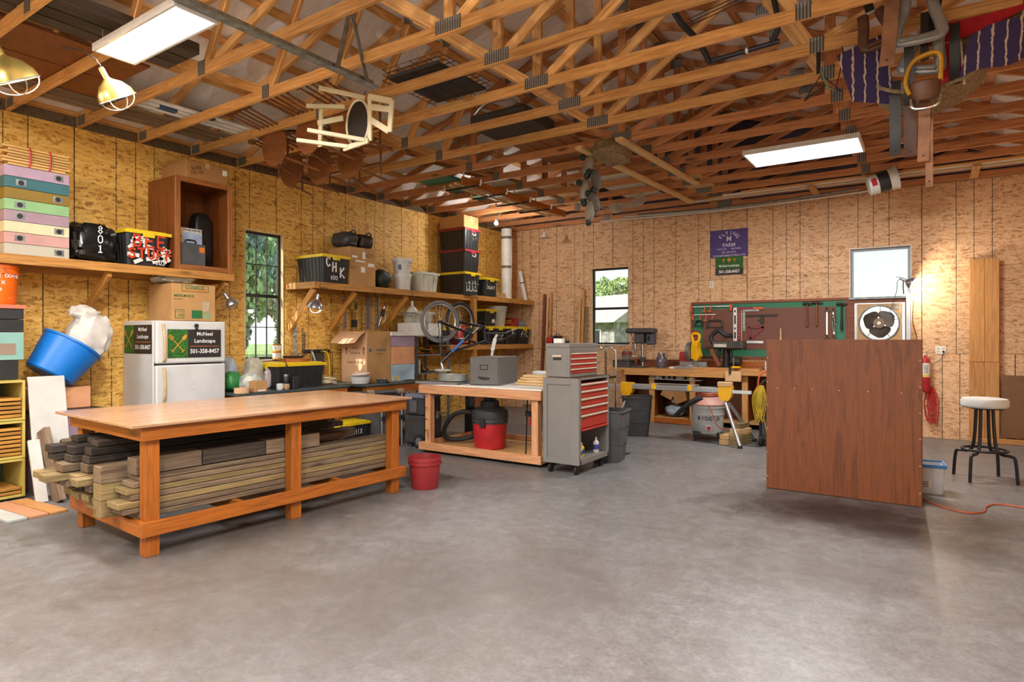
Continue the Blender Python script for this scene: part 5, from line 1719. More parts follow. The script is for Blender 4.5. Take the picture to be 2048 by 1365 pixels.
op = Thing('bottle_opener', 'small black cast iron bottle opener fixed on the freezer door', 'bottle opener', (0.7605, -7.085, 1.575))
op.mb('opener_body', MB().sphere((0.008, 0, 0), 0.022, 12, 8, (0.5, 1.2, 1)), M_IRON)
op.mb('opener_mouth', MB().sphere((0.012, 0, -0.03), 0.016, 12, 8, (0.8, 0.9, 1.3)), M_IRON)
def crossed_tools(t, c, s, n, x, up, mt):
    """crossed garden fork and spade"""
    c, x, up, n = V(c), V(x), V(up), V(n)
    P = lambda u, v, k=0: c + x * u * s + up * v * s + n * (0.001 + 0.0006 * k)
    def bar(a, b, w_, k, nm):
        p0, p1 = P(*a, k), P(*b, k)
        t.board(nm, p0, p1, w_ * s, 0.0008, mt, up=n, bev=0)
    bar((-0.32, 0.28), (0.30, -0.42), 0.045, 1, 'emblem_fork_shaft')
    for d in (-0.09, -0.03, 0.03, 0.09):
        q = V((-0.74, 0.67, 0))
        bar((-0.32 + d * .7, 0.28 + d * .75), (-0.52 + d * .7, 0.50 + d * .75), 0.025, 2, 'emblem_tine')
    bar((-0.40, 0.20), (-0.25, 0.36), 0.03, 2, 'emblem_fork_base')
    bar((0.30, 0.28), (-0.30, -0.42), 0.045, 3, 'emblem_spade_shaft')
    m = MB()
    pts = [(0.22, 0.32), (0.34, 0.18), (0.50, 0.36), (0.52, 0.54), (0.38, 0.50)]
    m.add([P(u, v, 4) for u, v in pts], [tuple(range(5))])
    t.mb('emblem_spade_blade', m, mt)
    bar((0.22, -0.50), (0.40, -0.36), 0.04, 2, 'emblem_grip')
    bar((-0.22, -0.50), (-0.40, -0.36), 0.04, 2, 'emblem_grip')
def land_sign(label, p, x, up, w_, h):
    """landscaper's magnetic sign: grass square with crossed tools, dark field with lettering"""
    x, up = V(x), V(up)
    n = x.cross(up)
    M_ = Matrix((x, -n, up)).transposed().to_4x4()
    M_.translation = V(p)
    t = Thing('landscape_sign', label, 'sign', m=M_)
    t.box('panel', (-w_ / 2, -0.002, -h / 2), (w_ / 2, 0, h / 2), M_SIGNK, 0.0)
    gw = w_ * 0.365
    t.box('grass_field', (-w_ / 2 + 0.003, -0.0032, -h / 2 + 0.003), (-w_ / 2 + gw, -0.002, h / 2 - 0.003), M_SIGNG, 0.0)
    crossed_tools(t, (-w_ / 2 + gw / 2, -0.0034, 0), gw * 0.85, (0, -1, 0), (1, 0, 0), (0, 0, 1), mat('emblem_gold', 'd99a2e', 0.5))
    cx = -w_ / 2 + gw + (w_ - gw) / 2
    t.text('lettering', 'McNeel', h * 0.19, M_PRINTW, (cx, -0.0035, h * 0.34), (1, 0, 0), (0, 0, 1), bold=0.015, sx=w_ / 0.60)
    t.text('lettering', 'Landscape', h * 0.19, M_PRINTW, (cx, -0.0035, h * 0.09), (1, 0, 0), (0, 0, 1), bold=0.015, sx=w_ / 0.60)
    t.box('rule', (cx - w_ * 0.28, -0.0035, -h * 0.105), (cx + w_ * 0.28, -0.002, -h * 0.09), M_PRINTO, 0)
    t.text('lettering', '501-358-8457', h * 0.21, M_PRINTW, (cx, -0.0035, -h * 0.28), (1, 0, 0), (0, 0, 1), bold=0.02, sx=w_ / 0.66)
land_sign('wide landscape sign with crossed tools on the freezer door', (0.7505, -7.09, 1.378), (0, 1, 0), (0, 0, 1), 0.60, 0.31)
land_sign('landscape sign with crossed tools on the side of the refrigerator', (0.36, -7.506, 1.425), (1, 0, 0), (0, 0, 1), 0.60, 0.31)
u = carton('brown moving box with a green U-HAUL print on the refrigerator', (0.44, -7.065, FH + 0.001), 0, 0.50, 0.49, 0.41, M_CARD)
fx = 0.2515
u.box('print_frame', (fx, -0.145, 0.325), (fx + 0.001, 0.165, 0.395), M_PRINTG, 0)
u.box('print_field', (fx + 0.001, -0.14, 0.33), (fx + 0.0016, 0.16, 0.39), M_CARD, 0)
u.text('lettering', 'U-HAUL', 0.052, M_PRINTG, (fx + 0.002, 0.01, 0.366), (0, 1, 0), (0, 0, 1), bold=0.03, sx=1.15)
u.box('print_bar', (fx + 0.0015, -0.13, 0.334), (fx + 0.002, 0.15, 0.344), M_PRINTO, 0)
u.text('lettering', 'MEDIUM BOX', 0.036, M_PRINTG, (fx + 0.001, -0.225, 0.275), (0, 1, 0), (0, 0, 1), bold=0.03, align='LEFT')
u.text('lettering', '3.0 CU FT', 0.022, M_PRINTG, (fx + 0.001, -0.225, 0.237), (0, 1, 0), (0, 0, 1), bold=0.02, align='LEFT')
u.box('print_badge', (fx, -0.215, 0.03), (fx + 0.001, -0.115, 0.125), M_PRINTG, 0)
u.box('print_badge_field', (fx + 0.0005, -0.208, 0.036), (fx + 0.0016, -0.122, 0.119), M_CARD, 0)
u.text('lettering', 'OK', 0.04, M_PRINTG, (fx + 0.002, -0.155, 0.06), (0, 1, 0), (0, 0, 1), bold=0.03)
u.text('lettering', 'U-LOCK', 0.02, M_PRINTG, (fx + 0.002, -0.165, 0.10), (0, 1, 0), (0, 0, 1), bold=0.02)
u.box('appliance_print', (fx, -0.03, 0.03), (fx + 0.001, 0.09, 0.12), M_PRINTG, 0)
u.box('appliance_print', (fx, 0.10, 0.03), (fx + 0.001, 0.19, 0.10), mat('pale_green_print', '8fa47a', 0.7), 0)
u.mb('appliance_print', MB().prism([(-0.035, 0), (0.035, 0), (0.05, 0.11), (-0.05, 0.11)], 0.001, Matrix.Translation((fx + 0.0005, 0.13, 0.11)) @ Matrix.Rotation(PI / 2, 4, 'Z')), mat('pale_print', 'b3a184', 0.7))
bp = Thing('plastic_bag', 'flattened grey plastic bag lying on the moving box', 'bag', (0.40, -7.15, FH + 0.412))
bp.mb('bag', sbag((0, 0, 0.055), (0.17, 0.22, 0.045), 12, 0.25, 0.7, 2.5), M_CLEAR)

# ------------------------------------------------------------ lamps hung from the shelves
def cage_lamp(label, loc, rx=0, ry=0, rz=0, r=0.105, shade=M_STEEL, lit=0.0, cord=0.3, power=0):
    """clamp lamp: reflector dome, socket, wire guard; hangs by a hook"""
    t = Thing('work_lamp', label, 'lamp', loc, rz, 'work lamps with wire guards', rx=rx, ry=ry)
    t.lathe('reflector', [(0.022, 0.0), (0.03, -0.012), (r * 0.62, -r * 0.36), (r * 0.92, -r * 0.78), (r, -r * 1.15), (r * 0.985, -r * 1.15), (r * 0.90, -r * 0.79), (r * 0.6, -r * 0.40), (0.024, -0.016)], shade, seg=28)
    t.lathe('socket', [(0.001, 0.075), (0.016, 0.075), (0.02, 0.06), (0.02, 0.0), (0.023, -0.01), (0.001, -0.01)], shade, seg=14)
    t.lathe('bulb', [(0.001, -r * 1.05), (0.02, -r * 1.0), (0.03, -r * 0.8), (0.026, -r * 0.5), (0.014, -0.03), (0.014, -0.012), (0.001, -0.012)], M_BULB if lit else M_WHITE, seg=14)
    m = MB()
    zr = -r * 1.15
    for a in (0, 90):
        c, s_ = math.cos(R(a)), math.sin(R(a))
        m.tube([(r * math.cos(q) * c, r * math.cos(q) * s_, zr - r * 0.62 * math.sin(q)) for q in [PI * i / 12 for i in range(13)]], 0.004, 6)
    m.tube([(r * math.cos(2 * PI * i / 24), r * math.sin(2 * PI * i / 24), zr) for i in range(24)], 0.005, 6, closed=True)
    t.mb('wire_guard', m, M_STEEL)
    if power:
        ld = bpy.data.lights.new('work_lamp_bulb', 'POINT')
        ld.energy = power
        ld.shadow_soft_size = 0.03
        ld.color = (1, 0.86, 0.66)
        lo = bpy.data.objects.new('lamp', ld)
        COL.objects.link(lo)
        lo.parent = t.o
        lo.location = (0, 0, -r * 1.2)
    t.tube('hook', smooth_path([(0, 0, 0.07), (0.012, 0, 0.09), (0, 0, 0.11), (0, 0, 0.13)], 4), 0.004, M_IRON, 6)
    return t
la = cage_lamp('small chrome clamp lamp tilted below the shelf end beside the refrigerator', (0.62, -6.62, 1.90), rx=25, ry=-20, r=0.075)
la.tube('cable', smooth_path([(0, 0, 0.07), (-0.05, -0.1, 0.08), (-0.05, -.12, 0.2)]), 0.004, M_BLACKP, 6)
lb = cage_lamp('lit chrome work lamp hung below the CHK tote shelf near the window', (0.66, -5.37, 1.955), rx=-8, ry=10, lit=1, power=3.5)
lc = cage_lamp('frosted work lamp hung from the shelf rail above the white lidded hive stack', (0.66, -3.53, 1.95), r=0.10, shade=M_CLEAR)
for L0 in (lb, lc):
    L0.tube('hanging_wire', smooth_path([(0, 0, 0.125), (0.01, 0.01, 0.15), (-0.01, 0, 0.18), (-0.005, 0, 0.22)], 4), 0.0035, M_IRON, 6)

# ------------------------------------------------------------ long shelf past the window
sb = Thing('timber_shelf', 'long pine wall shelf carrying the black totes past the window', 'shelf', (0, 0, 0))
sb.box('shelf_deck', (0.002, -5.38, ST - 0.018), (0.60, -1.98, ST), M_PLYBIRCH, 0.002)
sb.box('shelf_deck', (0.002, -1.98, ST - 0.018), (0.72, -0.02, ST), M_PLYBIRCH, 0.002)
sb.board('front_rail', (0.602, -5.39, ST - 0.045), (0.602, -4.60, ST - 0.045), 0.038, 0.089, W_SHELF)
sb.board('front_rail', (0.602, -4.60, ST - 0.045), (0.602, -1.98, ST - 0.045), 0.038, 0.089, W_SHELF)
sb.board('front_rail', (0.722, -1.90, ST - 0.045), (0.722, -0.02, ST - 0.045), 0.038, 0.089, W_SHELF)
sb.board('end_rail', (0.002, -5.372, ST - 0.046), (0.58, -5.372, ST - 0.046), 0.038, 0.089, W_SHELF)
sb.board('wall_ledger', (0.021, -5.35, ST - 0.064), (0.021, -0.02, ST - 0.064), 0.038, 0.089, W_SHELF)
sb.board('post', (0.66, -1.94, 0.0), (0.66, -1.94, ST - 0.02), 0.089, 0.089, W_SHELF, up=(1, 0, 0))
for y in (-5.35, -4.63, -3.56):
    sb.board('brace', (0.03, y, 1.56), (0.57, y, 2.10), 0.038, 0.089, W_SHELF, up=(-1, 0, 1))
sb.box('lower_deck', (0.04, -2.65, 1.30), (0.68, -0.02, 1.318), M_PLYBIRCH, 0.002)
sb.board('lower_rail', (0.70, -2.65, 1.273), (0.70, -0.02, 1.273), 0.038, 0.089, W_SHELF)
sb.board('lower_ledger', (0.021, -2.65, 1.273), (0.021, -0.02, 1.273), 0.038, 0.089, W_SHELF)
t = tote('black tote with a yellow lid sprayed CHK beside the window', (0.32, -5.0, ST), 0, 0.56, 0.47, 0.40, group='totes on the wall shelves')
t.strokes('lettering', 'C', 0.12, 0.026, M_PAINTW, (0.281, -0.13, 0.29), (0, 1, 0), (0, 0, 1), lift=.002)
t.strokes('lettering', 'H', 0.12, 0.026, M_PAINTW, (0.278, -0.02, 0.225), (0, 1, 0), (0, 0, 1), lift=.002)
t.strokes('lettering', 'K', 0.13, 0.026, M_PAINTW, (0.275, 0.12, 0.155), (0, 1, 0), (0, 0, 1), lift=.002)
t.strokes('number', '800', 0.055, 0.008, M_PRINTW, (0.275, -0.03, 0.075), (0, 1, 0), (0, 0, 1), lift=.003)
c = carton('large cardboard box marked 409 on the shelf under the two dark bags', (0.32, -4.46, ST), 0, 0.46, 0.50, 0.56, M_CARD)
c.strokes('handwriting', '409', 0.07, 0.006, M_INK, (0.232, 0.12, 0.46), (0, 1, 0), (0, 0, 1), lift=.001)
c.strokes('handwriting', 'HCN', 0.05, 0.005, M_INK, (0.232, -0.18, 0.26), (0, 1, 0), (0, 0, 1), lift=.001)
for (y, z, a, b_) in ((0.02, 0.45, .03, .10), (-0.16, 0.42, .05, .03), (0.0, 0.24, .04, .08), (0.16, 0.32, .06, .05), (-0.05, 0.36, .09, .025)):
    c.box('torn_tape', (0.230, y - a, z - b_ / 2), (0.2318, y + a, z + b_ / 2), M_WHITEP, 0)
for i, (y, s, nm, mt0) in enumerate(((-4.60, 3, 'black zipped duffel bag on the big 409 box', M_BLACKP2), (-4.30, 5, 'dark brown leather holdall on the big 409 box', mat('dark_brown_bag', '33231d', 0.5, 0, 0.2)))):
    b = Thing('duffel_bag', nm, 'bag', (0.32, y, ST + 0.561))
    b.mb('bag', sbag((0, 0, 0.12), (0.20, 0.145, 0.12), s, 0.14, 0.65), mt0)
    b.tube('handle', smooth_path([(0.15, -0.06, 0.18), (0.19, -0.03, 0.235), (0.19, 0.03, 0.235), (0.15, 0.06, 0.18)]), 0.009, M_LEATHK, 6)
b = Thing('stuff_sack', 'dark green stuff sack on the shelf between the box and the pails', 'bag', (0.36, -3.93, ST))
b.mb('bag', sbag((0, 0, 0.155), (0.15, 0.15, 0.155), 7, 0.15, 0.75, pinch=0.2), mat('sack_green', '1f2c26', 0.5, 0, 0.2))
pa = pail('white lidless pail marked 12 under another pail on the shelf', (0.36, -3.45, ST), 0.125, 0.15, 0.27, M_WHITE, rz=30, bangle=-35, rings=True)
pa.strokes('number', '12', 0.09, 0.007, M_INK, (0.140, -0.03, 0.13), (0.15, 1, 0), (0, 0, 1), lift=.014)
pa2 = pail('white pail marked 23 stacked on the pail marked 12', (0.36, -3.45, ST + 0.272), 0.125, 0.15, 0.23, M_WHITE, lid=M_WHITE, bail=False, rings=True)
pa2.strokes('number', '23', 0.07, 0.006, M_INK, (0.145, 0.03, 0.14), (-0.1, 1, 0), (0, 0, 1), lift=.014)
pa2.box('blue_label', (0.06, -0.142, 0.06), (0.10, -0.135, 0.14), mat('blue_label', '3c4a8a', 0.4), 0, rot=(0, 0, 25))
t = tote('cloudy plastic bin marked 26 on the shelf beside the pails', (0.34, -2.97, ST), 90, 0.44, 0.40, 0.34, lid=M_OFFW, body=M_CLEAR, group='totes on the wall shelves', ribs=3)
t.strokes('number', '26', 0.08, 0.006, M_INK, (0.10, -0.21, 0.22), (1, 0, 0), (0, 0, 1), lift=.004)
z = ST
for i, (h, lid, lab, txt) in enumerate(((0.42, M_YELLOW, 'black tote with a yellow lid sprayed CMT at the bottom of the tote stack', 'CMT'), (0.40, M_REDLID, 'black tote with a red lid marked 402 in the tote stack', '402'), (0.38, M_REDLID, 'black tote with a red lid marked 404 below the top carton', '404'))):
    t = tote(lab, (0.37, -1.98, z), 0, 0.60, 0.44, h, lid=lid, group='totes on the wall shelves', taper=0.08)
    if i == 0:
        t.strokes('lettering', 'CMT', 0.11, 0.02, M_PAINTW, (0.288, 0.0, 0.28), (0, 1, 0), (0, 0, 1), adv=0.85, lift=.004)
        t.strokes('lettering', 'BERS', 0.10, 0.02, M_PAINTW, (0.282, 0.0, 0.13), (0, 1, 0), (0, 0, 1), adv=0.8, lift=.006)
        t.box('spray_bar', (0.288, -0.18, 0.205), (0.292, 0.18, 0.218), M_PAINTW, 0)
    else:
        t.strokes('number', txt, 0.055, 0.009, M_PRINTW, (0.296, 0.05, h - 0.10), (0, 1, 0), (0, 0, 1), lift=.004)
        if i == 2:
            t.strokes('lettering', 'TOY', 0.05, 0.012, M_GREYP, (0.292, 0.06, h - 0.19), (0, 1, 0), (0, 0, 1), lift=.004)
    z += h + 0.001
cc = carton('low cardboard box on the very top of the tote stack', (0.36, -1.98, z), 0, 0.56, 0.42, 0.215, M_CARD)
for k in range(3):
    cc.box('ink_stripe', (0.281, 0.10 + 0.035 * k, 0.08), (0.2815, 0.115 + 0.035 * k, 0.18), M_CARD3, 0)
cc.box('white_sticker', (0.281, -0.02, 0.13), (0.282, 0.06, 0.15), M_WHITEP, 0)
t = tote('narrow black tote with a yellow lid lettered ELECT beside the tote stack', (0.42, -1.42, ST), 0, 0.54, 0.40, 0.36, group='totes on the wall shelves')
t.text('lettering', 'ELECT', 0.075, M_PRINTW, (0.264, 0.0, 0.17), (0, 1, 0), (0, 0, 1), bold=0.02)
for s, w_ in ((-0.14, 'WIRE'), (0.15, 'SUPPLY')):
    for k, ch in enumerate(w_):
        t.text('lettering', ch, 0.045, M_PRINTW, (0.268, s, 0.29 - 0.045 * k), (0, 1, 0), (0, 0, 1), bold=0.02)
# rolled white tube standing in the corner and a slanted one
du = Thing('paper_tube', 'tall white tube with dark tape bands standing in the corner on the shelf', 'tube', (0.47, -0.62, ST))
du.cyl('tube_body', (0, 0, 0.0), (0.0, 0, 1.40), 0.105, M_WHITEP, seg=28)
for z in (0.62, 1.20):
    du.cyl('tape_band', (0, 0, z), (0, 0, z + 0.05), 0.107, mat('grey_tape', '6c6562', 0.5), seg=28)
du.tube('string', [(0.108, 0.02, 0.4), (0.112, 0.03, 1.2), (0.10, 0.02, 1.24)], 0.004, M_WHITE, 6)
du2 = Thing('white_pipe', 'white plastic pipe leaning slanted beside the tall white tube', 'pipe', (0.60, -0.12, ST))
du2.cyl('pipe_body', (0.0, 0, 0.0), (-0.10, -0.06, 0.60), 0.045, M_WHITE, seg=18)
du2.cyl('joint_band', (-0.058, -0.035, 0.35), (-0.061, -0.0365, 0.37), 0.0465, M_IRON, seg=18)
for i in range(4):
    o = link('wood_offcut', with_mat(box_mesh(0.3, 0.32, 0.024, 0.002), W_PALE), rmat((0.45, -0.98, ST + 0.0125 + 0.0255 * i), 0, 0, 3 * i))
    tag(o, 'thin board offcut stacked on the shelf beside the ELECT tote, %s of four' % ('lowest', 'second', 'third', 'topmost')[i], 'board', 'offcuts by the white tube')
# ------------------------------------------------------------ chains and hoist hung below the shelf
def chain_mesh(p0, p1, n, w_=0.022, r=0.0038, sway=0.01, seed=1):
    mb = MB()
    p0, p1 = V(p0), V(p1)
    rd = random.Random(seed)
    ax = (p1 - p0).normalized()
    a = ax.orthogonal().normalized()
    b = ax.cross(a)
    L_ = (p1 - p0).length / n
    for i in range(n):
        c = p0 + ax * L_ * (i + 0.5) + a * rd.uniform(-sway, sway) * 0.3
        s = a if i % 2 else b
        mb.tube([c + ax * (L_ * 0.72 * math.cos(q)) + s * (w_ / 2 * math.sin(q)) for q in [2 * PI * k / 8 for k in range(8)]], r, 5, closed=True)
    return mb
def chain(label, x, y, z1, z0, strands, mt, seed):
    t = Thing('hanging_chain', label, 'chain', (x, y, z0), group='chains hung below the shelf')
    for k in range(strands):
        t.mb('strand', chain_mesh((0.012 * (k % 2), 0.022 * k, z1 - z0), (0.012 * (k % 2), 0.022 * k, 0.02 * (k % 3)), int((z1 - z0) / 0.036), seed=seed + k), mt)
    t.tube('hook', smooth_path([(0, 0, z1 - z0), (-0.02, 0, z1 - z0 + 0.03), (-0.01, 0, z1 - z0 + 0.05), (0.02, 0, z1 - z0 + 0.04)], 4), 0.005, M_IRON, 6)
chain('dark steel chain doubled over a hook beside the wooden brace', 0.30, -4.60, 2.08, 1.55, 2, M_CHAIN, 1)
chain('thick bunch of blue grey chain hung in the middle of the chains', 0.30, -4.17, 2.08, 1.55, 4, M_CHAIN, 11)
chain('bunch of blue grey chain hung nearest the chrome clamp', 0.30, -3.97, 2.08, 1.55, 3, M_CHAIN, 21)
chain('bright chain looped down the right side of the window casing', 0.045, -5.28, 1.62, 1.02, 3, M_STEEL, 31)
chain('blue dark chain hung just past the window casing', 0.06, -5.14, 1.52, 1.16, 2, M_CHAIN, 41)
ho = Thing('chain_hoist', 'yellow chain hoist with hanging brassy chains below the shelf', 'hoist', (0.30, -4.42, 1.55))
ho.box('hoist_body', (-0.05, -0.07, 0.30), (0.05, 0.05, 0.44), mat('hoist_yellow', 'a8842c', 0.5, 0.2, 0.2), 0.02)
ho.box('nameplate', (0.05, -0.02, 0.32), (0.053, 0.03, 0.41), M_BLACKP, 0.001)
ho.tube('top_hook', smooth_path([(0, 0, 0.44), (0, 0, 0.49), (0, 0.03, 0.52), (0, 0.0, 0.545)]), 0.008, M_IRON, 8)
ho.mb('load_chain', chain_mesh((0, 0.03, 0.30), (0, 0.05, 0.0), 10, seed=3), M_BRASSY)
ho.mb('hand_chain', chain_mesh((0.02, -0.05, 0.32), (0.02, 0.03, 0.02), 10, seed=4), M_BRASSY)
ho.mb('lower_block', MB().box((-0.03, -0.02, 0.05), (0.03, 0.05, 0.16)), M_IRON)
cl_ = Thing('chrome_clamp', 'chrome clamp lamp without guard hung below the shelf right of the chains', 'lamp', (0.30, -3.85, 1.70), rx=-15)
cl_.tube('clamp_arm', [(0, 0, 0.25), (0, -0.02, 0.1), (0.01, -0.05, -0.08)], 0.01, M_CHROME, 8)
cl_.box('clamp_jaw', (-0.02, -0.03, 0.08), (0.02, 0.03, 0.2), M_BLACKP, 0.006)
cl_.tube('cord', smooth_path([(0, 0.02, 0.2), (0.02, 0.05, 0.05), (0.0, 0.02, -0.02)]), 0.004, M_WHITE, 6)
cl_.tube('hook', [(0, 0, 0.25), (0, 0.01, 0.36)], 0.003, M_IRON, 6)

# ------------------------------------------------------------ benches below the window
def bench(label, y0, y1, depth, z, top=M_BENCHT):
    t = Thing('side_bench', label, 'bench', (0, 0, 0))
    t.box('bench_top', (0.002, y0, z - 0.03), (depth, y1, z), top, 0.004)
    t.board('front_apron', (depth - 0.03, y0 + 0.03, z - 0.085), (depth - 0.03, y1 - 0.03, z - 0.085), 0.038, 0.10, W_STAIN)
    t.board('back_rail', (0.03, y0 + 0.03, z - 0.085), (0.03, y1 - 0.03, z - 0.085), 0.038, 0.10, W_STAIN)
    for y in (y0 + 0.1, y1 - 0.1):
        for x in (0.06, depth - 0.1):
            t.board('leg', (x, y, 0), (x, y, z - 0.03), 0.089, 0.089, W_STAIN, up=(1, 0, 0))
    t.box('under_shelf', (0.05, y0 + 0.05, 0.10), (depth - 0.10, y1 - 0.05, 0.118), M_PLYBIRCH, 0.002)
    return t
bench('dark topped wall bench under the twelve-pane window', -6.70, -5.06, 0.95, 0.80)
bench('dark topped wall bench holding the open carton and painted hives', -4.86, -3.55, 1.06, 0.79)
Z1 = 0.801
t = tote('black tote with a yellow lid under the terracotta saucers', (0.50, -5.68, Z1), 90, 0.74, 0.50, 0.325, taper=0.10)
for i, (r, z, h, mt0, nm) in enumerate(((0.20, 0.326, 0.045, M_TERRA, 'wide terracotta plant saucer on the yellow lid'), (0.14, 0.372, 0.03, mat('dark_saucer', '4d3a30', 0.6), 'dark plant saucer stacked on the terracotta one'))):
    single('plant_saucer', nm, 'saucer', MB().lathe([(0.001, 0), (r * 0.85, 0), (r, h), (r + 0.006, h), (r * 0.86, 0.008), (0.001, 0.008)], 32), mt0, (0.50, -5.60 - 0.03 * i, Z1 + z))
def sack(label, loc, r, mt0, seed, rz=0, cat='bag', name='feed_bag', amp=0.12, pinch=0.3, panel=None):
    t = Thing(name, label, cat, loc, rz)
    t.mb('sack', sbag((0, 0, r[2]), r, seed, amp, 0.6, pinch=pinch), mt0)
    if panel:
        pm, a, z0, z1 = panel
        t.mb('printed_panel', MB().grid(lambda u, v: (r[0] * 1.02, (u - 0.5) * 2 * a, z0 + (z1 - z0) * v), 4, 4), pm)
    return t
sack('tall grey paper sack with printed lines beside the yellow lid tote', (0.50, -6.21, Z1), (0.09, 0.115, 0.20), mat('paper_sack', 'b5b09c', 0.7, 0, 0.15), 2, pinch=0.1)
sack('pink topped pale blue pet food bag behind the green bag', (0.26, -6.42, Z1), (0.10, 0.12, 0.205), mat('pale_blue_bag', 'b9c3d6', 0.4, 0, 0.15), 4, pinch=0.35)
sack('green and yellow lawn seed bag slumped by the refrigerator', (0.55, -6.53, Z1), (0.13, 0.12, 0.12), M_GREENPR, 6, pinch=0.4)
sack('white and green fertiliser bag leaning forward on the bench', (0.72, -6.40, Z1), (0.10, 0.12, 0.11), mat('white_green_bag', 'c9cdc4', 0.45, 0, 0.3, 9), 8, pinch=0.3)
sack('clear plastic bag with red print between sack and tote', (0.56, -6.06, Z1), (0.05, 0.045, 0.13), mat('clear_red_bag', 'd2c2c2', 0.3, 0, 0.25, 14), 9, pinch=0.4)
c = carton('small brown carton at the front edge of the window bench', (0.875, -6.40, Z1), 0, 0.13, 0.16, 0.13, M_CARD, tape=False)
c.box('barcode', (0.071, -0.05, 0.01), (0.0715, 0.05, 0.03), M_WHITEP, 0)
single('tape_roll', 'wide roll of brown paper tape on the window bench beside the carton', 'tape', MB().lathe([(0.06, 0), (0.085, 0), (0.085, 0.06), (0.06, 0.06), (0.06, 0)], 28), M_CARD2, (0.86, -6.60, Z1))
for i, (y, mt0, h, nm) in enumerate(((-6.07, M_WHITE, 0.075, 'white enamel mug with a dark rim'), (-5.98, mat('tin_brown', 'c09c74', 0.5), 0.07, 'squat tan tin'),)):
    t = Thing('mug', nm + ' at the front of the window bench', 'mug', (0.83, y, Z1))
    t.lathe('mug_body', [(0.001, 0), (0.036, 0), (0.04, 0.01), (0.04, h), (0.036, h), (0.034, 0.01), (0.001, 0.01)], mt0, seg=20)
    t.tube('mug_handle', smooth_path([(0.038, 0, h * 0.8), (0.062, 0, h * 0.7), (0.062, 0, h * 0.35), (0.038, 0, h * 0.2)]), 0.005, mt0, 6)
t = Thing('jar', 'black capped dark jar standing on the tan tin', 'jar', (0.83, -5.98, Z1 + 0.071))
t.lathe('jar_body', [(0.001, 0), (0.034, 0), (0.036, 0.01), (0.036, 0.08), (0.03, 0.09), (0.001, 0.09)], M_BLACKP, seg=18)
t.lathe('jar_cap', [(0.001, 0.09), (0.031, 0.09), (0.031, 0.115), (0.001, 0.115)], M_STEEL, seg=18)
t = Thing('pen_cup', 'black square cup holding brushes beside the black tote', 'cup', (0.84, -5.87, Z1))
t.box('cup_body', (-0.045, -0.045, 0), (0.045, 0.045, 0.15), M_BLACKP, 0.006)
for k in range(3):
    t.tube('brush', [(0.01 * k - .01, -0.02, 0.12), (0.02 * k - .04, -0.10 - .02 * k, 0.30 + .04 * k)], 0.004, M_IRON, 6)
for i in range(2):
    t = Thing('paint_can', 'amber tin can on the window sill, %s of two' % ('lower', 'upper')[i], 'can', (0.055, -5.56, 1.148 + 0.105 * i))
    t.lathe('can_body', [(0.001, 0), (0.06, 0), (0.062, 0.004), (0.06, 0.008), (0.06, 0.096), (0.062, 0.1), (0.001, 0.1)], mat('amber_can', 'd68a1c', 0.3, 0.2, 0.2), seg=24)
    t.lathe('can_label', [(0.0605, 0.02), (0.0605, 0.085)], mat('can_label', 'd8d4c8', 0.5, 0, 0.15), ml=Matrix(), seg=24)
t = Thing('hose_coil', 'flat coil of pale hose beside the yellow lid tote', 'hose', (0.62, -5.175, Z1))
t.tube('coil', [( (0.11 + 0.015 * math.sin(i)) * math.cos(i * 0.42), (0.11 + 0.015 * math.sin(i)) * math.sin(i * 0.42), 0.02 + 0.0013 * i) for i in range(60)], 0.016, mat('hose_beige', 'c6b596', 0.5), 8)
# yellow tube hand truck behind the tote, and the wall rack
t = Thing('tool_rack', 'black wall strip with hooks holding hoses right of the window', 'rack', (0.0, -4.87, 1.25))
t.box('strip', (0.002, -0.24, -0.02), (0.03, 0.24, 0.02), M_BLACKP, 0.004)
for y in (-0.12, 0.06, 0.16):
    t.tube('hook', smooth_path([(0.03, y, 0), (0.07, y, -0.01), (0.08, y, 0.03)]), 0.006, M_STEEL, 6)
t.tube('hose_loop', smooth_path([(0.06, -0.12, 0.0), (0.07, -0.10, -0.05), (0.06, -0.05, -0.18), (0.05, -.05, -.3)]), 0.012, M_WHITE, 8)
t.box('hung_case', (0.035, -0.10, -0.30), (0.07, 0.10, -0.03), M_BLACKP2, 0.01)
t.tube('yellow_hose', smooth_path([(0.06, 0.06, 0.0), (0.09, 0.14, -0.04), (0.10, 0.17, -0.2), (0.10, 0.17, -0.44)]), 0.012, M_YELLOW, 8)
# ------------------------------------------------------------ second bench: open carton and painted hives
Z2 = 0.791
ac = Thing('open_carton', 'tall open cardboard carton with a blue ALEXANDER print and one flap out', 'box', (0.48, -4.33, Z2))
for nm, a, b_ in (('front_side', (0.265, -0.235, 0), (0.27, 0.235, 0.74)), ('back_side', (-0.27, -0.235, 0), (-0.265, 0.235, 0.74)), ('near_side', (-0.265, -0.235, 0), (0.265, -0.23, 0.74)), ('far_side', (-0.265, 0.23, 0), (0.265, 0.235, 0.74)), ('base', (-0.265, -0.23, 0), (0.265, 0.23, 0.005))):
    ac.box(nm, a, b_, M_CARD if nm == 'front_side' else M_CARD2, 0.001)
ac.mb('flap', MB().grid(lambda u, v: (-0.26 + 0.52 * u, -0.237 - 0.22 * v, 0.74 - 0.06 * v - 0.10 * v * v - 0.015 * math.sin(3 * u)), 8, 6), M_CARD2)
ac.box('flap', (-0.26, 0.20, 0.741), (0.26, 0.235, 0.745), M_CARD2, 0)
ac.text('lettering', 'ALEXANDER', 0.045, mat('blue_print', '4a6a84', 0.6), (0.272, 0.04, 0.47), (0, 1, 0), (0, 0, 1), bold=0.03, sx=0.8)
ac.cyl('logo', (0.2705, -0.175, 0.47), (0.272, -0.175, 0.47), 0.026, mat('blue_print', '4a6a84', 0.6), seg=18)
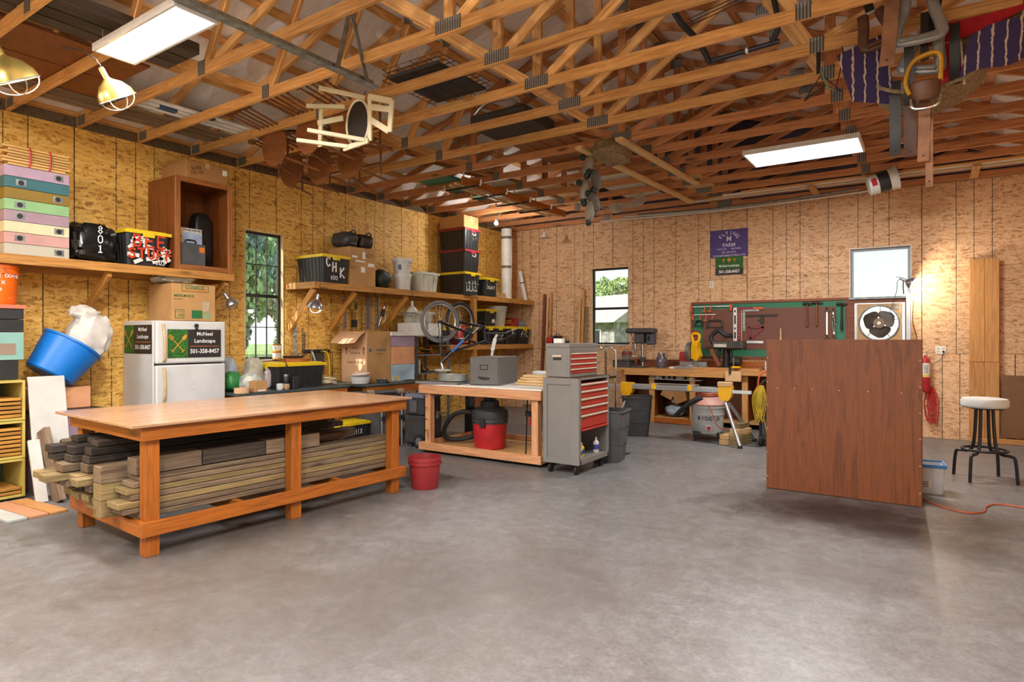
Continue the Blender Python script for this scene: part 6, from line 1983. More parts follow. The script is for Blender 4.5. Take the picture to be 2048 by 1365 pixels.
ac.text('lettering', 'moving & storage', 0.02, M_INK, (0.272, -0.02, 0.42), (0, 1, 0), (0, 0, 1))
for k, s in enumerate(('FRAGILE', 'THIS SIDE UP', 'HANDLE WITH CARE')):
    ac.text('lettering', s, 0.035, M_INK, (0.02, -0.2365, 0.50 - 0.075 * k - (0.06 if k == 2 else 0)), (1, 0, 0), (0, 0, 1), bold=0.01)
for x in (-0.17, 0.2):
    ac.mb('arrow', MB().prism([(-0.006, 0), (0.006, 0), (0.006, 0.07), (0.02, 0.07), (0, 0.11), (-0.02, 0.07), (-0.006, 0.07)], 0.001, Matrix.Translation((x, -0.2365, 0.41))), M_INK)
for i, (h, mt0, nm) in enumerate(((0.245, M_LBLUE, 'light blue painted hive box at the foot of the white lidded stack'), (0.27, M_TAN, 'peach painted hive box in the middle of the white lidded stack'), (0.18, M_LAV, 'lavender hive box directly below the white lid'))):
    hive(nm, (0.55, -3.83, Z2 + (0, 0.247, 0.519)[i]), 90, 0.50, 0.41, h, mt0)
cv = Thing('hive_cover', 'white telescoping lid on the lavender hive box', 'hive cover', (0.55, -3.83, Z2 + 0.701))
cv.box('lid_board', (-0.235, -0.275, 0.02), (0.235, 0.275, 0.04), M_WHITEP, 0.003)
cv.box('lid_rim', (0.215, -0.275, -0.02), (0.235, 0.275, 0.02), M_WHITEP, 0.002)
cv.box('lid_rim', (-0.215, -0.275, -0.02), (0.215, -0.255, 0.02), M_WHITEP, 0.002)
ba = Thing('wash_basin', 'white basin heaped with tools and plates in the sun on the far bench', 'basin', (0.82, -4.76, Z2))
ba.lathe('basin_body', [(0.001, 0), (0.10, 0), (0.115, 0.01), (0.15, 0.11), (0.158, 0.11), (0.145, 0.1), (0.105, 0.012), (0.001, 0.012)], M_WHITE)
single('dinner_plate', 'white plate lying tilted on top of the basin', 'plate', MB().lathe([(0.001, 0), (0.07, 0), (0.13, 0.015), (0.132, 0.018), (0.07, 0.005), (0.001, 0.005)], 28), M_WHITE, (0.82, -4.75, Z2 + 0.125), rx=6)
single('metal_bowl', 'shiny steel bowl beside the white basin', 'bowl', MB().lathe([(0.001, 0), (0.05, 0), (0.09, 0.06), (0.094, 0.06), (0.054, 0.005), (0.001, 0.005)], 24), M_STEEL, (0.96, -4.48, Z2))
t = Thing('yellow_handle_tool', 'tool tray with a yellow handle on the far bench edge', 'tray', (0.95, -4.25, Z2))
t.box('tray', (-0.07, -0.14, 0), (0.07, 0.14, 0.025), M_GALV, 0.003)
t.tube('handle', [(0.06, -0.06, 0.02), (0.06, -0.06, 0.075), (0.06, 0.06, 0.075), (0.06, 0.06, 0.02)], 0.008, M_YTOOL, 8)
single('paper_plate_stack', 'low stack of round saw blades at the foot of the blue hive box', 'blades', MB().lathe([(0.015, 0), (0.12, 0), (0.12, 0.012), (0.015, 0.012), (0.015, 0)], 28), M_RUST, (0.92, -3.80, Z2))
# ------------------------------------------------------------ lower shelf near the corner
SC = 1.319
for i, (y, txt, lab) in enumerate(((-1.13, 'TR', 'black tote with small white lettering on the lower corner shelf'), (-0.70, '', 'black tote with a hanging paper tag on the lower corner shelf'), (-0.27, 'PVC', 'black tote lettered PVC on the lower corner shelf'))):
    t = tote(lab, (0.40, y, SC), 0, 0.56, 0.405, 0.345, group='totes on the lower corner shelf')
    if txt == 'PVC':
        t.strokes('lettering', 'PVC', 0.12, 0.018, M_PAINTW, (0.272, 0.0, 0.2), (0, 1, 0), (0, 0, 1), lift=.004, adv=0.75)
    elif txt:
        t.text('lettering', 'EXTENSION', 0.035, M_PRINTW, (0.266, 0.02, 0.16), (0, 1, 0), (0, 0, 1), bold=.02)
        t.text('lettering', 'PVC BOX', 0.035, M_PRINTW, (0.264, 0.02, 0.10), (0, 1, 0), (0, 0, 1), bold=.02)
    else:
        t.box('paper_tag', (0.275, -0.03, 0.19), (0.277, 0.03, 0.26), M_OFFW, 0)
        t.tube('tag_string', [(0.276, 0, 0.26), (0.283, 0.0, 0.33)], 0.002, M_WHITE, 5)
        t.tube('tag_string', [(0.276, 0, 0.19), (0.276, 0.005, 0.12)], 0.002, M_WHITE, 5)
ZC = SC + 0.346
t = tote('small black tote with a yellow lid on top of the lower shelf totes', (0.42, -1.43, ZC - 0.346), 0, 0.5, 0.11, 0.34, group='totes on the lower corner shelf', ribs=5, taper=.04)
t.o['label'] = 'slim black tote with a yellow lid pushed against the shelf post'
t2 = tote('upright black tote with a yellow lid above the lettered totes', (0.40, -1.32, ZC), 0, 0.42, 0.36, 0.32, group='totes on the lower corner shelf', ribs=4)
t2.box('white_label', (0.198, 0.02, 0.06), (0.201, 0.12, 0.13), M_WHITEP, 0)
pail('big cloudy white tub without lid above the lower shelf totes', (0.42, -0.90, ZC), 0.16, 0.205, 0.39, M_CLEAR, bail=False, rings=True, name='plastic_pail')
t = Thing('rope_coil', 'coil of yellow and orange rope on the lower shelf totes', 'rope', (0.45, -0.55, ZC + 0.001))
for k, (mt0, z0) in enumerate(((M_YCORD, 0.06), (M_OCORD, 0.018))):
    t.tube('coil', [((0.07 + 0.02 * math.sin(i * 1.7)) * math.cos(i * 0.5) + (0.03 if k else 0), (0.09 + 0.02 * math.cos(i * 1.3)) * math.sin(i * 0.5), z0 + 0.02 * math.sin(i * 0.37) + 0.0012 * i) for i in range(50)], 0.012, mt0, 6)
c = carton('small red carton beside the rope coil', (0.42, -0.36, ZC + 0.001), 0, 0.2, 0.17, 0.17, M_RED, tape=False)
c = carton('small blue and white carton at the end of the lower shelf totes', (0.42, -0.14, ZC + 0.001), 0, 0.2, 0.19, 0.12, mat('blue_white', '8fa2c4', 0.5, 0, 0.3, 20), tape=False)
t = Thing('fuel_can', 'red plastic fuel can on the lower shelf beside the post', 'can', (0.50, -2.16, SC))
t.mb('can_body', sbag((0, 0, 0.17), (0.14, 0.13, 0.17), 3, 0.03, 0.45), M_RED)
t.tube('spout', [(0.05, 0.05, 0.3), (0.1, 0.1, 0.37)], 0.02, M_RED, 8)
t.mb('sign_face', MB().prism([(-0.1, 0), (0.1, 0), (0.0, 0.14)], 0.002, Matrix.Translation((0.142, 0, 0.04)) @ Matrix.Rotation(PI / 2, 4, 'Z')), M_ORANGE)
t = Thing('bundled_hose', 'coil of dark wire on the wall beside the second bicycle wheel', 'cord', (0.08, -2.45, 1.75))
t.tube('coil', [(0.02 + 0.004 * math.sin(i), 0.11 * math.cos(i * .5), 0.13 * math.sin(i * .5)) for i in range(40)], 0.007, mat('brown_cable', '6a4a34', 0.6), 6)
for i, z in enumerate((1.50, 1.95)):
    pass
t = tote('black tote with a yellow lid deep on the lower shelf behind the bicycle', (0.30, -2.42, SC), 90, 0.25, 0.40, 0.30, group='totes on the lower corner shelf', ribs=3)
t.o.location.y = -2.445
WM[t.o.name] = t.o.matrix_basis.copy()

# ------------------------------------------------------------ steel rack with clear bins
rk = Thing('steel_rack', 'slotted steel shelf rack beside the painted hive stack', 'rack', (0.12, -3.40, 0))
for x in (0, 0.52):
    for y in (0, 0.78):
        rk.board('upright', (x, y, 0), (x, y, 1.47), 0.035, 0.004, M_GALV, up=(0, 1, 0))
        rk.board('upright_flange', (x + (0.016 if x == 0 else -0.016), y, 0), (x + (0.016 if x == 0 else -0.016), y, 1.47), 0.004, 0.035, M_GALV, up=(0, 1, 0))
for z in (0.15, 0.85, 1.15, 1.455):
    rk.box('shelf_plate', (-0.01, -0.015, z), (0.53, 0.795, z + 0.018), M_GALV, 0.002)
t = tote('clear plastic bin on top of the white cartons on the steel rack', (0.36, -3.08, 1.475 + 0.215), 90, 0.40, 0.36, 0.19, lid=M_CLEAR, body=M_CLEAR, ribs=2)
for i, (y, l) in enumerate(((-3.22, 0.30), (-2.83, 0.34))):
    carton('white carton on top of the steel rack, %s the bicycle wheel' % ('behind' if i == 0 else 'showing through'), (0.36, y, 1.475), 0, 0.36, l, 0.21, M_WHITEP, tape=False)
for i, (y, z, n) in enumerate(((-3.22, 1.169, 5), (-2.9, 1.169, 4), (-3.1, 0.869, 7))):
    rd = random.Random(i)
    t = Thing('tool_bundle', ('bundle of dark hand tools on the upper rack shelf', 'pair of caulking guns lying on the upper rack shelf', 'heap of garden stakes and hoses on the lower rack shelf')[i], 'tools', (0.36, y, z))
    for k in range(n):
        a = rd.uniform(-.5, .5)
        p = V((rd.uniform(-.1, .12), rd.uniform(-.06, .06), 0.018 + 0.03 * (k % 4)))
        d = V((math.cos(a) * 0.12, math.sin(a) * 0.12, 0))
        t.tube('handle', [p - d, p + d], 0.014, (M_IRON, M_OCORD, M_BLACKP, M_YCORD, M_RED)[(k + i) % 5], 7)
for k in range(2):
    t = Thing('caulk_tube', 'caulk tube standing on the lower rack shelf, %s the hive stack' % ('next to', 'away from')[k], 'caulk', (0.55, -3.33 + 0.08 * k, 0.869), group='caulk tubes on the rack')
    t.lathe('cartridge', [(0.001, 0), (0.022, 0), (0.022, 0.2), (0.008, 0.21), (0.004, 0.27), (0.001, 0.27)], M_OFFW, seg=14)
    t.lathe('nozzle_cap', [(0.0035, 0.25), (0.007, 0.25), (0.005, 0.285), (0.001, 0.286)], M_BLACKP, seg=10)

# ------------------------------------------------------------ bicycle standing upside down on the pine bench
RV = V((0.8291, 0.5591, 0))
FV = V((-0.5591, 0.8291, 0))
bk = Thing('bicycle', 'dark bicycle with a blue frame label standing upside down on the bench', 'bicycle', (1.99, -4.25, BH))
o0 = V((1.99, -4.25, BH))
def W(p):
    return V(p) - o0
def wheel(c, u, r, mt_t):
    """wheel in the plane spanned by u and z"""
    c, u = V(c), V(u).normalized()
    n = u.cross(V((0, 0, 1)))
    ring = lambda rr, off=0.0: [c + (u * math.cos(2 * PI * i / 40) + V((0, 0, 1)) * math.sin(2 * PI * i / 40)) * rr + n * off for i in range(40)]
    w0 = bk.tube('tyre', ring(r), 0.024, mt_t, 8, closed=True)
    bk.tube('rim', ring(r - 0.032), 0.011, M_STEEL, 6, closed=True, parent=w0)
    m = MB()
    for i in range(24):
        a = 2 * PI * i / 24
        s = 0.02 if i % 2 else -0.02
        m.tube([c + n * s, c + (u * math.cos(a) + V((0, 0, 1)) * math.sin(a)) * (r - 0.04)], 0.0016, 4)
    bk.mb('spokes', m, M_STEEL, parent=w0)
    bk.cyl('hub', c - n * 0.05, c + n * 0.05, 0.02, M_IRON, seg=12, parent=w0)
M_TYRE = mat('tyre_grey', '6b6866', 0.75, 0, 0.1)
M_FRAMEBK = mat('bike_black', '23201f', 0.35, 0.1, 0.1)
u1 = RV * math.cos(R(34)) + FV * math.sin(R(34))
u2 = RV * math.cos(R(50)) + FV * math.sin(R(50))
h1 = W((1.87, -4.274, 1.662))
h2 = W((1.80, -3.74, 1.665))
wheel(h1, u1, 0.272, M_TYRE)
wheel(h2, u2, 0.275, M_BLACKP)
bb = W((2.20, -4.02, 1.50))
sc_ = W((1.90, -4.28, 1.10))
sad = W((1.93, -4.28, 1.00))
head = W((2.13, -3.62, 1.60))
n1 = u1.cross(V((0, 0, 1)))
for s in (-0.05, 0.05):
    bk.tube('chain_stay', [h1 + n1 * s, bb + n1 * s * 0.6], 0.011, M_FRAMEBK, 8)
    bk.tube('seat_stay', [h1 + n1 * s, sc_ + V((0, 0, 0.12)) + n1 * s * 0.3], 0.009, M_FRAMEBK, 8)
bk.tube('seat_tube', [bb, sc_], 0.02, M_FRAMEBK, 10)
dv = sc_ - bb
bk.tube('frame_label', [bb + dv * 0.22, bb + dv * 0.62], 0.0215, mat('label_blue', '2d62b8', 0.4, 0, 0.2, 30), 10)
bk.tube('seat_post', [sc_, sad], 0.013, M_STEEL, 8)
bk.mb('saddle', MB().lathe([(0.001, -0.03), (0.05, -0.028), (0.075, -0.005), (0.06, 0.016), (0.001, 0.022)], 20, Matrix.Translation(sad + V((0, 0, -0.005))) @ Matrix.Rotation(R(20), 4, 'Z') @ Matrix.Diagonal((1.7, 0.9, 1, 1))), mat('saddle_grey', 'b4b0a8', 0.5))
bk.tube('down_tube', [bb, head], 0.021, M_FRAMEBK, 10)
bk.tube('top_tube', [sc_ + V((0, 0, 0.1)), W((2.20, -3.66, 1.40))], 0.018, M_FRAMEBK, 10)
bk.tube('head_tube', [head, W((2.20, -3.66, 1.38))], 0.022, M_FRAMEBK, 10)
n2 = u2.cross(V((0, 0, 1)))
for s in (-0.045, 0.045):
    bk.tube('fork_blade', [h2 + n2 * s, head + n2 * s], 0.012, M_FRAMEBK, 8)
bk.tube('stem', [W((2.20, -3.66, 1.38)), W((2.24, -3.64, 1.36))], 0.016, M_FRAMEBK, 8)
hb = [W((2.02, -3.80, 1.56)), W((2.10, -3.76, 1.50)), W((2.20, -3.66, 1.40)), W((2.36, -3.52, 1.40)), W((2.52, -3.40, 1.50))]
hb = [W((2.02, -3.82, 1.40)), W((2.14, -3.72, 1.36)), W((2.24, -3.64, 1.36)), W((2.36, -3.52, 1.40)), W((2.55, -3.40, 1.50))]
bk.tube('handlebar', smooth_path(hb), 0.012, M_IRON, 8)
bk.tube('grip', [hb[-1] - (hb[-1] - hb[-2]) * 0.5, hb[-1]], 0.018, M_RUBBER, 8)
bk.tube('grip', [hb[0], hb[0] + (hb[1] - hb[0]) * 0.6], 0.018, M_RUBBER, 8)
bk.tube('brake_lever', smooth_path([hb[3], hb[3] + V((0.06, 0, 0.10)), hb[4] + V((0.0, 0.02, 0.07))]), 0.007, M_STEEL, 6)
bk.tube('cable', smooth_path([hb[3], W((2.30, -3.6, 1.62)), W((2.12, -3.7, 1.68)), head]), 0.004, M_BLACKP, 6)
bk.cyl('chainring', bb - n1 * 0.05, bb - n1 * 0.045, 0.085, M_IRON, seg=24)
for s in (-1, 1):
    k_ = bk.board('crank', bb + n1 * 0.06 * s, bb + n1 * 0.06 * s + V((0.10 * s, 0.04, 0.10 * s)), 0.02, 0.012, M_STEEL)
    bk.box('pedal', bb + n1 * 0.1 * s + V((0.10 * s - 0.04, 0.0, 0.10 * s - 0.015)), bb + n1 * 0.1 * s + V((0.10 * s + 0.04, 0.07, 0.10 * s + 0.015)), M_BLACKP, 0.004, parent=k_)
bk.mb('chain', chain_mesh(h1 + n1 * 0.045, bb + n1 * 0.05, 28, 0.012, 0.003), M_RUST)
bk.tube('saddle_prop', [sad + V((0, 0, -0.02)), V((sad.x, sad.y, 0.11))], 0.02, M_RUBBER, 8)
y2 = Thing('kick_scooter', 'white and yellow scooter standing folded behind the file drawer', 'scooter', (2.42, -4.02, BH))
y2.board('deck', (-0.14, -0.06, 0.03), (0.02, 0.02, 0.30), 0.10, 0.03, mat('lime', 'c9d32a', 0.4), up=(-1, 0.3, 0.6))
y2.tube('steering_tube', smooth_path([(0.08, 0.0, 0.0), (0.11, 0.03, 0.25), (0.14, 0.06, 0.52), (0.18, 0.08, 0.62)]), 0.018, M_WHITE, 8)
y2.board('headset', (0.12, 0.05, 0.40), (0.15, 0.07, 0.56), 0.07, 0.05, M_WHITE)
y2.tube('scooter_bar', [(0.06, 0.0, 0.63), (0.28, 0.15, 0.63)], 0.014, M_IRON, 8)
y2.cyl('front_wheel', (0.02, 0.05, 0.075), (0.02, 0.09, 0.075), 0.075, M_RUBBER, seg=20)
y2.box('fork', (0.06, 0.0, 0.0), (0.12, 0.04, 0.05), M_WHITE, 0.008)
rb_ = lean('rough live-edge board leaning behind the pine offcuts', (3.42, -3.70, 0.0), (3.55, -3.60, 1.22), 0.13, 0.03, W_LUM, (0.4, -1, 0), 'live_edge_board')
pl = pail('white plastic pail lying among the offcuts behind the file drawer', (3.35, -4.06, BH), 0.075, 0.09, 0.15, M_WHITE, bail=False, name='small_pail')

# ------------------------------------------------------------ carts and bins between table and benches
t = Thing('wheeled_bin', 'grey wheeled rubbish bin with a rope wrapped push handle behind the table', 'bin', (1.34, -4.86, 0), 76)
m = MB()
zs = [(0.04, 0.17, 0.20), (0.66, 0.24, 0.25)]
m.add([(s * a, q * b_, z) for z, a, b_ in zs for s, q in ((-1, -1), (1, -1), (1, 1), (-1, 1))], [(3, 2, 1, 0), (4, 5, 6, 7), (0, 1, 5, 4), (1, 2, 6, 5), (2, 3, 7, 6), (3, 0, 4, 7)])
t.mb('bin_body', m, M_GREYP)
t.box('bin_lid', (-0.42, -0.26, 0.66), (0.30, 0.26, 0.715), M_GREYP, 0.02)
for x in (-0.16, 0.14):
    t.tube('frame_tube', [(x, -0.285, 0.02), (x, -0.285, 0.72)], 0.014, M_STEEL, 8)
t.tube('push_handle', [(-0.44, -0.29, 0.735), (0.16, -0.29, 0.735)], 0.03, M_BLACKP2, 10)
for x in (-0.38, 0.06):
    t.tube('rope_wrap', [(x + 0.0022 * i, -0.29 + 0.036 * math.cos(i), 0.735 + 0.036 * math.sin(i)) for i in range(46)], 0.005, mat('rope_tan', '9c8468', 0.8), 5)
for x in (-0.14, 0.14):
    t.cyl('wheel', (x - 0.02, -0.18, 0.06), (x + 0.02, -0.18, 0.06), 0.06, M_RUBBER, seg=16)
    t.box('clip', (x - 0.03, -0.31, 0.36), (x + 0.03, -0.27, 0.42), M_BLACKP, 0.004)
def rolling_box(label, loc, rz, body, lidm):
    t = Thing('rolling_toolbox', label, 'toolbox', loc, rz)
    t.box('lower_bin', (-0.16, -0.2, 0.06), (0.16, 0.2, 0.42), body, 0.015)
    t.box('upper_box', (-0.155, -0.195, 0.425), (0.155, 0.195, 0.64), body, 0.02)
    t.box('lid', (-0.165, -0.205, 0.642), (0.165, 0.205, 0.70), lidm, 0.02)
    for y in (-0.1, 0.1):
        t.box('latch', (0.155, y - 0.035, 0.55), (0.178, y + 0.035, 0.66), M_BLACKP2, 0.005)
        t.box('latch', (0.155, y - 0.03, 0.36), (0.175, y + 0.03, 0.46), M_STEEL, 0.004)
    t.box('latch_plate', (0.06, -0.222, 0.46), (-0.06, -0.195, 0.62), M_GREYP, 0.006)
    for y in (-0.215, 0.185):
        w0 = t.cyl('wheel', (0.09, y, 0.09), (0.09, y + 0.03, 0.09), 0.09, M_RUBBER, seg=22)
        t.cyl('wheel_hub', (0.09, y - 0.003, 0.09), (0.09, y + 0.033, 0.09), 0.05, M_GALV, seg=14, parent=w0)
    t.tube('pull_handle', [(-0.17, -0.12, 0.35), (-0.17, -0.12, 0.72), (-0.17, 0.12, 0.72), (-0.17, 0.12, 0.35)], 0.012, M_STEEL, 8)
    t.box('front_foot', (-0.15, -0.15, 0), (-0.08, 0.15, 0.06), body, 0.004)
    return t
M_BLUEG = mat('blue_grey_plastic', '6d7382', 0.35, 0, 0.1)
rolling_box('blue grey lidded rolling toolbox standing by the end of the pine bench', (1.84, -4.58, 0), 4, M_BLACKP2, M_BLUEG)
rolling_box('black rolling toolbox standing behind the pine bench hooks', (2.02, -3.55, 0), 10, M_BLACKP, M_BLACKP2)
t = tote('black tote with a yellow lid on the floor behind the long table', (1.22, -5.30, 0), 90, 0.40, 0.30, 0.37)
t.strokes('lettering', 'MIX', 0.06, 0.008, M_PRINTW, (0.0, -0.158, 0.24), (1, 0, 0), (0, 0, 1), lift=.006)
t.strokes('lettering', 'SUP', 0.05, 0.008, M_PRINTW, (0.0, -0.154, 0.12), (1, 0, 0), (0, 0, 1), lift=.006)
t = Thing('mechanic_creeper', 'red framed mechanic creeper lying behind the long table', 'creeper', (1.20, -5.95, 0))
for y in (-0.25, 0.25):
    t.board('side_rail', (-0.18, y, 0.28), (0.25, y, 0.28), 0.05, 0.06, M_RED)
t.board('end_rail', (0.25, -0.27, 0.28), (0.25, 0.27, 0.28), 0.05, 0.06, M_RED)
t.board('end_rail', (-0.18, -0.27, 0.28), (-0.18, 0.27, 0.28), 0.05, 0.06, M_RED)
t.box('pad', (-0.15, -0.22, 0.22), (0.22, 0.22, 0.25), mat('pink_board', 'c98a90', 0.6), 0.004)
for x in (-0.15, 0.2):
    for y in (-0.22, 0.22):
        t.box('leg', (x - 0.02, y - 0.02, 0), (x + 0.02, y + 0.02, 0.25), M_IRON, 0.003)
c = carton('dark carton stored on the shelf below the window bench', (0.45, -5.55, 0.119), 0, 0.5, 0.5, 0.40, M_BLACKP2, tape=False)
sack('yellow and red sack on the shelf below the window bench', (0.45, -6.1, 0.119), (0.18, 0.2, 0.2), mat('yellow_red_sack', 'a8342c', 0.5, 0, 0.3, 8), 15)
# ------------------------------------------------------------ long work bench on the back wall
wbn = Thing('long_workbench', 'long pine workbench along the back wall under the pegboard', 'workbench', (0, 0, 0))
WZ = 0.92
wbn.box('bench_top', (2.76, -0.76, WZ - 0.045), (6.35, -0.012, WZ), W_PINE, 0.003)
wbn.board('front_rail', (3.06, -0.78, WZ - 0.06), (4.20, -0.78, WZ - 0.06), 0.038, 0.11, W_PINE)
wbn.board('front_rail', (4.20, -0.78, WZ - 0.06), (5.0, -0.78, WZ - 0.06), 0.038, 0.11, W_PINE)
wbn.board('front_rail', (5.0, -0.775, WZ - 0.035), (6.35, -0.775, WZ - 0.035), 0.03, 0.07, W_PINE)
for x in (3.0, 3.52, 4.22, 5.05, 6.25):
    wbn.board('leg', (x, -0.68, 0.0), (x, -0.68, WZ - 0.045), 0.089, 0.045, W_PINE, up=(0, 1, 0))
    wbn.box('partition', (x - 0.01, -0.64, 0.0), (x + 0.01, -0.03, WZ - 0.05), M_PLYBROWN, 0.001)
wbn.box('under_shelf', (3.54, -0.66, 0.08), (6.2, -0.03, 0.10), M_PLYBIRCH, 0.001)
wbn.board('kick_board', (3.55, -0.68, 0.05), (4.18, -0.68, 0.05), 0.03, 0.09, W_STAIN)
wbn.box('back_panel', (2.78, -0.03, 0.0), (6.3, -0.014, WZ - 0.05), M_PLYBROWN, 0.001)
for a_, b_, m_, l_ in ((2.98, 3.9, W_RED, 'dark red splash board behind the drill press'), (3.95, 6.35, W_STAIN, 'orange splash board below the pegboard')):
    single('splash_board', l_, 'board', MB().box((a_, -0.035, WZ + 0.001), (b_, -0.014, WZ + 0.13)), m_)
# pegboard in a red wood frame
pg = Thing('pegboard', 'wide pegboard with a green border in a red wood frame', 'pegboard', (3.985, 0, 1.13))
PW, PH = 2.43, 0.93
pg.box('green_panel', (0.02, -0.022, 0.0), (PW - 0.02, -0.016, PH - 0.03), M_PEGG, 0.0)
pg.box('brown_panel', (0.20, -0.029, 0.12), (PW - 0.17, -0.0225, PH - 0.13), M_PEGB, 0.0)
for (a, b_) in (((0, -0.04, PH - 0.04), (PW, -0.002, PH)), ((0, -0.04, -0.04), (PW, -0.002, 0.0)), ((0, -0.04, 0), (0.04, -0.002, PH - 0.04)), ((PW - 0.04, -0.04, 0), (PW, -0.002, PH - 0.04))):
    if abs(a[0] - b_[0]) > 1:
        pg.board('frame_rail', (a[0], -0.021, (a[2] + b_[2]) / 2), (b_[0], -0.021, (a[2] + b_[2]) / 2), 0.038, 0.04, W_RED)
    else:
        pg.board('frame_stile', ((a[0] + b_[0]) / 2, -0.021, a[2]), ((a[0] + b_[0]) / 2, -0.021, b_[2]), 0.04, 0.038, W_RED, up=(0, 1, 0))
PY = -0.033
def hung(name, label, cat, x, z, group=None):
    """pegboard tool; x,z in room coordinates"""
    return Thing(name, label, cat, (x, PY, z), group=group)
M_ORH = mat('clamp_orange', 'd2552c', 0.45)
for i, (x0, x1, z) in enumerate(((3.985, 4.70, 1.978), (4.01, 4.42, 1.84))):
    t = hung('clamp_rail', ('long', 'short')[i] + ' steel bar clamp with orange jaws laid across the pegboard', 'clamp', x0, z)
    t.board('bar', (0, -0.02, 0), (x1 - x0, -0.02, 0), 0.006, 0.016, M_STEEL)
    t.box('jaw', (0.0, -0.04, -0.10), (0.03, -0.005, 0.01), M_ORH, 0.005)
    if i == 0:
        t.box('jaw', (x1 - x0 - 0.05, -0.04, -0.08), (x1 - x0 - 0.01, -0.005, 0.03), M_ORH, 0.005)
for i, (x, z, nm) in enumerate(((4.23, 1.95, 'upper pair'), (4.33, 1.95, 'upper pair'), (4.15, 1.79, 'lower row'), (4.25, 1.79, 'lower row'), (4.36, 1.79, 'lower row'))):
    t = hung('spring_clamp', 'small orange spring clamp on the pegboard, one of the %s' % nm, 'clamp', x, z - 0.05, 'orange spring clamps')
    t.mb('clamp_arm', MB().prism([(-0.03, 0), (0.0, 0.0), (0.015, 0.06), (0.02, 0.10), (0.005, 0.10), (-0.01, 0.03)], 0.014, Matrix.Translation((0, -0.02, 0))), M_ORH)
    t.mb('clamp_jaw', MB().prism([(0.03, 0), (0.0, -0.012), (-0.05, -0.012), (-0.05, 0.0), (-0.02, 0.0)], 0.014, Matrix.Translation((0, -0.02, 0))), M_SUEDEY)
def c_clamp(label, x, z, w_, h, mt0):
    t = hung('c_clamp', label, 'clamp', x, z)
    t.tube('frame', smooth_path([(-w_ / 2, -0.03, -h / 2), (-w_ / 2, -0.03, h * 0.3), (-w_ / 2 + 0.04, -0.03, h / 2), (w_ / 2 - 0.04, -0.03, h / 2), (w_ / 2, -0.03, h * 0.3), (w_ / 2, -0.03, -h / 2)]), 0.014, mt0, 8)
    t.cyl('screw', (-w_ / 2 - 0.03, -0.03, -h / 2), (w_ / 2 + 0.02, -0.03, -h / 2), 0.007, M_IRON, seg=8)
    t.cyl('tommy_bar', (w_ / 2 + 0.01, -0.03, -h / 2 - 0.06), (w_ / 2 + 0.01, -0.03, -h / 2 + 0.02), 0.004, M_IRON, seg=6)
M_OLIVE = mat('olive_iron', '4f5247', 0.5, 0.3, 0.15)
c_clamp('large olive iron C clamp hung on the pegboard', 4.41, 1.68, 0.24, 0.12, M_OLIVE)
c_clamp('small dark C clamp hung beside the large olive one', 4.135, 1.69, 0.11, 0.09, M_IRON)
t = hung('spirit_level', 'upright white aluminium spirit level on the pegboard', 'level', 4.739, 1.27)
t.box('beam', (-0.03, -0.03, 0), (0.03, -0.004, 0.68), M_WHITEP, 0.003)
for z, h in ((0.06, 0.035), (0.16, 0.11), (0.31, 0.035), (0.40, 0.15), (0.60, 0.035)):
    t.box('vial_window', (-0.016, -0.032, z), (0.016, -0.003, z + h), M_BLACKP, 0.004)
t.box('end_cap', (-0.032, -0.032, -0.012), (0.032, -0.002, 0.0), M_BLACKP, 0.002)
t.box('end_cap', (-0.032, -0.032, 0.68), (0.032, -0.002, 0.692), M_BLACKP, 0.002)
M_MAROON = mat('maroon_rule', '7a1f30', 0.45)
t = hung('framing_square', 'maroon framing square with a yellow edge on the pegboard', 'square', 4.785, 1.255)
t.box('long_blade', (0, -0.012, 0), (0.05, -0.008, 0.70), M_MAROON, 0)
t.box('short_blade', (0.05, -0.012, 0.65), (0.41, -0.008, 0.70), M_MAROON, 0)
t.box('yellow_edge', (0.05, -0.011, 0.0), (0.062, -0.009, 0.64), M_YELLOW, 0)
t.box('maker_print', (0.24, -0.013, 0.665), (0.40, -0.0122, 0.688), M_PRINTO, 0)
for k in range(12):
    t.box('scale_mark', (0.004, -0.0128, 0.03 + 0.05 * k), (0.024, -0.0122, 0.034 + 0.05 * k), M_PRINTW, 0)
t = hung('steel_square', 'bare steel square hung inside the maroon framing square', 'square', 4.86, 1.55)
t.box('long_blade', (0, -0.016, 0), (0.04, -0.013, 0.36), M_GALV, 0)
t.box('short_blade', (0.04, -0.016, 0.33), (0.26, -0.013, 0.36), M_GALV, 0)
t = hung('wooden_rule', 'dark wooden straight edge with a small clamp on the pegboard', 'ruler', 4.905, 1.79)
t.box('rule_body', (0, -0.008, 0), (0.50, -0.003, 0.035), W_DARK, 0)
t.box('clip_body', (0.24, -0.035, -0.11), (0.29, -0.008, 0.0), M_BLACKP, 0.006)
t.box('clip_arm', (0.20, -0.03, -0.06), (0.24, -0.02, -0.05), M_BLACKP, 0.002)
t = hung('speed_square', 'maroon triangular speed square on the pegboard', 'square', 4.95, 1.42)
m = MB()
tri = [(0, 0.20), (0.24, 0.20), (0.03, 0.0)]
for a, b_ in ((0, 1), (1, 2), (2, 0)):
    m.bar((tri[a][0], -0.012, tri[a][1]), (tri[b_][0], -0.012, tri[b_][1]), 0.008, 0.045)
t.mb('triangle', m, M_MAROON)
for k in range(3):
    t.cyl('peg', (0.01 + 0.11 * k, -0.03, 0.235 + 0.02 * (k % 2)), (0.01 + .11 * k, 0.0, 0.235 + 0.02 * (k % 2)), 0.004, M_BRASS, seg=8)
t = hung('try_square', 'small try square with a steel blade low on the pegboard', 'square', 4.885, 1.29)
t.box('stock', (0, -0.02, -0.03), (0.035, -0.004, 0.10), W_DARK, 0.002)
t.box('blade', (0.035, -0.013, 0.06), (0.30, -0.010, 0.10), M_STEEL, 0)
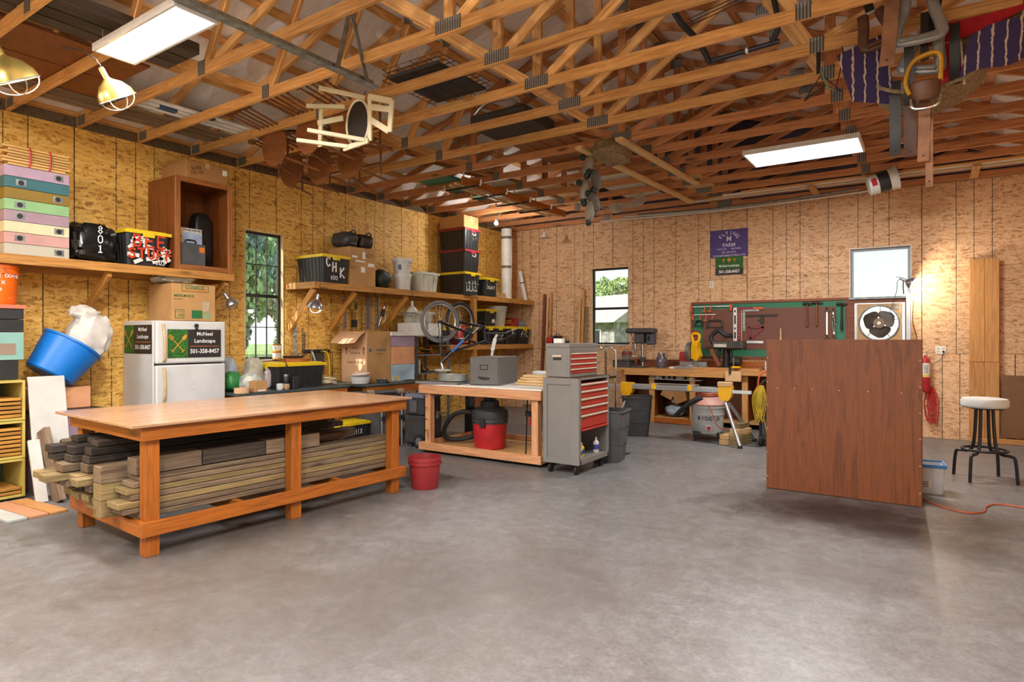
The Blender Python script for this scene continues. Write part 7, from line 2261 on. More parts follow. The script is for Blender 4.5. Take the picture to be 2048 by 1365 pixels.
t = hung('red_saw_guard', 'long red plastic push block hung at the left of the pegboard', 'push block', 4.09, 1.19)
t.box('block', (-0.05, -0.035, 0), (0.05, -0.005, 0.38), mat('faded_red', '9c3a2c', 0.5), 0.01)
for k in range(5):
    t.box('slot', (-0.008, -0.037, 0.05 + 0.055 * k), (0.008, -0.034, 0.085 + 0.055 * k), M_BLACKP, 0)
t = hung('wire_brush', 'pale wooden handled brush hung on the pegboard', 'brush', 5.455, 1.38)
t.lathe('handle', [(0.001, 0.0), (0.02, 0.0), (0.022, 0.03), (0.012, 0.10), (0.014, 0.17), (0.008, 0.22), (0.001, 0.225)], W_PALE, Matrix.Translation((0, -0.025, 0)), 14)
t.box('head', (-0.035, -0.04, -0.09), (0.035, -0.01, 0.005), W_PALE, 0.006)
def hammer(label, x, z, hm, L_, hw):
    t = hung('hammer', label, 'hammer', x, z - L_, 'hammers on the pegboard')
    t.lathe('handle', [(0.001, 0), (0.017, 0), (0.019, 0.04), (0.012, L_ * 0.55), (0.013, L_), (0.001, L_)], hm, Matrix.Translation((0, -0.03, 0)), 12)
    t.cyl('head', (-hw, -0.03, L_), (hw * 0.4, -0.03, L_), 0.019, M_IRON, seg=14)
    t.mb('peen', MB().prism([(hw * 0.4, -0.016), (hw * 0.4, 0.016), (hw * 1.1, -0.004), (hw * 1.1, -0.012)], 0.03, Matrix.Translation((0, -0.03, L_))), M_IRON)
hammer('brown handled hammer hung first among the pegboard hammers', 5.845, 1.985, W_RED, 0.36, 0.06)
hammer('heavy ball hammer with a wooden handle beside the brown one', 5.985, 1.995, W_CHAIR, 0.36, 0.08)
hammer('black handled claw hammer hung at the end beside the wrenches', 6.33, 1.965, M_BLACKP, 0.40, 0.075)
def wrench(label, x, z, L_, s):
    t = hung('wrench', label, 'wrench', x, z, 'wrenches on the pegboard')
    t.mb('shank', MB().bar((0, -0.03, 0.03), (0, -0.03, L_ - 0.03), 0.008, 0.022 * s, (1, 0, 0)), M_CHROME)
    t.tube('ring_end', [(0.03 * s * math.cos(2 * PI * i / 16), -0.03, L_ + 0.03 * s * math.sin(2 * PI * i / 16)) for i in range(16)], 0.009 * s, M_CHROME, 8, closed=True)
    t.tube('open_end', [(0.028 * s * math.cos(R(a)), -0.03, 0.03 * s * math.sin(R(a))) for a in range(-60, 241, 25)], 0.010 * s, M_CHROME, 8)
wrench('single large combination wrench hung alone on the pegboard', 6.128, 1.46, 0.42, 1.0)
for i in range(4):
    wrench('combination wrench in the overlapping wrench bunch, %s one down' % ORD[i + 1], 6.215 + 0.004 * i, 1.62 - 0.05 * i, 0.25, 0.8)

# ------------------------------------------------------------ signs on the back wall
t = Thing('farm_sign', 'purple FLYING M FARM sign high on the back wall', 'sign', (4.625, 0, 3.045), kind=None)
t.box('panel', (-0.31, -0.006, -0.235), (0.31, -0.001, 0.235), M_PURPLE, 0)
M_LIL = mat('lilac_print', 'cfc8e0', 0.6)
for i, ch in enumerate('FLYING'):
    a = R(150 - 24 * i)
    t.text('lettering', ch, 0.085, M_LIL, (0.16 * math.cos(a), -0.0075, 0.045 + 0.13 * math.sin(a)), (math.sin(a), 0, -math.cos(a)), (math.cos(a), 0, math.sin(a)), bold=0.02)
t.text('lettering', 'M', 0.115, M_LIL, (0, -0.0075, 0.075), (1, 0, 0), (0, 0, 1), bold=0.03)
t.text('lettering', 'FARM', 0.085, M_LIL, (0, -0.0075, -0.03), (1, 0, 0), (0, 0, 1), bold=0.025)
t.text('lettering', 'TAYLOR', 0.043, M_LIL, (-0.12, -0.0075, -0.095), (1, 0, 0), (0, 0, 1), bold=0.01)
t.text('lettering', 'MCNEEL', 0.043, M_LIL, (0.12, -0.0075, -0.095), (1, 0, 0), (0, 0, 1), bold=0.01)
t.text('lettering', '501 470-0079', 0.043, M_LIL, (0, -0.0075, -0.152), (1, 0, 0), (0, 0, 1), bold=0.01)
t.text('lettering', 'FLYINGMFARM@HOTMAIL.COM', 0.046, M_LIL, (0, -0.0075, -0.207), (1, 0, 0), (0, 0, 1), bold=0.01, sx=0.80)
t = Thing('landscape_sign', 'small green McNeel Landscape sign below the purple sign', 'sign', (4.627, 0, 2.665))
t.box('panel', (-0.23, -0.008, -0.155), (0.23, -0.001, 0.155), M_SIGNK, 0)
t.box('green_field', (-0.228, -0.0095, -0.045), (0.228, -0.008, 0.153), M_SIGNG, 0)
t.text('lettering', 'McNeel Landscape', 0.052, M_PRINTW, (0, -0.0105, 0.0), (1, 0, 0), (0, 0, 1), bold=0.02, sx=0.85)
t.text('lettering', '501-358-8457', 0.072, M_PRINTW, (0, -0.0105, -0.10), (1, 0, 0), (0, 0, 1), bold=0.02, sx=0.85)
for x, s in ((-0.09, 0.022), (0.0, 0.032), (0.09, 0.020)):
    t.cyl('tree_emblem', (x, -0.0105, 0.10), (x, -0.0095, 0.10), s, M_SUEDEY, seg=12)
    t.box('tree_emblem_trunk', (x - .004, -0.0105, 0.045), (x + .004, -0.0095, 0.09), M_SUEDEY, 0)

# ------------------------------------------------------------ machines on the bench
t = Thing('drill_press', 'grey bench drill press standing left on the back workbench', 'drill press', (3.20, -0.45, WZ))
M_DP = mat('press_grey', '4f4d50', 0.45, 0.3, 0.1)
t.box('base', (-0.10, -0.17, 0), (0.14, 0.15, 0.03), M_DP, 0.008)
t.cyl('column', (0.06, 0, 0.03), (0.06, 0, 0.52), 0.027, M_STEEL, seg=18)
t.box('column_collar', (0.02, -0.05, 0.10), (0.10, 0.05, 0.18), M_DP, 0.01)
t.cyl('table', (-0.06, -0.08, 0.19), (-0.06, -0.08, 0.21), 0.11, M_STEEL, seg=28)
t.box('head', (-0.06, -0.12, 0.42), (0.12, 0.10, 0.60), M_DP, 0.02)
t.box('belt_cover', (-0.21, -0.15, 0.60), (0.30, 0.12, 0.69), M_DP, 0.03)
t.box('motor', (0.14, -0.08, 0.40), (0.28, 0.10, 0.60), mat('motor_blue', '4a4e60', 0.5), 0.02)
t.cyl('quill', (-0.05, -0.07, 0.33), (-0.05, -0.07, 0.43), 0.028, M_STEEL, seg=16)
t.cyl('chuck', (-0.05, -0.07, 0.26), (-0.05, -0.07, 0.33), 0.018, M_STEEL, 0.024, 16)
for k in range(3):
    a = R(90 + 120 * k)
    p0 = V((-0.08, -0.10, 0.48))
    q = p0 + V((-0.02, -0.10 * math.cos(a) - .04, 0.10 * math.sin(a)))
    h_ = t.tube('feed_lever', [p0, q], 0.006, M_STEEL, 8)
    t.mb('lever_knob', MB().sphere(q, 0.015, 10, 8), M_BLACKP, parent=h_)
t.box('switch_plate', (0.18, -0.155, 0.48), (0.22, -0.078, 0.55), M_BLACKP, 0.003)
t = Thing('steel_case', 'flat dark steel case in front of the drill press', 'case', (2.93, -0.52, WZ), 0)
t.box('case_base', (-0.16, -0.12, 0), (0.16, 0.12, 0.10), M_DP, 0.006)
t.box('case_lid', (-0.162, -0.122, 0.102), (0.162, 0.122, 0.13), M_BLACKP2, 0.006)
t = Thing('vise_plate', 'round red vise resting on a steel plate beside the drill press', 'vise', (2.93, -0.50, WZ + 0.131))
t.box('pedestal', (-0.03, -0.05, 0), (0.09, 0.06, 0.06), M_STEEL, 0.004)
t.box('steel_plate', (-0.17, -0.12, 0.06), (0.14, 0.10, 0.075), M_STEEL, 0.002)
t.cyl('red_drum', (0.06, -0.02, 0.075), (0.06, -0.02, 0.15), 0.085, mat('red_drum', '7a3a30', 0.5), seg=24)
single('soap_bottle', 'pale cloudy plastic jug on the window sill by the drill press', 'bottle', MB().lathe([(0.001, 0), (0.07, 0), (0.075, 0.02), (0.075, 0.18), (0.045, 0.24), (0.03, 0.25), (0.03, 0.30), (0.001, 0.30)], 20), mat('pale_jug', 'c9b49c', 0.3), (2.85, -0.20, WZ))
t = Thing('glass_jar', 'big glass jar of screws with a wire bail beside the drill press', 'jar', (3.60, -0.45, WZ))
t.lathe('jar_body', [(0.001, 0), (0.085, 0), (0.09, 0.01), (0.09, 0.17), (0.06, 0.22), (0.06, 0.245), (0.001, 0.245)], mat('jar_screws', '6e6670', 0.2, 0.2, 0.5, 40), seg=22)
t.lathe('jar_lid', [(0.001, 0.245), (0.066, 0.245), (0.066, 0.265), (0.001, 0.265)], M_STEEL, seg=22)
t.tube('bail_wire', smooth_path([(0.065, 0, 0.24), (0.10, 0, 0.22), (0.105, 0, 0.12)]), 0.003, M_IRON, 6)
t = Thing('miter_saw', 'yellow handled miter saw standing on the back workbench', 'miter saw', (4.15, -0.52, WZ), -9)
t.box('base', (-0.24, -0.14, 0.0), (0.24, 0.14, 0.05), M_ALU, 0.006)
t.cyl('turntable', (0, 0, 0.05), (0, 0, 0.065), 0.15, M_ALU, seg=30)
t.box('fence', (-0.24, 0.05, 0.05), (0.24, 0.07, 0.12), M_ALU, 0.003)
t.box('wing_plate', (-0.36, -0.10, 0.0), (-0.24, 0.06, 0.03), M_WHITEP, 0.003)
t.cyl('blade_guard', (-0.04, 0.0, 0.30), (0.01, 0.0, 0.30), 0.155, M_GALV, seg=34)
t.cyl('blade', (-0.05, 0.0, 0.28), (-0.047, 0.0, 0.28), 0.14, M_STEEL, seg=34)
t.box('pivot_arm', (0.0, 0.02, 0.06), (0.08, 0.14, 0.25), M_GALV, 0.01)
t.mb('motor_housing', MB().prism([(0.02, 0.18), (0.12, 0.14), (0.17, 0.22), (0.13, 0.36), (0.14, 0.44), (0.04, 0.46), (0.02, 0.36)], 0.12), M_YTOOL)
t.tube('handle', smooth_path([(0.03, 0, 0.44), (0.01, 0, 0.55), (0.04, 0, 0.59), (0.12, 0, 0.58), (0.14, 0, 0.55), (0.13, 0, 0.48), (0.09, 0, 0.45), (0.03, 0, 0.44)]), 0.024, M_YTOOL, 10)
t.box('trigger', (0.04, -0.015, 0.545), (0.10, 0.015, 0.56), M_BLACKP, 0.003)
for k in range(3):
    t.box('clamp_block', (0.05 + 0.05 * k, -0.13, 0.05), (0.085 + 0.05 * k, -0.09, 0.09 + 0.015 * (k % 2)), M_STEEL, 0.004)
t = Thing('gas_can', 'red metal box standing behind the miter saw', 'box', (3.98, -0.22, WZ))
t.box('box_body', (-0.12, -0.09, 0), (0.12, 0.09, 0.16), M_RED, 0.008)
t.mb('box_top', MB().prism([(-0.12, 0.16), (0.0, 0.16), (-0.02, 0.28), (-0.11, 0.28)], 0.16), M_RED)
t = Thing('radial_saw', 'old dark radial arm saw standing under the pegboard', 'saw', (4.68, -0.40, WZ))
t.box('base_block', (-0.15, -0.12, 0), (0.12, 0.16, 0.04), M_IRON, 0.006)
t.cyl('pedestal', (0.0, 0.02, 0.04), (0.0, 0.02, 0.34), 0.06, M_IRON, 0.05, 20)
for x in (-0.09, 0.07):
    t.tube('yoke_arm', smooth_path([(x, 0, 0.04), (x * 1.3, -0.02, 0.2), (x, 0.0, 0.36)]), 0.026, M_IRON, 10)
t.box('arm', (-0.20, -0.12, 0.34), (0.30, 0.04, 0.47), mat('arm_grey', '55524d', 0.45, 0.3, 0.15), 0.02)
for k in range(6):
    t.box('cooling_fin', (0.06 + 0.035 * k, -0.125, 0.37), (0.075 + 0.035 * k, -0.118, 0.46), M_IRON, 0.002)
t.box('nameplate', (-0.16, -0.124, 0.37), (0.04, -0.119, 0.42), M_STEEL, 0.002)
t.cyl('motor', (0.10, -0.02, 0.14), (0.24, -0.02, 0.12), 0.085, M_IRON, seg=22)
t.tube('hose', smooth_path([(-0.2, 0, 0.42), (-0.24, 0, 0.54), (-0.12, 0, 0.64), (0.0, 0, 0.56), (0.10, 0, 0.56)]), 0.038, M_BLACKP, 10)
t.board('wooden_arm', (-0.20, -0.14, 0.34), (-0.06, -0.14, 0.06), 0.05, 0.06, W_RED)
for (x, s, nm) in ((5.33, 0.08, 'white'),):
    t = Thing('bench_radio', 'small white square outlet box at the back of the workbench', 'outlet box', (5.30, -0.12, WZ))
    t.box('box_body', (-0.07, -0.05, 0), (0.07, 0.04, 0.13), M_WHITE, 0.012)
    for x in (-0.03, 0.03):
        t.box('socket', (x - 0.012, -0.053, 0.05), (x + 0.012, -0.049, 0.075), M_INK, 0.002)
o = link('wood_plank', with_mat(box_mesh(1.05, 0.16, 0.04, 0.003), W_PINE), rmat((4.75, -0.66, WZ + 0.021), 0, 0, 1))
tag(o, 'loose pine plank lying along the front of the workbench', 'board')
t = Thing('bench_clamp', 'yellow jawed bar clamp holding a wood pad at the bench front', 'clamp', (4.93, -0.80, WZ))
t.box('wood_pad', (-0.14, -0.06, -0.16), (0.10, -0.005, 0.0), W_PALE, 0.003)
t.tube('screw', [(-0.02, -0.02, -0.08), (-0.02, -0.02, 0.22)], 0.009, M_STEEL, 8)
t.box('jaw', (-0.05, -0.04, 0.045), (0.07, 0.08, 0.075), M_YTOOL, 0.006)
t.cyl('grip', (-0.06, -0.07, -0.04), (-0.06, -0.07, 0.08), 0.018, M_BLACKP, seg=10)

# ------------------------------------------------------------ under the bench
for i, (x, z, ry, rz, s) in enumerate(((3.72, 0.43, 26, 8, 0.20), (4.03, 0.36, -22, -12, 0.22))):
    c = carton('brown carton %s on the heap under the workbench' % ('tipped sideways' if i == 0 else 'slumped corner down'), (x, -0.50, z), rz, s, 0.24, s * 0.95, M_CARD3, ry=ry)
single('blue_tarp', 'crumpled grey blue tarp on the shelf under the workbench', 'tarp', sbag((0, 0, 0.10), (0.17, 0.15, 0.10), 4, 0.2, 0.8), mat('tarp_blue', '8d98a4', 0.5, 0, 0.2), (3.86, -0.48, 0.10))
single('motor_case', 'white machine part resting on the tarp under the workbench', 'machine part', sbag((0, 0, 0.05), (0.10, 0.09, 0.055), 9, 0.2, 0.5), M_OFFW, (3.86, -0.36, 0.315))
for i in range(4):
    t = Thing('pipe_fitting', 'white plastic fitting on the beam shelf under the workbench, %s along' % ORD[i + 1], 'fitting', (3.62 + 0.19 * i, -0.62, 0.752), group='fittings on the beam shelf')
    t.box('fitting_body', (-0.07, -0.05, 0), (0.07, 0.05, 0.05 + 0.02 * (i % 2)), (M_WHITE, M_STEEL, M_OFFW, M_YELLOW)[i], 0.008)
    t.cyl('fitting_neck', (0.02, -0.05, 0.03), (0.02, -0.09, 0.03), 0.022, (M_WHITE, M_IRON, M_OFFW, M_WHITE)[i], seg=12)
o = link('fitting_shelf', with_mat(box_mesh(0.9, 0.22, 0.015, 0.002), M_ALU), rmat((3.92, -0.62, 0.744)))
tag(o, 'thin aluminium shelf slung below the workbench front', 'shelf')
# shop vacuum
v = Thing('shop_vacuum', 'large pale grey shop vacuum lettered RIDGID on casters', 'vacuum', (4.84, -1.93, 0), 20)
M_VG = mat('vac_grey', 'a9aaa7', 0.45, 0, 0.06)
M_VT = mat('vac_top_pink', 'b98a7e', 0.5, 0, 0.08)
v.lathe('drum', [(0.001, 0.09), (0.19, 0.09), (0.205, 0.10), (0.222, 0.36), (0.228, 0.36), (0.228, 0.38), (0.222, 0.38), (0.232, 0.46), (0.24, 0.46), (0.24, 0.49), (0.001, 0.49)], M_VG, seg=36)
v.lathe('motor_top', [(0.001, 0.49), (0.245, 0.49), (0.25, 0.51), (0.20, 0.58), (0.13, 0.62), (0.12, 0.68), (0.001, 0.69)], M_VT, seg=36)
v.lathe('top_cap', [(0.001, 0.69), (0.10, 0.69), (0.10, 0.72), (0.001, 0.725)], M_BLACKP, seg=24)
v.tube('cord_wrap', [(0.15 * math.cos(i * .45), 0.15 * math.sin(i * .45), 0.615 + 0.0016 * i) for i in range(44)], 0.010, M_OCORD, 6)
v.tube('power_cord', smooth_path([(0.0, -0.24, 0.52), (0.04, -0.26, 0.4), (0.12, -0.25, 0.22), (0.26, -0.18, 0.17), (0.42, -0.05, 0.20)]), 0.006, M_OCORD, 6)
v.tube('hose', smooth_path([(-0.08, -0.16, 0.60), (-0.2, -0.17, 0.56), (-0.34, -0.12, 0.44), (-0.44, -0.06, 0.33)]), 0.034, M_RUBBER, 10)
for k in range(4):
    a = R(45 + 90 * k)
    f_ = v.box('caster_foot', (0.22 * math.cos(a) - .05, 0.22 * math.sin(a) - .05, 0.07), (0.22 * math.cos(a) + .05, 0.22 * math.sin(a) + .05, 0.13), M_BLACKP, 0.01)
    v.cyl('caster', (0.25 * math.cos(a) - .012, 0.25 * math.sin(a), 0.035), (0.25 * math.cos(a) + .012, 0.25 * math.sin(a), 0.035), 0.035, M_RUBBER, seg=14, parent=f_)
a = R(-62)
for i, ch in enumerate('RIDGID'):
    an = R(-124 + 13.5 * i)
    v.text('lettering', ch, 0.072, M_INK, (0.226 * math.cos(an), 0.226 * math.sin(an), 0.315), (-math.sin(an), math.cos(an), 0), (0, 0, 1), bold=0.02)
v.box('drain_plate', (-0.04, -0.225, 0.15), (0.04, -0.205, 0.225), M_OFFW, 0.004)
v.cyl('drain_cap', (0.0, -0.24, 0.187), (0.0, -0.222, 0.187), 0.026, M_RED, seg=18)
# saw stand
s = Thing('saw_stand', 'aluminium miter saw stand with yellow brackets before the bench', 'saw stand', (0, -2.32, 0))
s.box('main_beam', (3.70, -0.04, 0.70), (5.27, 0.04, 0.775), M_ALU, 0.006)
for z in (0.71, 0.735):
    s.box('beam_groove', (3.70, -0.0415, z), (5.27, -0.040, z + 0.008), M_GALV, 0)
s.box('extension_beam', (3.42, -0.025, 0.70), (3.70, 0.025, 0.745), M_ALU, 0.004)
s.box('extension_beam', (5.27, -0.025, 0.70), (5.53, 0.025, 0.745), M_ALU, 0.004)
for (x, sgn) in ((3.79, -1), (5.20, 1)):
    s.mb('leg_bracket', MB().prism([(x - 0.09, 0.79), (x + 0.09, 0.79), (x + 0.08, 0.66), (x + 0.04, 0.60), (x - 0.05, 0.60), (x - 0.09, 0.68)], 0.11), M_YTOOL)
    s.tube('leg', [(x + 0.0, -0.03, 0.58), (x + 0.215 * sgn, -0.14, 0.03)], 0.024, M_ALU, 10)
    s.tube('leg', [(x + 0.02 * sgn, 0.03, 0.58), (x + 0.24 * sgn, 0.55, 0.03)], 0.024, M_ALU, 10)
    s.cyl('foot', (x + 0.215 * sgn, -0.14, 0.0), (x + 0.215 * sgn, -0.14, 0.04), 0.032, M_BLACKP, seg=12)
    s.cyl('foot', (x + 0.24 * sgn, 0.55, 0.0), (x + 0.24 * sgn, 0.55, 0.04), 0.032, M_BLACKP, seg=12)
for x in (4.20, 4.72):
    s.box('mount_clamp', (x - 0.03, -0.055, 0.71), (x + 0.03, 0.05, 0.79), M_YTOOL, 0.006)
s.box('mount_rail', (4.18, -0.05, 0.79), (4.85, -0.02, 0.80), M_ALU, 0.002)
s.box('end_stop', (3.38, -0.03, 0.70), (3.46, 0.03, 0.85), M_YTOOL, 0.008)
s.box('end_stop_top', (3.35, -0.05, 0.85), (3.49, 0.05, 0.89), M_BLACKP, 0.006)
s.box('wood_block', (5.10, -0.06, 0.792), (5.28, 0.05, 0.85), W_PALE, 0.004)
# wood blocks by the stand foot
for i, (x, y, z, l, w_, rz) in enumerate(((5.19, -2.20, 0, 0.10, 0.26, 10), (5.33, -2.12, 0, 0.14, 0.36, 10), (5.19, -2.20, 0.072, 0.10, 0.24, 10), (5.33, -2.12, 0.072, 0.14, 0.36, 12), (5.33, -2.08, 0.144, 0.13, 0.30, 6), (5.33, -2.04, 0.216, 0.12, 0.24, 16))):
    o = link('wood_block', with_mat(box_mesh(w_, l, 0.07, 0.005), W_LUMY if i % 2 else W_PALE), rmat((x, y, z + 0.036), 0, 0, rz + 62))
    tag(o, 'short squared wood block beside the saw stand foot, %s of the heap' % ('first on the floor', 'second on the floor', 'on the first block', 'on the second block', 'third layer', 'topmost')[i], 'wood block', 'wood blocks by the saw stand')
# black rolling box and the yellow cord behind the plywood cabinet
t = Thing('power_unit', 'black wheeled power unit half hidden by the plywood cabinet', 'generator', (5.82, -1.95, 0))
t.box('housing', (-0.24, -0.2, 0.08), (0.26, 0.22, 0.66), M_BLACKP, 0.02)
t.box('front_panel', (-0.20, -0.206, 0.16), (0.22, -0.20, 0.58), mat('panel_blue_black', '2a2d38', 0.4), 0.004)
for z in (0.30, 0.38):
    t.box('warning_label', (-0.02, -0.209, z), (0.06, -0.205, z + 0.04), M_YTOOL, 0)
for x in (-0.22, 0.2):
    t.cyl('wheel', (x - 0.02, -0.16, 0.08), (x + 0.02, -0.16, 0.08), 0.08, M_RUBBER, seg=18)
    t.tube('frame_bar', [(x, -0.2, 0.08), (x, -0.2, 0.82), (x, 0.0, 0.86)], 0.016, M_IRON, 8)
t.tube('push_bar', [(-0.22, 0.0, 0.86), (0.2, 0.0, 0.86)], 0.016, M_IRON, 8)
t = Thing('cord_bundle', 'bundle of yellow extension cord hung from the black power unit', 'cord', (5.62, -2.28, 0.30))
for k in range(7):
    rd = random.Random(k)
    x = 0.018 * (k - 3)
    t.tube('loop', smooth_path([(x * .4, 0, 0.52), (x - 0.035, -0.02, 0.34), (x * .7, -0.025, 0.04 + 0.03 * (k % 3)), (x + 0.03, -0.02, 0.34), (x * .4 + .02, 0, 0.52)], 5), 0.006, M_YCORD, 6)
t.tube('carry_loop', smooth_path([(-0.02, 0, 0.5), (-0.01, 0, 0.62), (0.05, 0.03, 0.70), (0.14, 0.07, 0.70)]), 0.012, M_OCORD, 8)
t.tube('tail', smooth_path([(0.04, 0, 0.15), (0.08, 0, -0.05), (0.11, 0.0, -0.24), (0.16, 0.0, -0.28)]), 0.006, M_YCORD, 6)

# ------------------------------------------------------------ window fan, lamp, posts at the right
f_ = Thing('box_fan', 'square beige window fan with three dark blades', 'fan', (6.83, -0.06, 1.66))
M_FANB = mat('fan_beige', 'b8946a', 0.5, 0.1, 0.12)
sq = 0.285
ring = MB()
n = 48
pts_o, pts_i = [], []
for i in range(n):
    a = 2 * PI * i / n
    c_, s_ = math.cos(a), math.sin(a)
    k_ = sq / max(abs(c_), abs(s_))
    pts_o.append((c_ * k_, s_ * k_))
    pts_i.append((c_ * 0.255, s_ * 0.255))
vs = []
for y in (-0.06, -0.05):
    vs += [(x, y, z) for x, z in pts_o] + [(x, y, z) for x, z in pts_i]
fs = []
for i in range(n):
    j = (i + 1) % n
    fs += [(i, j, n + j, n + i), (2 * n + i, 3 * n + i, 3 * n + j, 2 * n + j), (n + i, n + j, 3 * n + j, 3 * n + i), (i, 2 * n + i, 2 * n + j, j)]
ring.add(vs, fs)
f_.mb('face_plate', ring, M_FANB)
f_.tube('venturi_ring', [(0.258 * math.cos(2 * PI * i / 36), -0.065, 0.258 * math.sin(2 * PI * i / 36)) for i in range(36)], 0.012, M_GALV, 8, closed=True)
for s in (-1, 1):
    f_.box('side_wall', (s * sq - 0.004, -0.05, -sq), (s * sq + 0.004, 0.05, sq), M_FANB, 0)
    f_.box('end_wall', (-sq, -0.05, s * sq - 0.004), (sq, 0.05, s * sq + 0.004), M_FANB, 0)
M_BLADE = mat('fan_blade', '4a423c', 0.5, 0.3, 0.15)
for k in range(3):
    a = R(35 + 120 * k)
    m = Matrix.Rotation(-a, 4, 'Y')
    def fb_(u, v, m=m):
        r = 0.05 + 0.17 * u
        w_ = 0.11 * math.sin(PI * min(1, 0.22 + 0.78 * u) ** 0.9) + 0.03
        p = V((r, -0.02 + 0.05 * (v - 0.5), (v - 0.5) * 2 * w_))
        return m @ p
    f_.mb('blade', MB().grid(fb_, 10, 6), M_BLADE)
f_.cyl('hub', (0, -0.055, 0), (0, 0.01, 0), 0.075, mat('hub_beige', '7d6650', 0.4, 0.3), seg=26)
f_.cyl('hub_cap', (0, -0.062, 0), (0, -0.055, 0), 0.026, M_WHITEP, seg=18)
f_.box('badge', (0.18, -0.066, 0.20), (0.25, -0.06, 0.265), M_GALV, 0.006)
for k in range(5):
    a = R(15 + 72 * k)
    f_.tube('support_wire', [(0.07 * math.cos(a), 0.03, 0.07 * math.sin(a)), (0.255 * math.cos(a), 0.03, 0.255 * math.sin(a))], 0.004, M_IRON, 5)
for (a, b_) in (((-0.02, 0, 0), (0.075, 0.02, 0.66)), ((0.725, 0, 0), (0.80, 0.02, 0.66)), ((0.075, 0, 0.605), (0.725, 0.02, 0.66))):
    f_.box('frame_board', V(a) + V((-0.40, 0, -0.30)), V(b_) + V((-0.40, 0, -0.30)), W_RED, 0.002)
f_.box('hinge_rail', (-0.40, -0.03, 0.36), (0.40, 0.02, 0.39), M_GALV, 0.004)
f_.box('track', (-0.315, -0.03, -0.30), (-0.297, -0.01, 0.305), M_ALU, 0.002)
p = Thing('lamp_post', 'grey steel post carrying the clamp lamp beside the window fan', 'post', (7.20, -0.16, 0.0))
p.box('post_body', (-0.03, -0.02, 0.0), (0.03, 0.02, 2.07), M_ALU, 0.004)
p.box('post_foot', (-0.06, -0.06, 0.0), (0.06, 0.06, 0.012), M_ALU, 0.002)
la = cage_lamp('chrome clamp lamp on the grey post shining at the strand board', (7.17, -0.30, 2.26), rx=0, ry=-62, rz=-6, r=0.085, lit=1, power=24)
la.tube('clamp_arm', [(0.0, 0, 0.03), (-0.08, 0.05, 0.0), (-0.18, 0.12, -0.05)], 0.007, M_IRON, 6)
la.tube('cable', smooth_path([(0, 0, 0.07), (-0.06, 0.05, 0.09), (-0.2, 0.1, 0.04), (-0.5, 0.12, -0.02)]), 0.004, M_BLACKP, 6)
single('lamp_cable', 'black lamp cable running down the wall beside the fan', 'cable', MB().tube(smooth_path([(7.26, -0.02, 2.0), (7.25, -0.02, 1.7), (7.29, -0.02, 1.5), (7.30, -0.02, 1.42)]), 0.004, 6), M_BLACKP)
for i, (x, w_) in enumerate(((8.0, 0.17), (8.165, 0.155))):
    t = Thing('boxed_post', 'pine boxed post on the back wall, %s the stool side' % ('nearer' if i == 0 else 'farther from'), 'post', (x, 0, 0))
    t.board('face_board', (0, -0.09, 1.11), (0, -0.09, 2.53), w_, 0.02, W_PINE, up=(0, 1, 0))
    t.board('lower_face_board', (0, -0.105, 0.075), (0, -0.105, 1.105), w_, 0.02, W_PINE, up=(0, 1, 0))
    t.board('side_board', (-w_ / 2 + 0.01, -0.04, 0.08), (-w_ / 2 + 0.01, -0.04, 2.53), 0.02, 0.076, W_PINE, up=(0, 1, 0))
t = Thing('kick_plank', 'low pine base board along the back wall behind the stool', 'board', (8.2, 0, 0))
t.board('board', (-0.29, -0.14, 0.038), (0.9, -0.14, 0.038), 0.038, 0.07, W_PINE)
t.box('top_strip', (-0.29, -0.12, 0.03), (0.9, -0.004, 0.06), M_PLYBIRCH, 0.001)
o = link('hardboard_sheet', with_mat(box_mesh(0.36, 0.006, 0.85, 0.001), mat('hardboard', '7d5a3c', 0.6, 0, 0.06)), rmat((8.45, -0.10, 0.51), 3))
tag(o, 'plain brown hardboard sheet leaning at the wall behind the stool', 'board')
lean('pine stud standing at the wall near the hardboard sheet', (8.72, -0.22, 0.0), (8.71, -0.05, 1.62), 0.14, 0.038, W_PINE, (0, -1, 0), 'pine_stud')
lean('pale door casing board standing at the wall past the pine stud', (8.70, -0.42, 0.0), (8.66, -0.32, 2.55), 0.08, 0.03, W_PALE, (0, -1, 0), 'casing_board')
t = Thing('shop_rag', 'white rag with coloured marks draped over the pine stud', 'rag', (8.60, -0.20, 1.02))
t.mb('cloth', sbag((0, 0, 0.0), (0.06, 0.05, 0.13), 3, 0.35, 0.9, 3), M_BAGW)
# boards standing in the corner left of the bench window
for i, (x, h, w_, mt0) in enumerate(((0.98, 2.32, 0.06, W_RED), (1.06, 2.25, 0.05, W_PALE), (1.13, 2.36, 0.05, W_PINE), (1.78, 2.20, 0.05, W_PALE), (1.86, 2.38, 0.06, W_PINE), (1.92, 2.05, 0.05, W_LUM))):
    lean(('dark red strip standing at the corner shelf end', 'pale strip beside the dark red one', 'tall pine strip third from the shelf end', 'pale strip by the window casing', 'tallest pine strip by the window casing', 'grey strip tight by the window casing')[i], (x, -0.16, 0.0), (x + 0.02, -0.03, h), w_, 0.025, mt0, (0, -1, 0), 'wood_strip')
t = Thing('tool_ledge', 'small ledge crowded with red and black tools beside the window', 'shelf', (1.42, -0.02, 1.20))
t.box('ledge_board', (-0.26, -0.30, 0), (0.26, 0.0, 0.025), W_RED, 0.002)
t.board('ledge_bracket', (-0.2, -0.02, -0.22), (-0.2, -0.26, -0.005), 0.03, 0.03, W_RED)
t.board('ledge_bracket', (0.2, -0.02, -0.22), (0.2, -0.26, -0.005), 0.03, 0.03, W_RED)
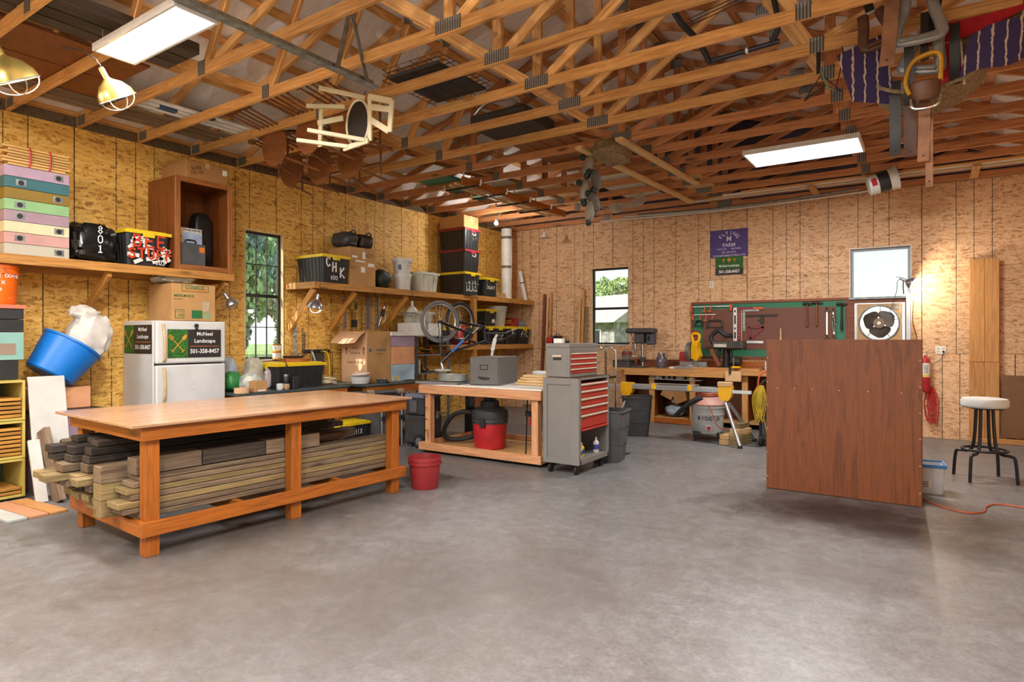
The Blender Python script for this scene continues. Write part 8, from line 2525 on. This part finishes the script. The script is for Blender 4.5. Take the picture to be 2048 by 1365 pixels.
for i, (x, mt0, h, nm) in enumerate(((1.24, M_RED, 0.22, 'red tool with coiled orange cable'), (1.40, M_BLACKP, 0.26, 'black tool case upright'), (1.56, M_BLACKP2, 0.16, 'charcoal tool case low'))):
    t = Thing('tool_case', nm + ' on the small wall ledge', 'tool case', (x, -0.20, 1.226))
    t.box('case_body', (-0.065, -0.08, 0), (0.065, 0.08, h), mt0, 0.012)
    t.tube('case_handle', smooth_path([(-0.04, 0, h - .01), (-0.03, 0, h + 0.03), (0.03, 0, h + 0.03), (0.04, 0, h - .01)]), 0.007, M_BLACKP, 6)
    if i == 0:
        t.tube('cable_coil', [(0.07 * math.cos(k * .5), -0.09 - .002 * (k % 5), 0.10 + 0.06 * math.sin(k * .5)) for k in range(30)], 0.006, M_OCORD, 6)
# ------------------------------------------------------------ chairs hung in the trusses
ch = Thing('wooden_chair', '', 'chair', (0, 0, 0), group='wooden chairs hung in the trusses')
ch.mb('seat', MB().lathe([(0.001, 0.43), (0.19, 0.43), (0.215, 0.44), (0.21, 0.455), (0.001, 0.46)], 28, sx=0.98, sy=1.02), W_CHAIR)
tl = [(0.012, 0), (0.016, 0.12), (0.012, 0.2), (0.019, 0.28), (0.014, 0.43)]
for sx in (-1, 1):
    for sy in (-1, 1):
        p1, p0 = V((sx * 0.13, sy * 0.13, 0.43)), V((sx * 0.20, sy * 0.20, 0.0))
        ch.tube('leg', [p0 + (p1 - p0) * (z / 0.43) for _, z in tl], [r for r, _ in tl], W_CHAIR, 8)
    ch.tube('stretcher', [(sx * 0.175, -0.175, 0.15), (sx * 0.175, 0.175, 0.15)], 0.011, W_CHAIR, 8)
ch.tube('stretcher', [(-0.175, 0, 0.15), (0.175, 0, 0.15)], 0.011, W_CHAIR, 8)
for k in range(5):
    x = -0.14 + 0.07 * k
    z1 = 0.86
    ch.tube('spindle', [(x, 0.17, 0.44), (x * 1.15, 0.20, 0.60), (x * 1.25, 0.25, z1)], [0.010, 0.014 if k in (0, 4) else 0.011, 0.009], W_CHAIR, 8)
ch.mb('crest_rail', MB().grid(lambda u, v: (0.22 * (u * 2 - 1), 0.235 + 0.03 * (1 - (u * 2 - 1) ** 2) + 0.004, 0.83 + 0.10 * v * (1 - 0.35 * (u * 2 - 1) ** 2)), 10, 3).grid(lambda u, v: (0.22 * (u * 2 - 1), 0.255 + 0.03 * (1 - (u * 2 - 1) ** 2), 0.83 + 0.10 * v * (1 - 0.35 * (u * 2 - 1) ** 2)), 10, 3), W_CHAIR)
spots = [(1.555, -6.66, 3.53, 'wall end of the near row'), (2.135, -6.66, 3.565, 'middle of the near row'), (2.70, -6.67, 3.56, 'near row behind the cream chair'), (1.0, -6.03, 3.50, 'wall end of the far row'), (1.52, -6.03, 3.46, 'second in the far row'), (2.05, -6.03, 3.46, 'far row under the cream chair')]
for i, (x, y, z, lab) in enumerate(spots):
    m = rmat((x, y + 0.45, z), 90, 0, 0)
    lab = 'brown spindle back chair hung in the trusses, ' + lab
    if i == 0:
        ch.o['label'] = lab
        ch.o.matrix_basis = m
        WM[ch.o.name] = m
    else:
        copy_tree(ch.o, m=m, label=lab)
cc = Thing('cream_chair', 'cream painted chair with a dark oval seat hung legs outward from the trusses', 'chair', (3.06, -6.86, 3.44))
cc.mb('seat', MB().lathe([(0.001, 0), (0.20, 0), (0.20, 0.02), (0.001, 0.02)], 28, rmat((0, 0.05, 0), 90), sx=0.72, sy=1.05), M_LEATHK)
cc.tube('seat_rim', [(0.15 * math.cos(2 * PI * i / 24), 0.03, 0.215 * math.sin(2 * PI * i / 24)) for i in range(24)], 0.014, M_CREAM, 6, closed=True)
for (a, b_) in (((0.13, 0.0, -0.19), (-0.30, -0.30, -0.10)), ((-0.10, 0.0, -0.21), (-0.52, -0.25, -0.14)), ((-0.14, 0.0, 0.17), (-0.42, -0.22, 0.17)), ((0.12, 0.0, 0.20), (-0.12, -0.32, 0.24))):
    cc.board('leg', a, b_, 0.035, 0.035, M_CREAM)
for (a, b_) in (((-0.33, -0.12, 0.15), (-0.35, -0.12, -0.2)), ((-0.36, -0.14, 0.02), (-0.14, -0.02, 0.06)), ((-0.16, 0.0, -0.22), (0.17, 0.0, -0.20)), ((0.17, 0.02, -0.20), (0.17, 0.02, 0.21))):
    cc.board('apron_rail', a, b_, 0.02, 0.05, M_CREAM)
for (a, b_) in (((0.17, 0.0, 0.20), (0.42, 0.05, 0.12)), ((0.17, 0.02, 0.0), (0.38, 0.05, -0.14)), ((0.42, 0.05, 0.13), (0.39, 0.05, -0.15)), ((0.20, 0.0, 0.10), (0.40, .05, 0.05))):
    cc.board('back_rail', a, b_, 0.02, 0.055, M_CREAM)
cc.tube('hanging_wire', [(0.0, 0.05, 0.21), (0, 0.13, 0.33)], 0.004, M_IRON, 6)

# ------------------------------------------------------------ stored on top of the bottom chords
TZ = WALL_H + 0.09
cg = Thing('dog_crate', 'folded black wire dog crate with its tray laid across the trusses', 'crate', (3.72, -6.47, TZ))
cg.box('tray', (-0.30, -0.35, 0.02), (0.30, 0.35, 0.045), M_BLACKP, 0.006)
m = MB()
for z in (0.004, 0.06, 0.10):
    for i in range(11):
        y = -0.37 + 0.074 * i
        m.tube([(-0.33, y, z), (0.33, y, z)], 0.003, 4)
    for i in range(5):
        x = -0.33 + 0.165 * i
        m.tube([(x, -0.37, z), (x, 0.37, z)], 0.0035, 4)
cg.mb('wire_panels', m, M_BLACK)
tk = Thing('storage_chest', 'dark wooden chest with green panels laid on the trusses', 'chest', (3.55, -5.10, TZ))
tk.box('chest_body', (-0.30, -0.28, 0.0), (0.42, 0.34, 0.14), W_DARK, 0.01)
tk.box('green_panel', (0.06, -0.26, 0.14), (0.38, 0.32, 0.15), M_DGREEN, 0.003)
for y in (-0.26, 0.3):
    tk.tube('rail', smooth_path([(-0.25, y, 0.15), (-0.1, y, 0.24), (0.2, y, 0.24), (0.36, y, 0.16)]), 0.014, M_STEEL, 8)
def loft(name, label, x0, x1, y0, y1, mt0, h=0.02, z=TZ, cat='board', group=None):
    o = link(name, with_mat(box_mesh(abs(y1 - y0), x1 - x0, h, 0.002), mt0), rmat(((x0 + x1) / 2, (y0 + y1) / 2, z + h / 2 + 0.001), 0, 0, 90))
    return tag(o, label, cat, group)
for i in range(4):
    loft('loft_plank', 'brown wide plank laid across the trusses, %s from the trunk' % ORD[i + 1], 3.30 + 0.19 * i, 3.48 + 0.19 * i, -4.72, -3.2, W_CHAIR, group='planks laid across the trusses')
for i, (a, b_, z_) in enumerate(((0.80, 1.35, 0.0), (1.37, 1.95, 0.0), (0.95, 1.75, 0.021))):
    loft('plywood_sheet', 'dark plywood sheet stored above the wall end of the trusses, %s' % ('along the wall', 'next to the panel light', 'lying on the other two')[i], a, b_, -9.9, -8.05 - 0.1 * i, M_PLYBROWN, z=TZ + z_)
for i in range(3):
    loft('stored_beam', 'rough dark beam on the trusses beside the panel light, %s' % ('closest to it', 'middle one', 'outermost')[i], 2.05 + 0.17 * i, 2.20 + 0.17 * i, -10.2, -8.05, W_DARK, 0.09)
for i in range(6):
    loft('batten_strip', 'thin grey batten strip on the trusses by the left wall, %s from the wall' % ORD[i + 1], 0.40 + 0.075 * i, 0.46 + 0.075 * i, -9.2, -6.75 + 0.08 * (i % 3), W_LUM, 0.012, group='batten strips stored on the trusses')
for i in range(3):
    t = Thing('pvc_pipe', 'white PVC pipe with a blue clamp stored on the trusses, %s' % ('outer one', 'middle one', 'wall side one')[i], 'pipe', (1.15 - 0.11 * i, -7.4, TZ + 0.025), group='PVC pipes on the trusses')
    t.cyl('pipe', (0, -0.95 + .1 * i, 0), (0.02, 0.75 + .1 * i, 0), 0.022, M_WHITE, seg=12)
    t.box('clamp', (-0.035, 0.12 - 0.35 * i, -0.024), (0.035, 0.30 - 0.35 * i, 0.035), mat('clamp_blue', '3d5878', 0.5), 0.006)
t = Thing('hose_end', 'curved grey hose end poking out above the wall plate', 'hose', (0.62, -6.55, TZ))
t.tube('hose', smooth_path([(0.02, -0.35, 0.03), (0.05, -0.1, 0.04), (0.04, 0.05, 0.06), (-0.03, 0.1, 0.03)]), 0.03, M_OFFW, 10)
loft('corrugated_sheet', 'green corrugated roof sheet stored on the far trusses', 1.15, 1.75, -4.2, -2.3, mat('green_sheet', '3d8a70', 0.5), 0.03, cat='sheet')
for i, (a, b_, y0, y1) in enumerate(((1.9, 2.3, -3.3, -1.4), (2.45, 2.8, -2.9, -1.2), (3.3, 3.9, -2.9, -0.9), (4.35, 4.75, -2.4, -0.8))):
    loft('insulation_sheet', 'pale scrap sheet stored flat on the far trusses, %s from the corner' % ORD[i + 1], a, b_, y0, y1, M_OFFW if i % 2 == 0 else W_PALE, 0.02, group='scrap sheets on the far trusses')
# long strips under and over the end trusses by the back wall
for i, (x0, x1, y, z, mt0, nm) in enumerate(((2.4, 6.9, -0.34, 3.60, M_WHITE, 'lowest white plastic trim sagging'), (2.9, 6.2, -0.42, 3.615, M_OFFW, 'second white plastic trim sagging'), (3.2, 6.6, -0.50, 3.61, M_GALV, 'grey metal trim sagging'))):
    single('plastic_moulding', nm + ' below the last truss along the back wall', 'trim', MB().tube([(x0 + (x1 - x0) * k / 10, y, z - 0.05 * math.sin(PI * k / 10)) for k in range(11)], 0.03, 6, flat=0.5), mt0, group='trim lengths along the back wall')
for i in range(4):
    single('metal_pipe', 'long %s pipe racked under the trusses toward the right wall' % ('pale', 'copper coloured', 'white', 'brownish')[i], 'pipe', MB().tube([(4.2 + 0.3 * i, -0.85 - 0.09 * i, 3.64), (9.0, -0.85 - 0.09 * i, 3.64)], 0.018, 8), (M_OFFW, W_STRIP, M_WHITE, W_TRUSS)[i], group='pipes racked below the trusses')
for i, x in enumerate((6.05, 7.95)):
    o = link('pipe_hanger', with_mat(box_mesh(0.75, 0.09, 0.02, 0.002), W_PINE), rmat((x, -0.75, 3.60), 0, 0, 90))
    tag(o, 'short pine cleat holding the racked pipes, %s the white pail' % ('before' if i == 0 else 'past'), 'cleat')
# ------------------------------------------------------------ steel angle, hangers, racks under the trusses
ag = Thing('steel_angle', 'long galvanised steel angle hung below the near trusses', 'steel angle', (3.68, -8.15, 3.50))
ag.box('web', (-0.03, -1.2, 0.0), (-0.024, 0.95, 0.07), M_GALV, 0.001)
ag.box('flange', (-0.03, -1.2, 0.0), (0.045, 0.95, 0.006), M_GALV, 0.001)
ag.board('hanger_strap', (0.0, 0.55, 0.03), (0.05, 0.75, 0.95), 0.045, 0.004, M_GALV, up=(1, 0, 0))
ag.board('hanger_strap', (0.0, 0.86, 0.02), (0.02, 0.55, 0.90), 0.045, 0.004, M_GALV, up=(1, 0, 0))
rkk = Thing('overhead_rack', 'pine overhead rack with hooked steel crossbars near the corner', 'rack', (2.28, -3.1, 3.45))
rkk.board('main_beam', (0.12, -1.35, 0.05), (0.14, 1.35, 0.05), 0.038, 0.10, W_STAIN)
rkk.board('side_strip', (0.0, -1.35, 0.03), (0.02, 1.35, 0.03), 0.05, 0.025, W_PALE)
rkk.board('side_strip', (-0.13, -1.3, 0.03), (-0.11, 1.3, 0.03), 0.05, 0.025, W_PALE)
for y in (-1.17, -0.56, 0.05, 0.66):
    b_ = rkk.board('crossbar', (-0.30, y, 0.0), (0.26, y, 0.0), 0.03, 0.022, M_IRON)
    for x in (-0.31, 0.27):
        rkk.tube('hook_tip', smooth_path([(x, y, 0.0), (x * 1.07, y, 0.02), (x * 1.08, y, 0.07)], 4), 0.012, M_WHITE, 8, parent=b_)
    rkk.tube('hanging_strip', [(0.0, y, 0.0), (0.0, y, 0.26)], 0.011, M_WHITE, 6)
def under(label, p0, p1, w_=0.089, h=0.038):
    m_ = (V(p0) + V(p1)) / 2
    o = link('nailed_board', with_mat(box_mesh((V(p1) - V(p0)).length, w_, h, 0.003), W_PALE), frame(m_, m_ + V(p1) - V(p0)))
    tag(o, label, 'board')
under('long pale board nailed up under the trusses beside the hanging bunch', (4.10, -4.45, 3.638), (4.26, -0.82, 3.638))
under('shorter pale board nailed up under the trusses past the burlap bundle', (4.62, -4.48, 3.638), (4.70, -2.0, 3.638))
single('burlap_bundle', 'sagging brown burlap bundle stuffed between the two pale ceiling boards', 'bundle', sbag((0, 0, 0), (0.20, 0.30, 0.14), 3, 0.2, 0.8), mat('burlap', '8a7454', 0.9, 0, 0.2, 30), (4.38, -4.12, 3.62))
dc = Thing('hanging_bunch', 'string of grey and black duck decoys hanging from the pale ceiling board', 'decoys', (4.06, -4.10, 2.86))
M_DECG = mat('decoy_grey', '8d8478', 0.7, 0, 0.15)
for k, (x, z, r) in enumerate(((0, 0.66, 25), (0.08, 0.48, -15), (-0.05, 0.36, 12), (0.06, 0.22, -20), (0.02, 0.10, 10))):
    b_ = dc.mb('decoy', MB().sphere((0, 0, 0), 0.1, 16, 10, (0.62, 0.6, 1.35)), M_DECG if k % 2 == 0 else mat('decoy_dark', '5f5a54', 0.7, 0, 0.2), ml=rmat((x, 0.03 * (k % 2), z), 0, r))
    dc.mb('decoy_tail', MB().sphere((0, 0, 0), 0.045, 12, 8, (0.9, 0.9, 1.2)), M_BLACKP, ml=rmat((x - 0.02, 0.03 * (k % 2), z - 0.12), 0, r), parent=b_)
    dc.mb('decoy_head', MB().sphere((0, 0, 0), 0.04, 12, 8, (1, 0.8, 1)), M_DGREEN, ml=rmat((x - 0.07, -0.02, z + 0.10), 0, r), parent=b_)
dc.tube('string', [(0, 0, 0.05), (0, 0, 0.80)], 0.004, M_BLACKP, 6)
single('plastic_film', 'torn clear plastic film draped below the far truss', 'film', MB().grid(lambda u, v: (0.9 * u, 0.25 * v + 0.05 * math.sin(9 * u), -0.16 * math.sin(PI * u) - 0.05 * v + 0.03 * math.sin(14 * u + 5 * v)), 18, 5), mat('film', 'a89a90', 0.25, 0, 0.1), (2.9, -1.86, 3.662))
pw = pail('white pail with red and black print hung sideways under the last trusses', (6.78, -1.28, 3.46), 0.125, 0.145, 0.34, M_WHITE, ry=75, rz=10, bail=False)
pw.lathe('black_band', [(0.1345, 0.11), (0.1415, 0.24)], M_BLACKP, seg=28)
pw.box('red_print', (-0.06, -0.134, 0.03), (0.04, -0.128, 0.09), M_RED, 0)
pw.tube('bail_handle', smooth_path([(0, -0.14, 0.32), (-0.12, -0.1, 0.36), (-0.22, 0, 0.36), (-0.12, 0.1, 0.36), (0, 0.14, 0.32)]), 0.004, M_STEEL, 6)
# ------------------------------------------------------------ hanging lamps
for lab, loc, rx, ry, r, pw_ in (('brass work lamp hung from the long LED panel', (2.44, -8.70, 3.36), 33, 4, 0.13, 6), ('brass work lamp hung near the plywood sheets', (2.10, -9.22, 3.42), 30, 6, 0.15, 6)):
    t = cage_lamp(lab, loc, rx, ry, r=r, shade=M_BRASS, lit=1, power=pw_)
    t.tube('cable', smooth_path([(0, 0, 0.12), (-0.1, 0, 0.20), (-0.2, -0.02, 0.24), (-0.28, -.05, 0.28)]), 0.005, M_BLACKP, 6)
t_bulb = t = Thing('bare_bulb', 'bare lit bulb below the far trusses above the tote stack', 'bulb', (1.18, -1.97, 3.44))
t.mb('bulb', MB().sphere((0, 0, 0), 0.035, 16, 10), emis('bulb_bright', 'ffffff', 60.0))
t.lathe('socket', [(0.001, 0.09), (0.018, 0.09), (0.02, 0.03), (0.001, 0.03)], M_WHITE, seg=12)
t.tube('cable', [(0, 0, 0.09), (0, 0.13, 0.20), (0, 0.14, 0.25)], 0.004, M_WHITE, 6)
ld = bpy.data.lights.new('ceiling_bulb_lamp', 'POINT')
ld.energy = 24
ld.shadow_soft_size = 0.05
ld.color = (1, 0.95, 0.86)
lo = bpy.data.objects.new('lamp', ld)
COL.objects.link(lo)
lo.parent = t.o
lo.location = (0, 0, -0.06)
t = Thing('pendant_lamp', 'small unlit white cone pendant near the corner of the back wall', 'lamp', (1.38, -0.68, 3.36))
t.lathe('shade', [(0.015, 0.04), (0.02, 0.03), (0.10, -0.02), (0.098, -0.022), (0.015, 0.026)], M_WHITE, seg=24)
t.cyl('socket', (0, 0, 0.03), (0, 0, 0.09), 0.016, M_WHITE, seg=12)
t.tube('cord', [(0, 0, 0.09), (0, 0.05, 0.32)], 0.003, M_IRON, 6)
# ------------------------------------------------------------ archery gear in the trusses
t = Thing('hunting_bow', 'black compound bow resting on the trusses', 'bow', (5.82, -5.62, TZ))
t.tube('riser', smooth_path([(-0.14, -.3, 0.48), (-0.05, -.15, 0.30), (0.03, 0, 0.20), (0.10, .15, 0.04)]), 0.025, M_BLACK, 8)
for k in range(3):
    t.tube('string', [(-0.02, -0.1, 0.28 + 0.03 * k), (0.62, 0.0, 0.45 + 0.03 * k)], 0.004, M_BLACK, 5)
t.tube('stabiliser', [(0.12, 0.12, 0.045), (0.66, 0.1, 0.06)], 0.02, M_BLACK, 10)
t.cyl('white_band', (0.40, 0.11, 0.053), (0.42, 0.11, 0.053), 0.025, M_WHITE, seg=12)
t.tube('limb', smooth_path([(0.60, 0.1, 0.06), (0.66, 0.05, 0.18), (0.62, 0.0, 0.45)]), 0.022, M_BLACK, 8)
t = Thing('arrow_rack', 'green and black wire frame hanging from the truss beside the saddles', 'frame', (6.78, -5.50, 3.30))
t.tube('frame_wire', [(-0.12, 0, 0.0), (0.0, 0, 0.18), (0.14, 0, 0.02), (0.02, 0.03, 0.10), (-0.12, 0, 0.0)], 0.006, M_BLACK, 6)
t.board('green_bar', (0.0, -0.02, 0.20), (0.06, -0.02, 0.03), 0.03, 0.012, mat('bar_green', '5f8a62', 0.5))
t.board('black_strap', (-0.02, 0, 0.19), (-0.02, 0, 0.45), 0.004, 0.03, M_BLACK, up=(1, 0, 0))
t.tube('cord', [(0.1, 0, 0.05), (0.16, 0, 0.30), (0.12, 0, 0.42)], 0.005, mat('maroon_cord', '5d2030', 0.7), 6)

# ------------------------------------------------------------ saddles and tack hung from the trusses
def stripe_mat():
    m, nt, b = new_mat('striped_wool')
    t = node(nt, 'ShaderNodeTexCoord')
    w_ = node(nt, 'ShaderNodeTexWave')
    w_.bands_direction = 'X'
    w_.inputs['Scale'].default_value = 4.2
    w_.inputs['Distortion'].default_value = 1.4
    w_.inputs['Detail Scale'].default_value = 5.0
    nt.links.new(t.outputs['Object'], w_.inputs['Vector'])
    nt.links.new(ramp(nt, w_.outputs['Fac'], [(0.93, '33284f'), (0.97, 'b5a08c')]), b.inputs['Base Color'])
    b.inputs['Roughness'].default_value = 0.95
    return m
M_STRIPE = stripe_mat()
TY = -5.6
def drape(mb_fn, nu, nv, th):
    """cloth with thickness"""
    m = MB()
    m.grid(mb_fn, nu, nv)
    m.grid(lambda u, v: V(mb_fn(u, v)) + V((0, th, 0.3 * th)), nu, nv)
    return m
t = Thing('saddle_blanket', 'purple striped wool saddle blanket hung over the truss end', 'blanket', (7.05, TY, 3.30))
t.mb('blanket', drape(lambda u, v: (-0.14 + 0.28 * u + 0.10 * v, -0.1 + 0.2 * u * v, 0.22 - 0.36 * v + 0.08 * u - 0.10 * u * v), 10, 8, 0.012), M_STRIPE)
t = Thing('saddle_blanket', 'wide purple striped saddle blanket on the right of the hanging saddles', 'blanket', (7.86, TY, 3.34))
t.mb('blanket', drape(lambda u, v: (-0.16 + 0.42 * u - 0.06 * v, -0.1 + 0.2 * u * v, 0.10 + 0.14 * u - 0.26 * v + 0.02 * math.sin(7 * u)), 12, 8, 0.012), M_STRIPE)
for i, (x, lab, a) in enumerate(((7.42, 'lower brown felt saddle skirt curving under the stirrups', 0.0),)):
    t = Thing('western_saddle', 'brown western saddle with fleece skirts slung under the trusses', 'saddle', (7.44, -5.45, 3.10))
    def sk(u, v):
        a_ = PI * (1.02 + 0.96 * u)
        return (0.36 * math.cos(a_) + 0.02, -0.15 + 0.35 * v, 0.28 + 0.27 * math.sin(a_) * (0.75 + 0.25 * v))
    t.mb('skirt', drape(sk, 20, 6, 0.02), M_FELT)
    t.mb('seat', drape(lambda u, v: (-0.30 + 0.62 * u, -0.08 + 0.30 * v, 0.16 + 0.10 * (2 * u - 1) ** 2 + 0.05 * v), 12, 6, 0.02), M_LEATHK)
    t.tube('fleece_edge', [V(sk(k / 20, 0)) for k in range(21)], 0.014, M_FELT, 6)
    t.mb('cantle', MB().sphere((0.30, 0.1, 0.36), 0.10, 14, 8, (0.6, 1.2, 1)), M_LEATHER)
    t.tube('horn', [(-0.25, 0.0, 0.26), (-0.27, -0.02, 0.42)], [0.03, 0.02], M_LEATHER, 10)
    t.tube('hanging_rope', [(0, 0.1, 0.3), (0, 0.1, 0.62)], 0.008, M_YCORD, 6)
def stirrup(label, x, y, z, w_, h, mt0, tilt=0):
    t = Thing('stirrup', label, 'stirrup', (x, y, z), ry=tilt, group='stirrups hanging from the saddles')
    t.tube('stirrup_bow', smooth_path([(-w_ * 0.28, 0, h), (-w_ * 0.34, 0, h * 0.7), (-w_ / 2, 0, h * 0.25), (-w_ * 0.42, 0, 0.02), (w_ * 0.42, 0, 0.02), (w_ / 2, 0, h * 0.25), (w_ * 0.34, 0, h * 0.7), (w_ * 0.28, 0, h)], 4), 0.024, mt0, 8, flat=1.5)
    t.board('tread', (-w_ * 0.42, 0, 0.015), (w_ * 0.42, 0, 0.015), 0.09, 0.02, mt0)
    t.cyl('bolt', (-w_ * 0.30, 0, h), (w_ * 0.30, 0, h), 0.012, M_STEEL, seg=10)
    t.board('stirrup_leather', (0, 0.0, h), (0, 0.05, h + 0.42), 0.008, 0.06, M_LEATHK, up=(1, 0, 0))
M_STG = mat('grey_stirrup', '8a8986', 0.35, 0.2, 0.15)
stirrup('large grey stirrup hanging highest among the tack', 7.415, -5.75, 3.47, 0.26, 0.30, M_STG)
stirrup('second grey stirrup hanging tilted below the large one', 7.42, -5.66, 3.29, 0.22, 0.24, M_STG, 12)
stirrup('brown wooden stirrup at the side of the tack nearest the striped blanket', 7.19, -5.7, 3.52, 0.19, 0.26, M_LEATHER, -14)
t = Thing('hooded_stirrup', 'yellow leather stirrup cover with a dark hood at the bottom of the tack', 'stirrup', (7.45, -5.70, 3.07))
t.mb('leather_hood', MB().lathe([(0.001, 0.0), (0.06, 0.0), (0.09, 0.04), (0.095, 0.12), (0.085, 0.13), (0.001, 0.05)], 20, sx=1.0, sy=0.7), M_LEATHER)
t.tube('yellow_side', smooth_path([(-0.085, -.02, 0.05), (-0.11, -.02, 0.15), (-0.06, -.02, 0.28), (0.08, -.02, 0.30), (0.09, -.02, 0.12)]), 0.03, M_SUEDEY, 8, flat=0.5)
t.tube('metal_loop', smooth_path([(-0.08, -0.02, 0.02), (-0.06, -0.03, -0.05), (0.06, -0.03, -0.05), (0.09, -0.02, 0.02)]), 0.011, M_CHROME, 8)
t.board('strap', (0, 0, 0.28), (0, 0.02, 0.62), 0.006, 0.05, M_LEATHK, up=(1, 0, 0))
def strap(label, x, y, z0, z1, w_, mt0, lean_=0.0, rz=0):
    t = Thing('leather_strap', label, 'strap', (x, y, z0), rz, 'straps hanging with the tack')
    m = drape(lambda u, v: (w_ * (u - 0.5) + lean_ * v, 0.015 * math.sin(6 * v), (z1 - z0) * v), 3, 10, 0.006)
    t.mb('strap_band', m, mt0)
    t.cyl('rivet', (0, -0.006, 0.04), (0, 0.0, 0.04), 0.006, M_IRON, seg=8)
strap('wide tan suede strap hanging beside the stirrups', 7.23, -5.8, 3.33, 3.95, 0.09, M_LEATHL, 0.05)
strap('dark leather strap hanging below the felt skirt toward the lamp', 7.27, -5.55, 2.76, 3.3, 0.07, M_LEATHK)
strap('brown leather strap hanging in the middle below the saddle', 7.36, -5.5, 2.75, 3.25, 0.08, M_LEATHER)
strap('reddish brown latigo strap hanging below the yellow stirrup', 7.44, -5.6, 2.68, 3.1, 0.07, M_LEATHL, 0.01)
strap('longest thin tan strap dangling lowest of the tack', 7.475, -5.58, 2.50, 3.05, 0.045, M_LEATHL)
strap('black girth strap hanging right of the red blanket', 7.62, -5.6, 3.18, 3.6, 0.06, M_LEATHK)
strap('black billet strap hanging between the grey stirrups and yellow cover', 7.36, -5.72, 3.05, 3.5, 0.06, M_LEATHK)
t = Thing('red_blanket', 'red wool saddle blanket swept up to the right above the saddles', 'blanket', (7.72, -5.5, 3.50))
t.mb('blanket', drape(lambda u, v: (-0.27 + 0.75 * u, 0.02 * math.sin(5 * u), 0.02 + 0.20 * u * u + 0.13 * (1 - v)), 14, 5, 0.015), M_WOOLR)
t.mb('hanging_flap', drape(lambda u, v: (-0.20 + 0.13 * u + 0.02 * v, -0.06, -0.02 - 0.30 * v + 0.02 * u), 4, 6, 0.01), M_WOOLR)
t.tube('white_edge', [(-0.065 + 0.002 * k, -0.062, -0.02 - 0.03 * k) for k in range(11)], 0.008, M_CREAM, 6)
t = Thing('saddle_pad', 'brown felt saddle pad spread below the red blanket', 'pad', (7.78, -5.42, 3.36))
t.mb('pad', drape(lambda u, v: (-0.12 + 0.60 * u, 0.0, 0.02 + 0.24 * u + 0.18 * (1 - v)), 10, 5, 0.03), M_FELT)
for k in range(2):
    t.tube('tie_string', smooth_path([(0.05 + 0.16 * k, -0.03, 0.30 + .07 * k), (0.06 + .16 * k, -0.04, 0.15 + .07 * k), (0.04 + .16 * k, -0.04, 0.05 + .08 * k)]), 0.007, M_CREAM, 6)
# two bulbs added out of view to brighten the trusses and roof sheet
for (x, y, lab) in ((5.6, -10.6, 'bare bulb in the trusses over the open floor'), (2.6, -11.8, 'bare bulb in the trusses by the front wall')):
    c = copy_tree(t_bulb.o, (x, y, 3.82), lab)
    for q in c.children:
        if q.type == 'LIGHT':
            q.data = q.data.copy()
            q.data.energy = 150
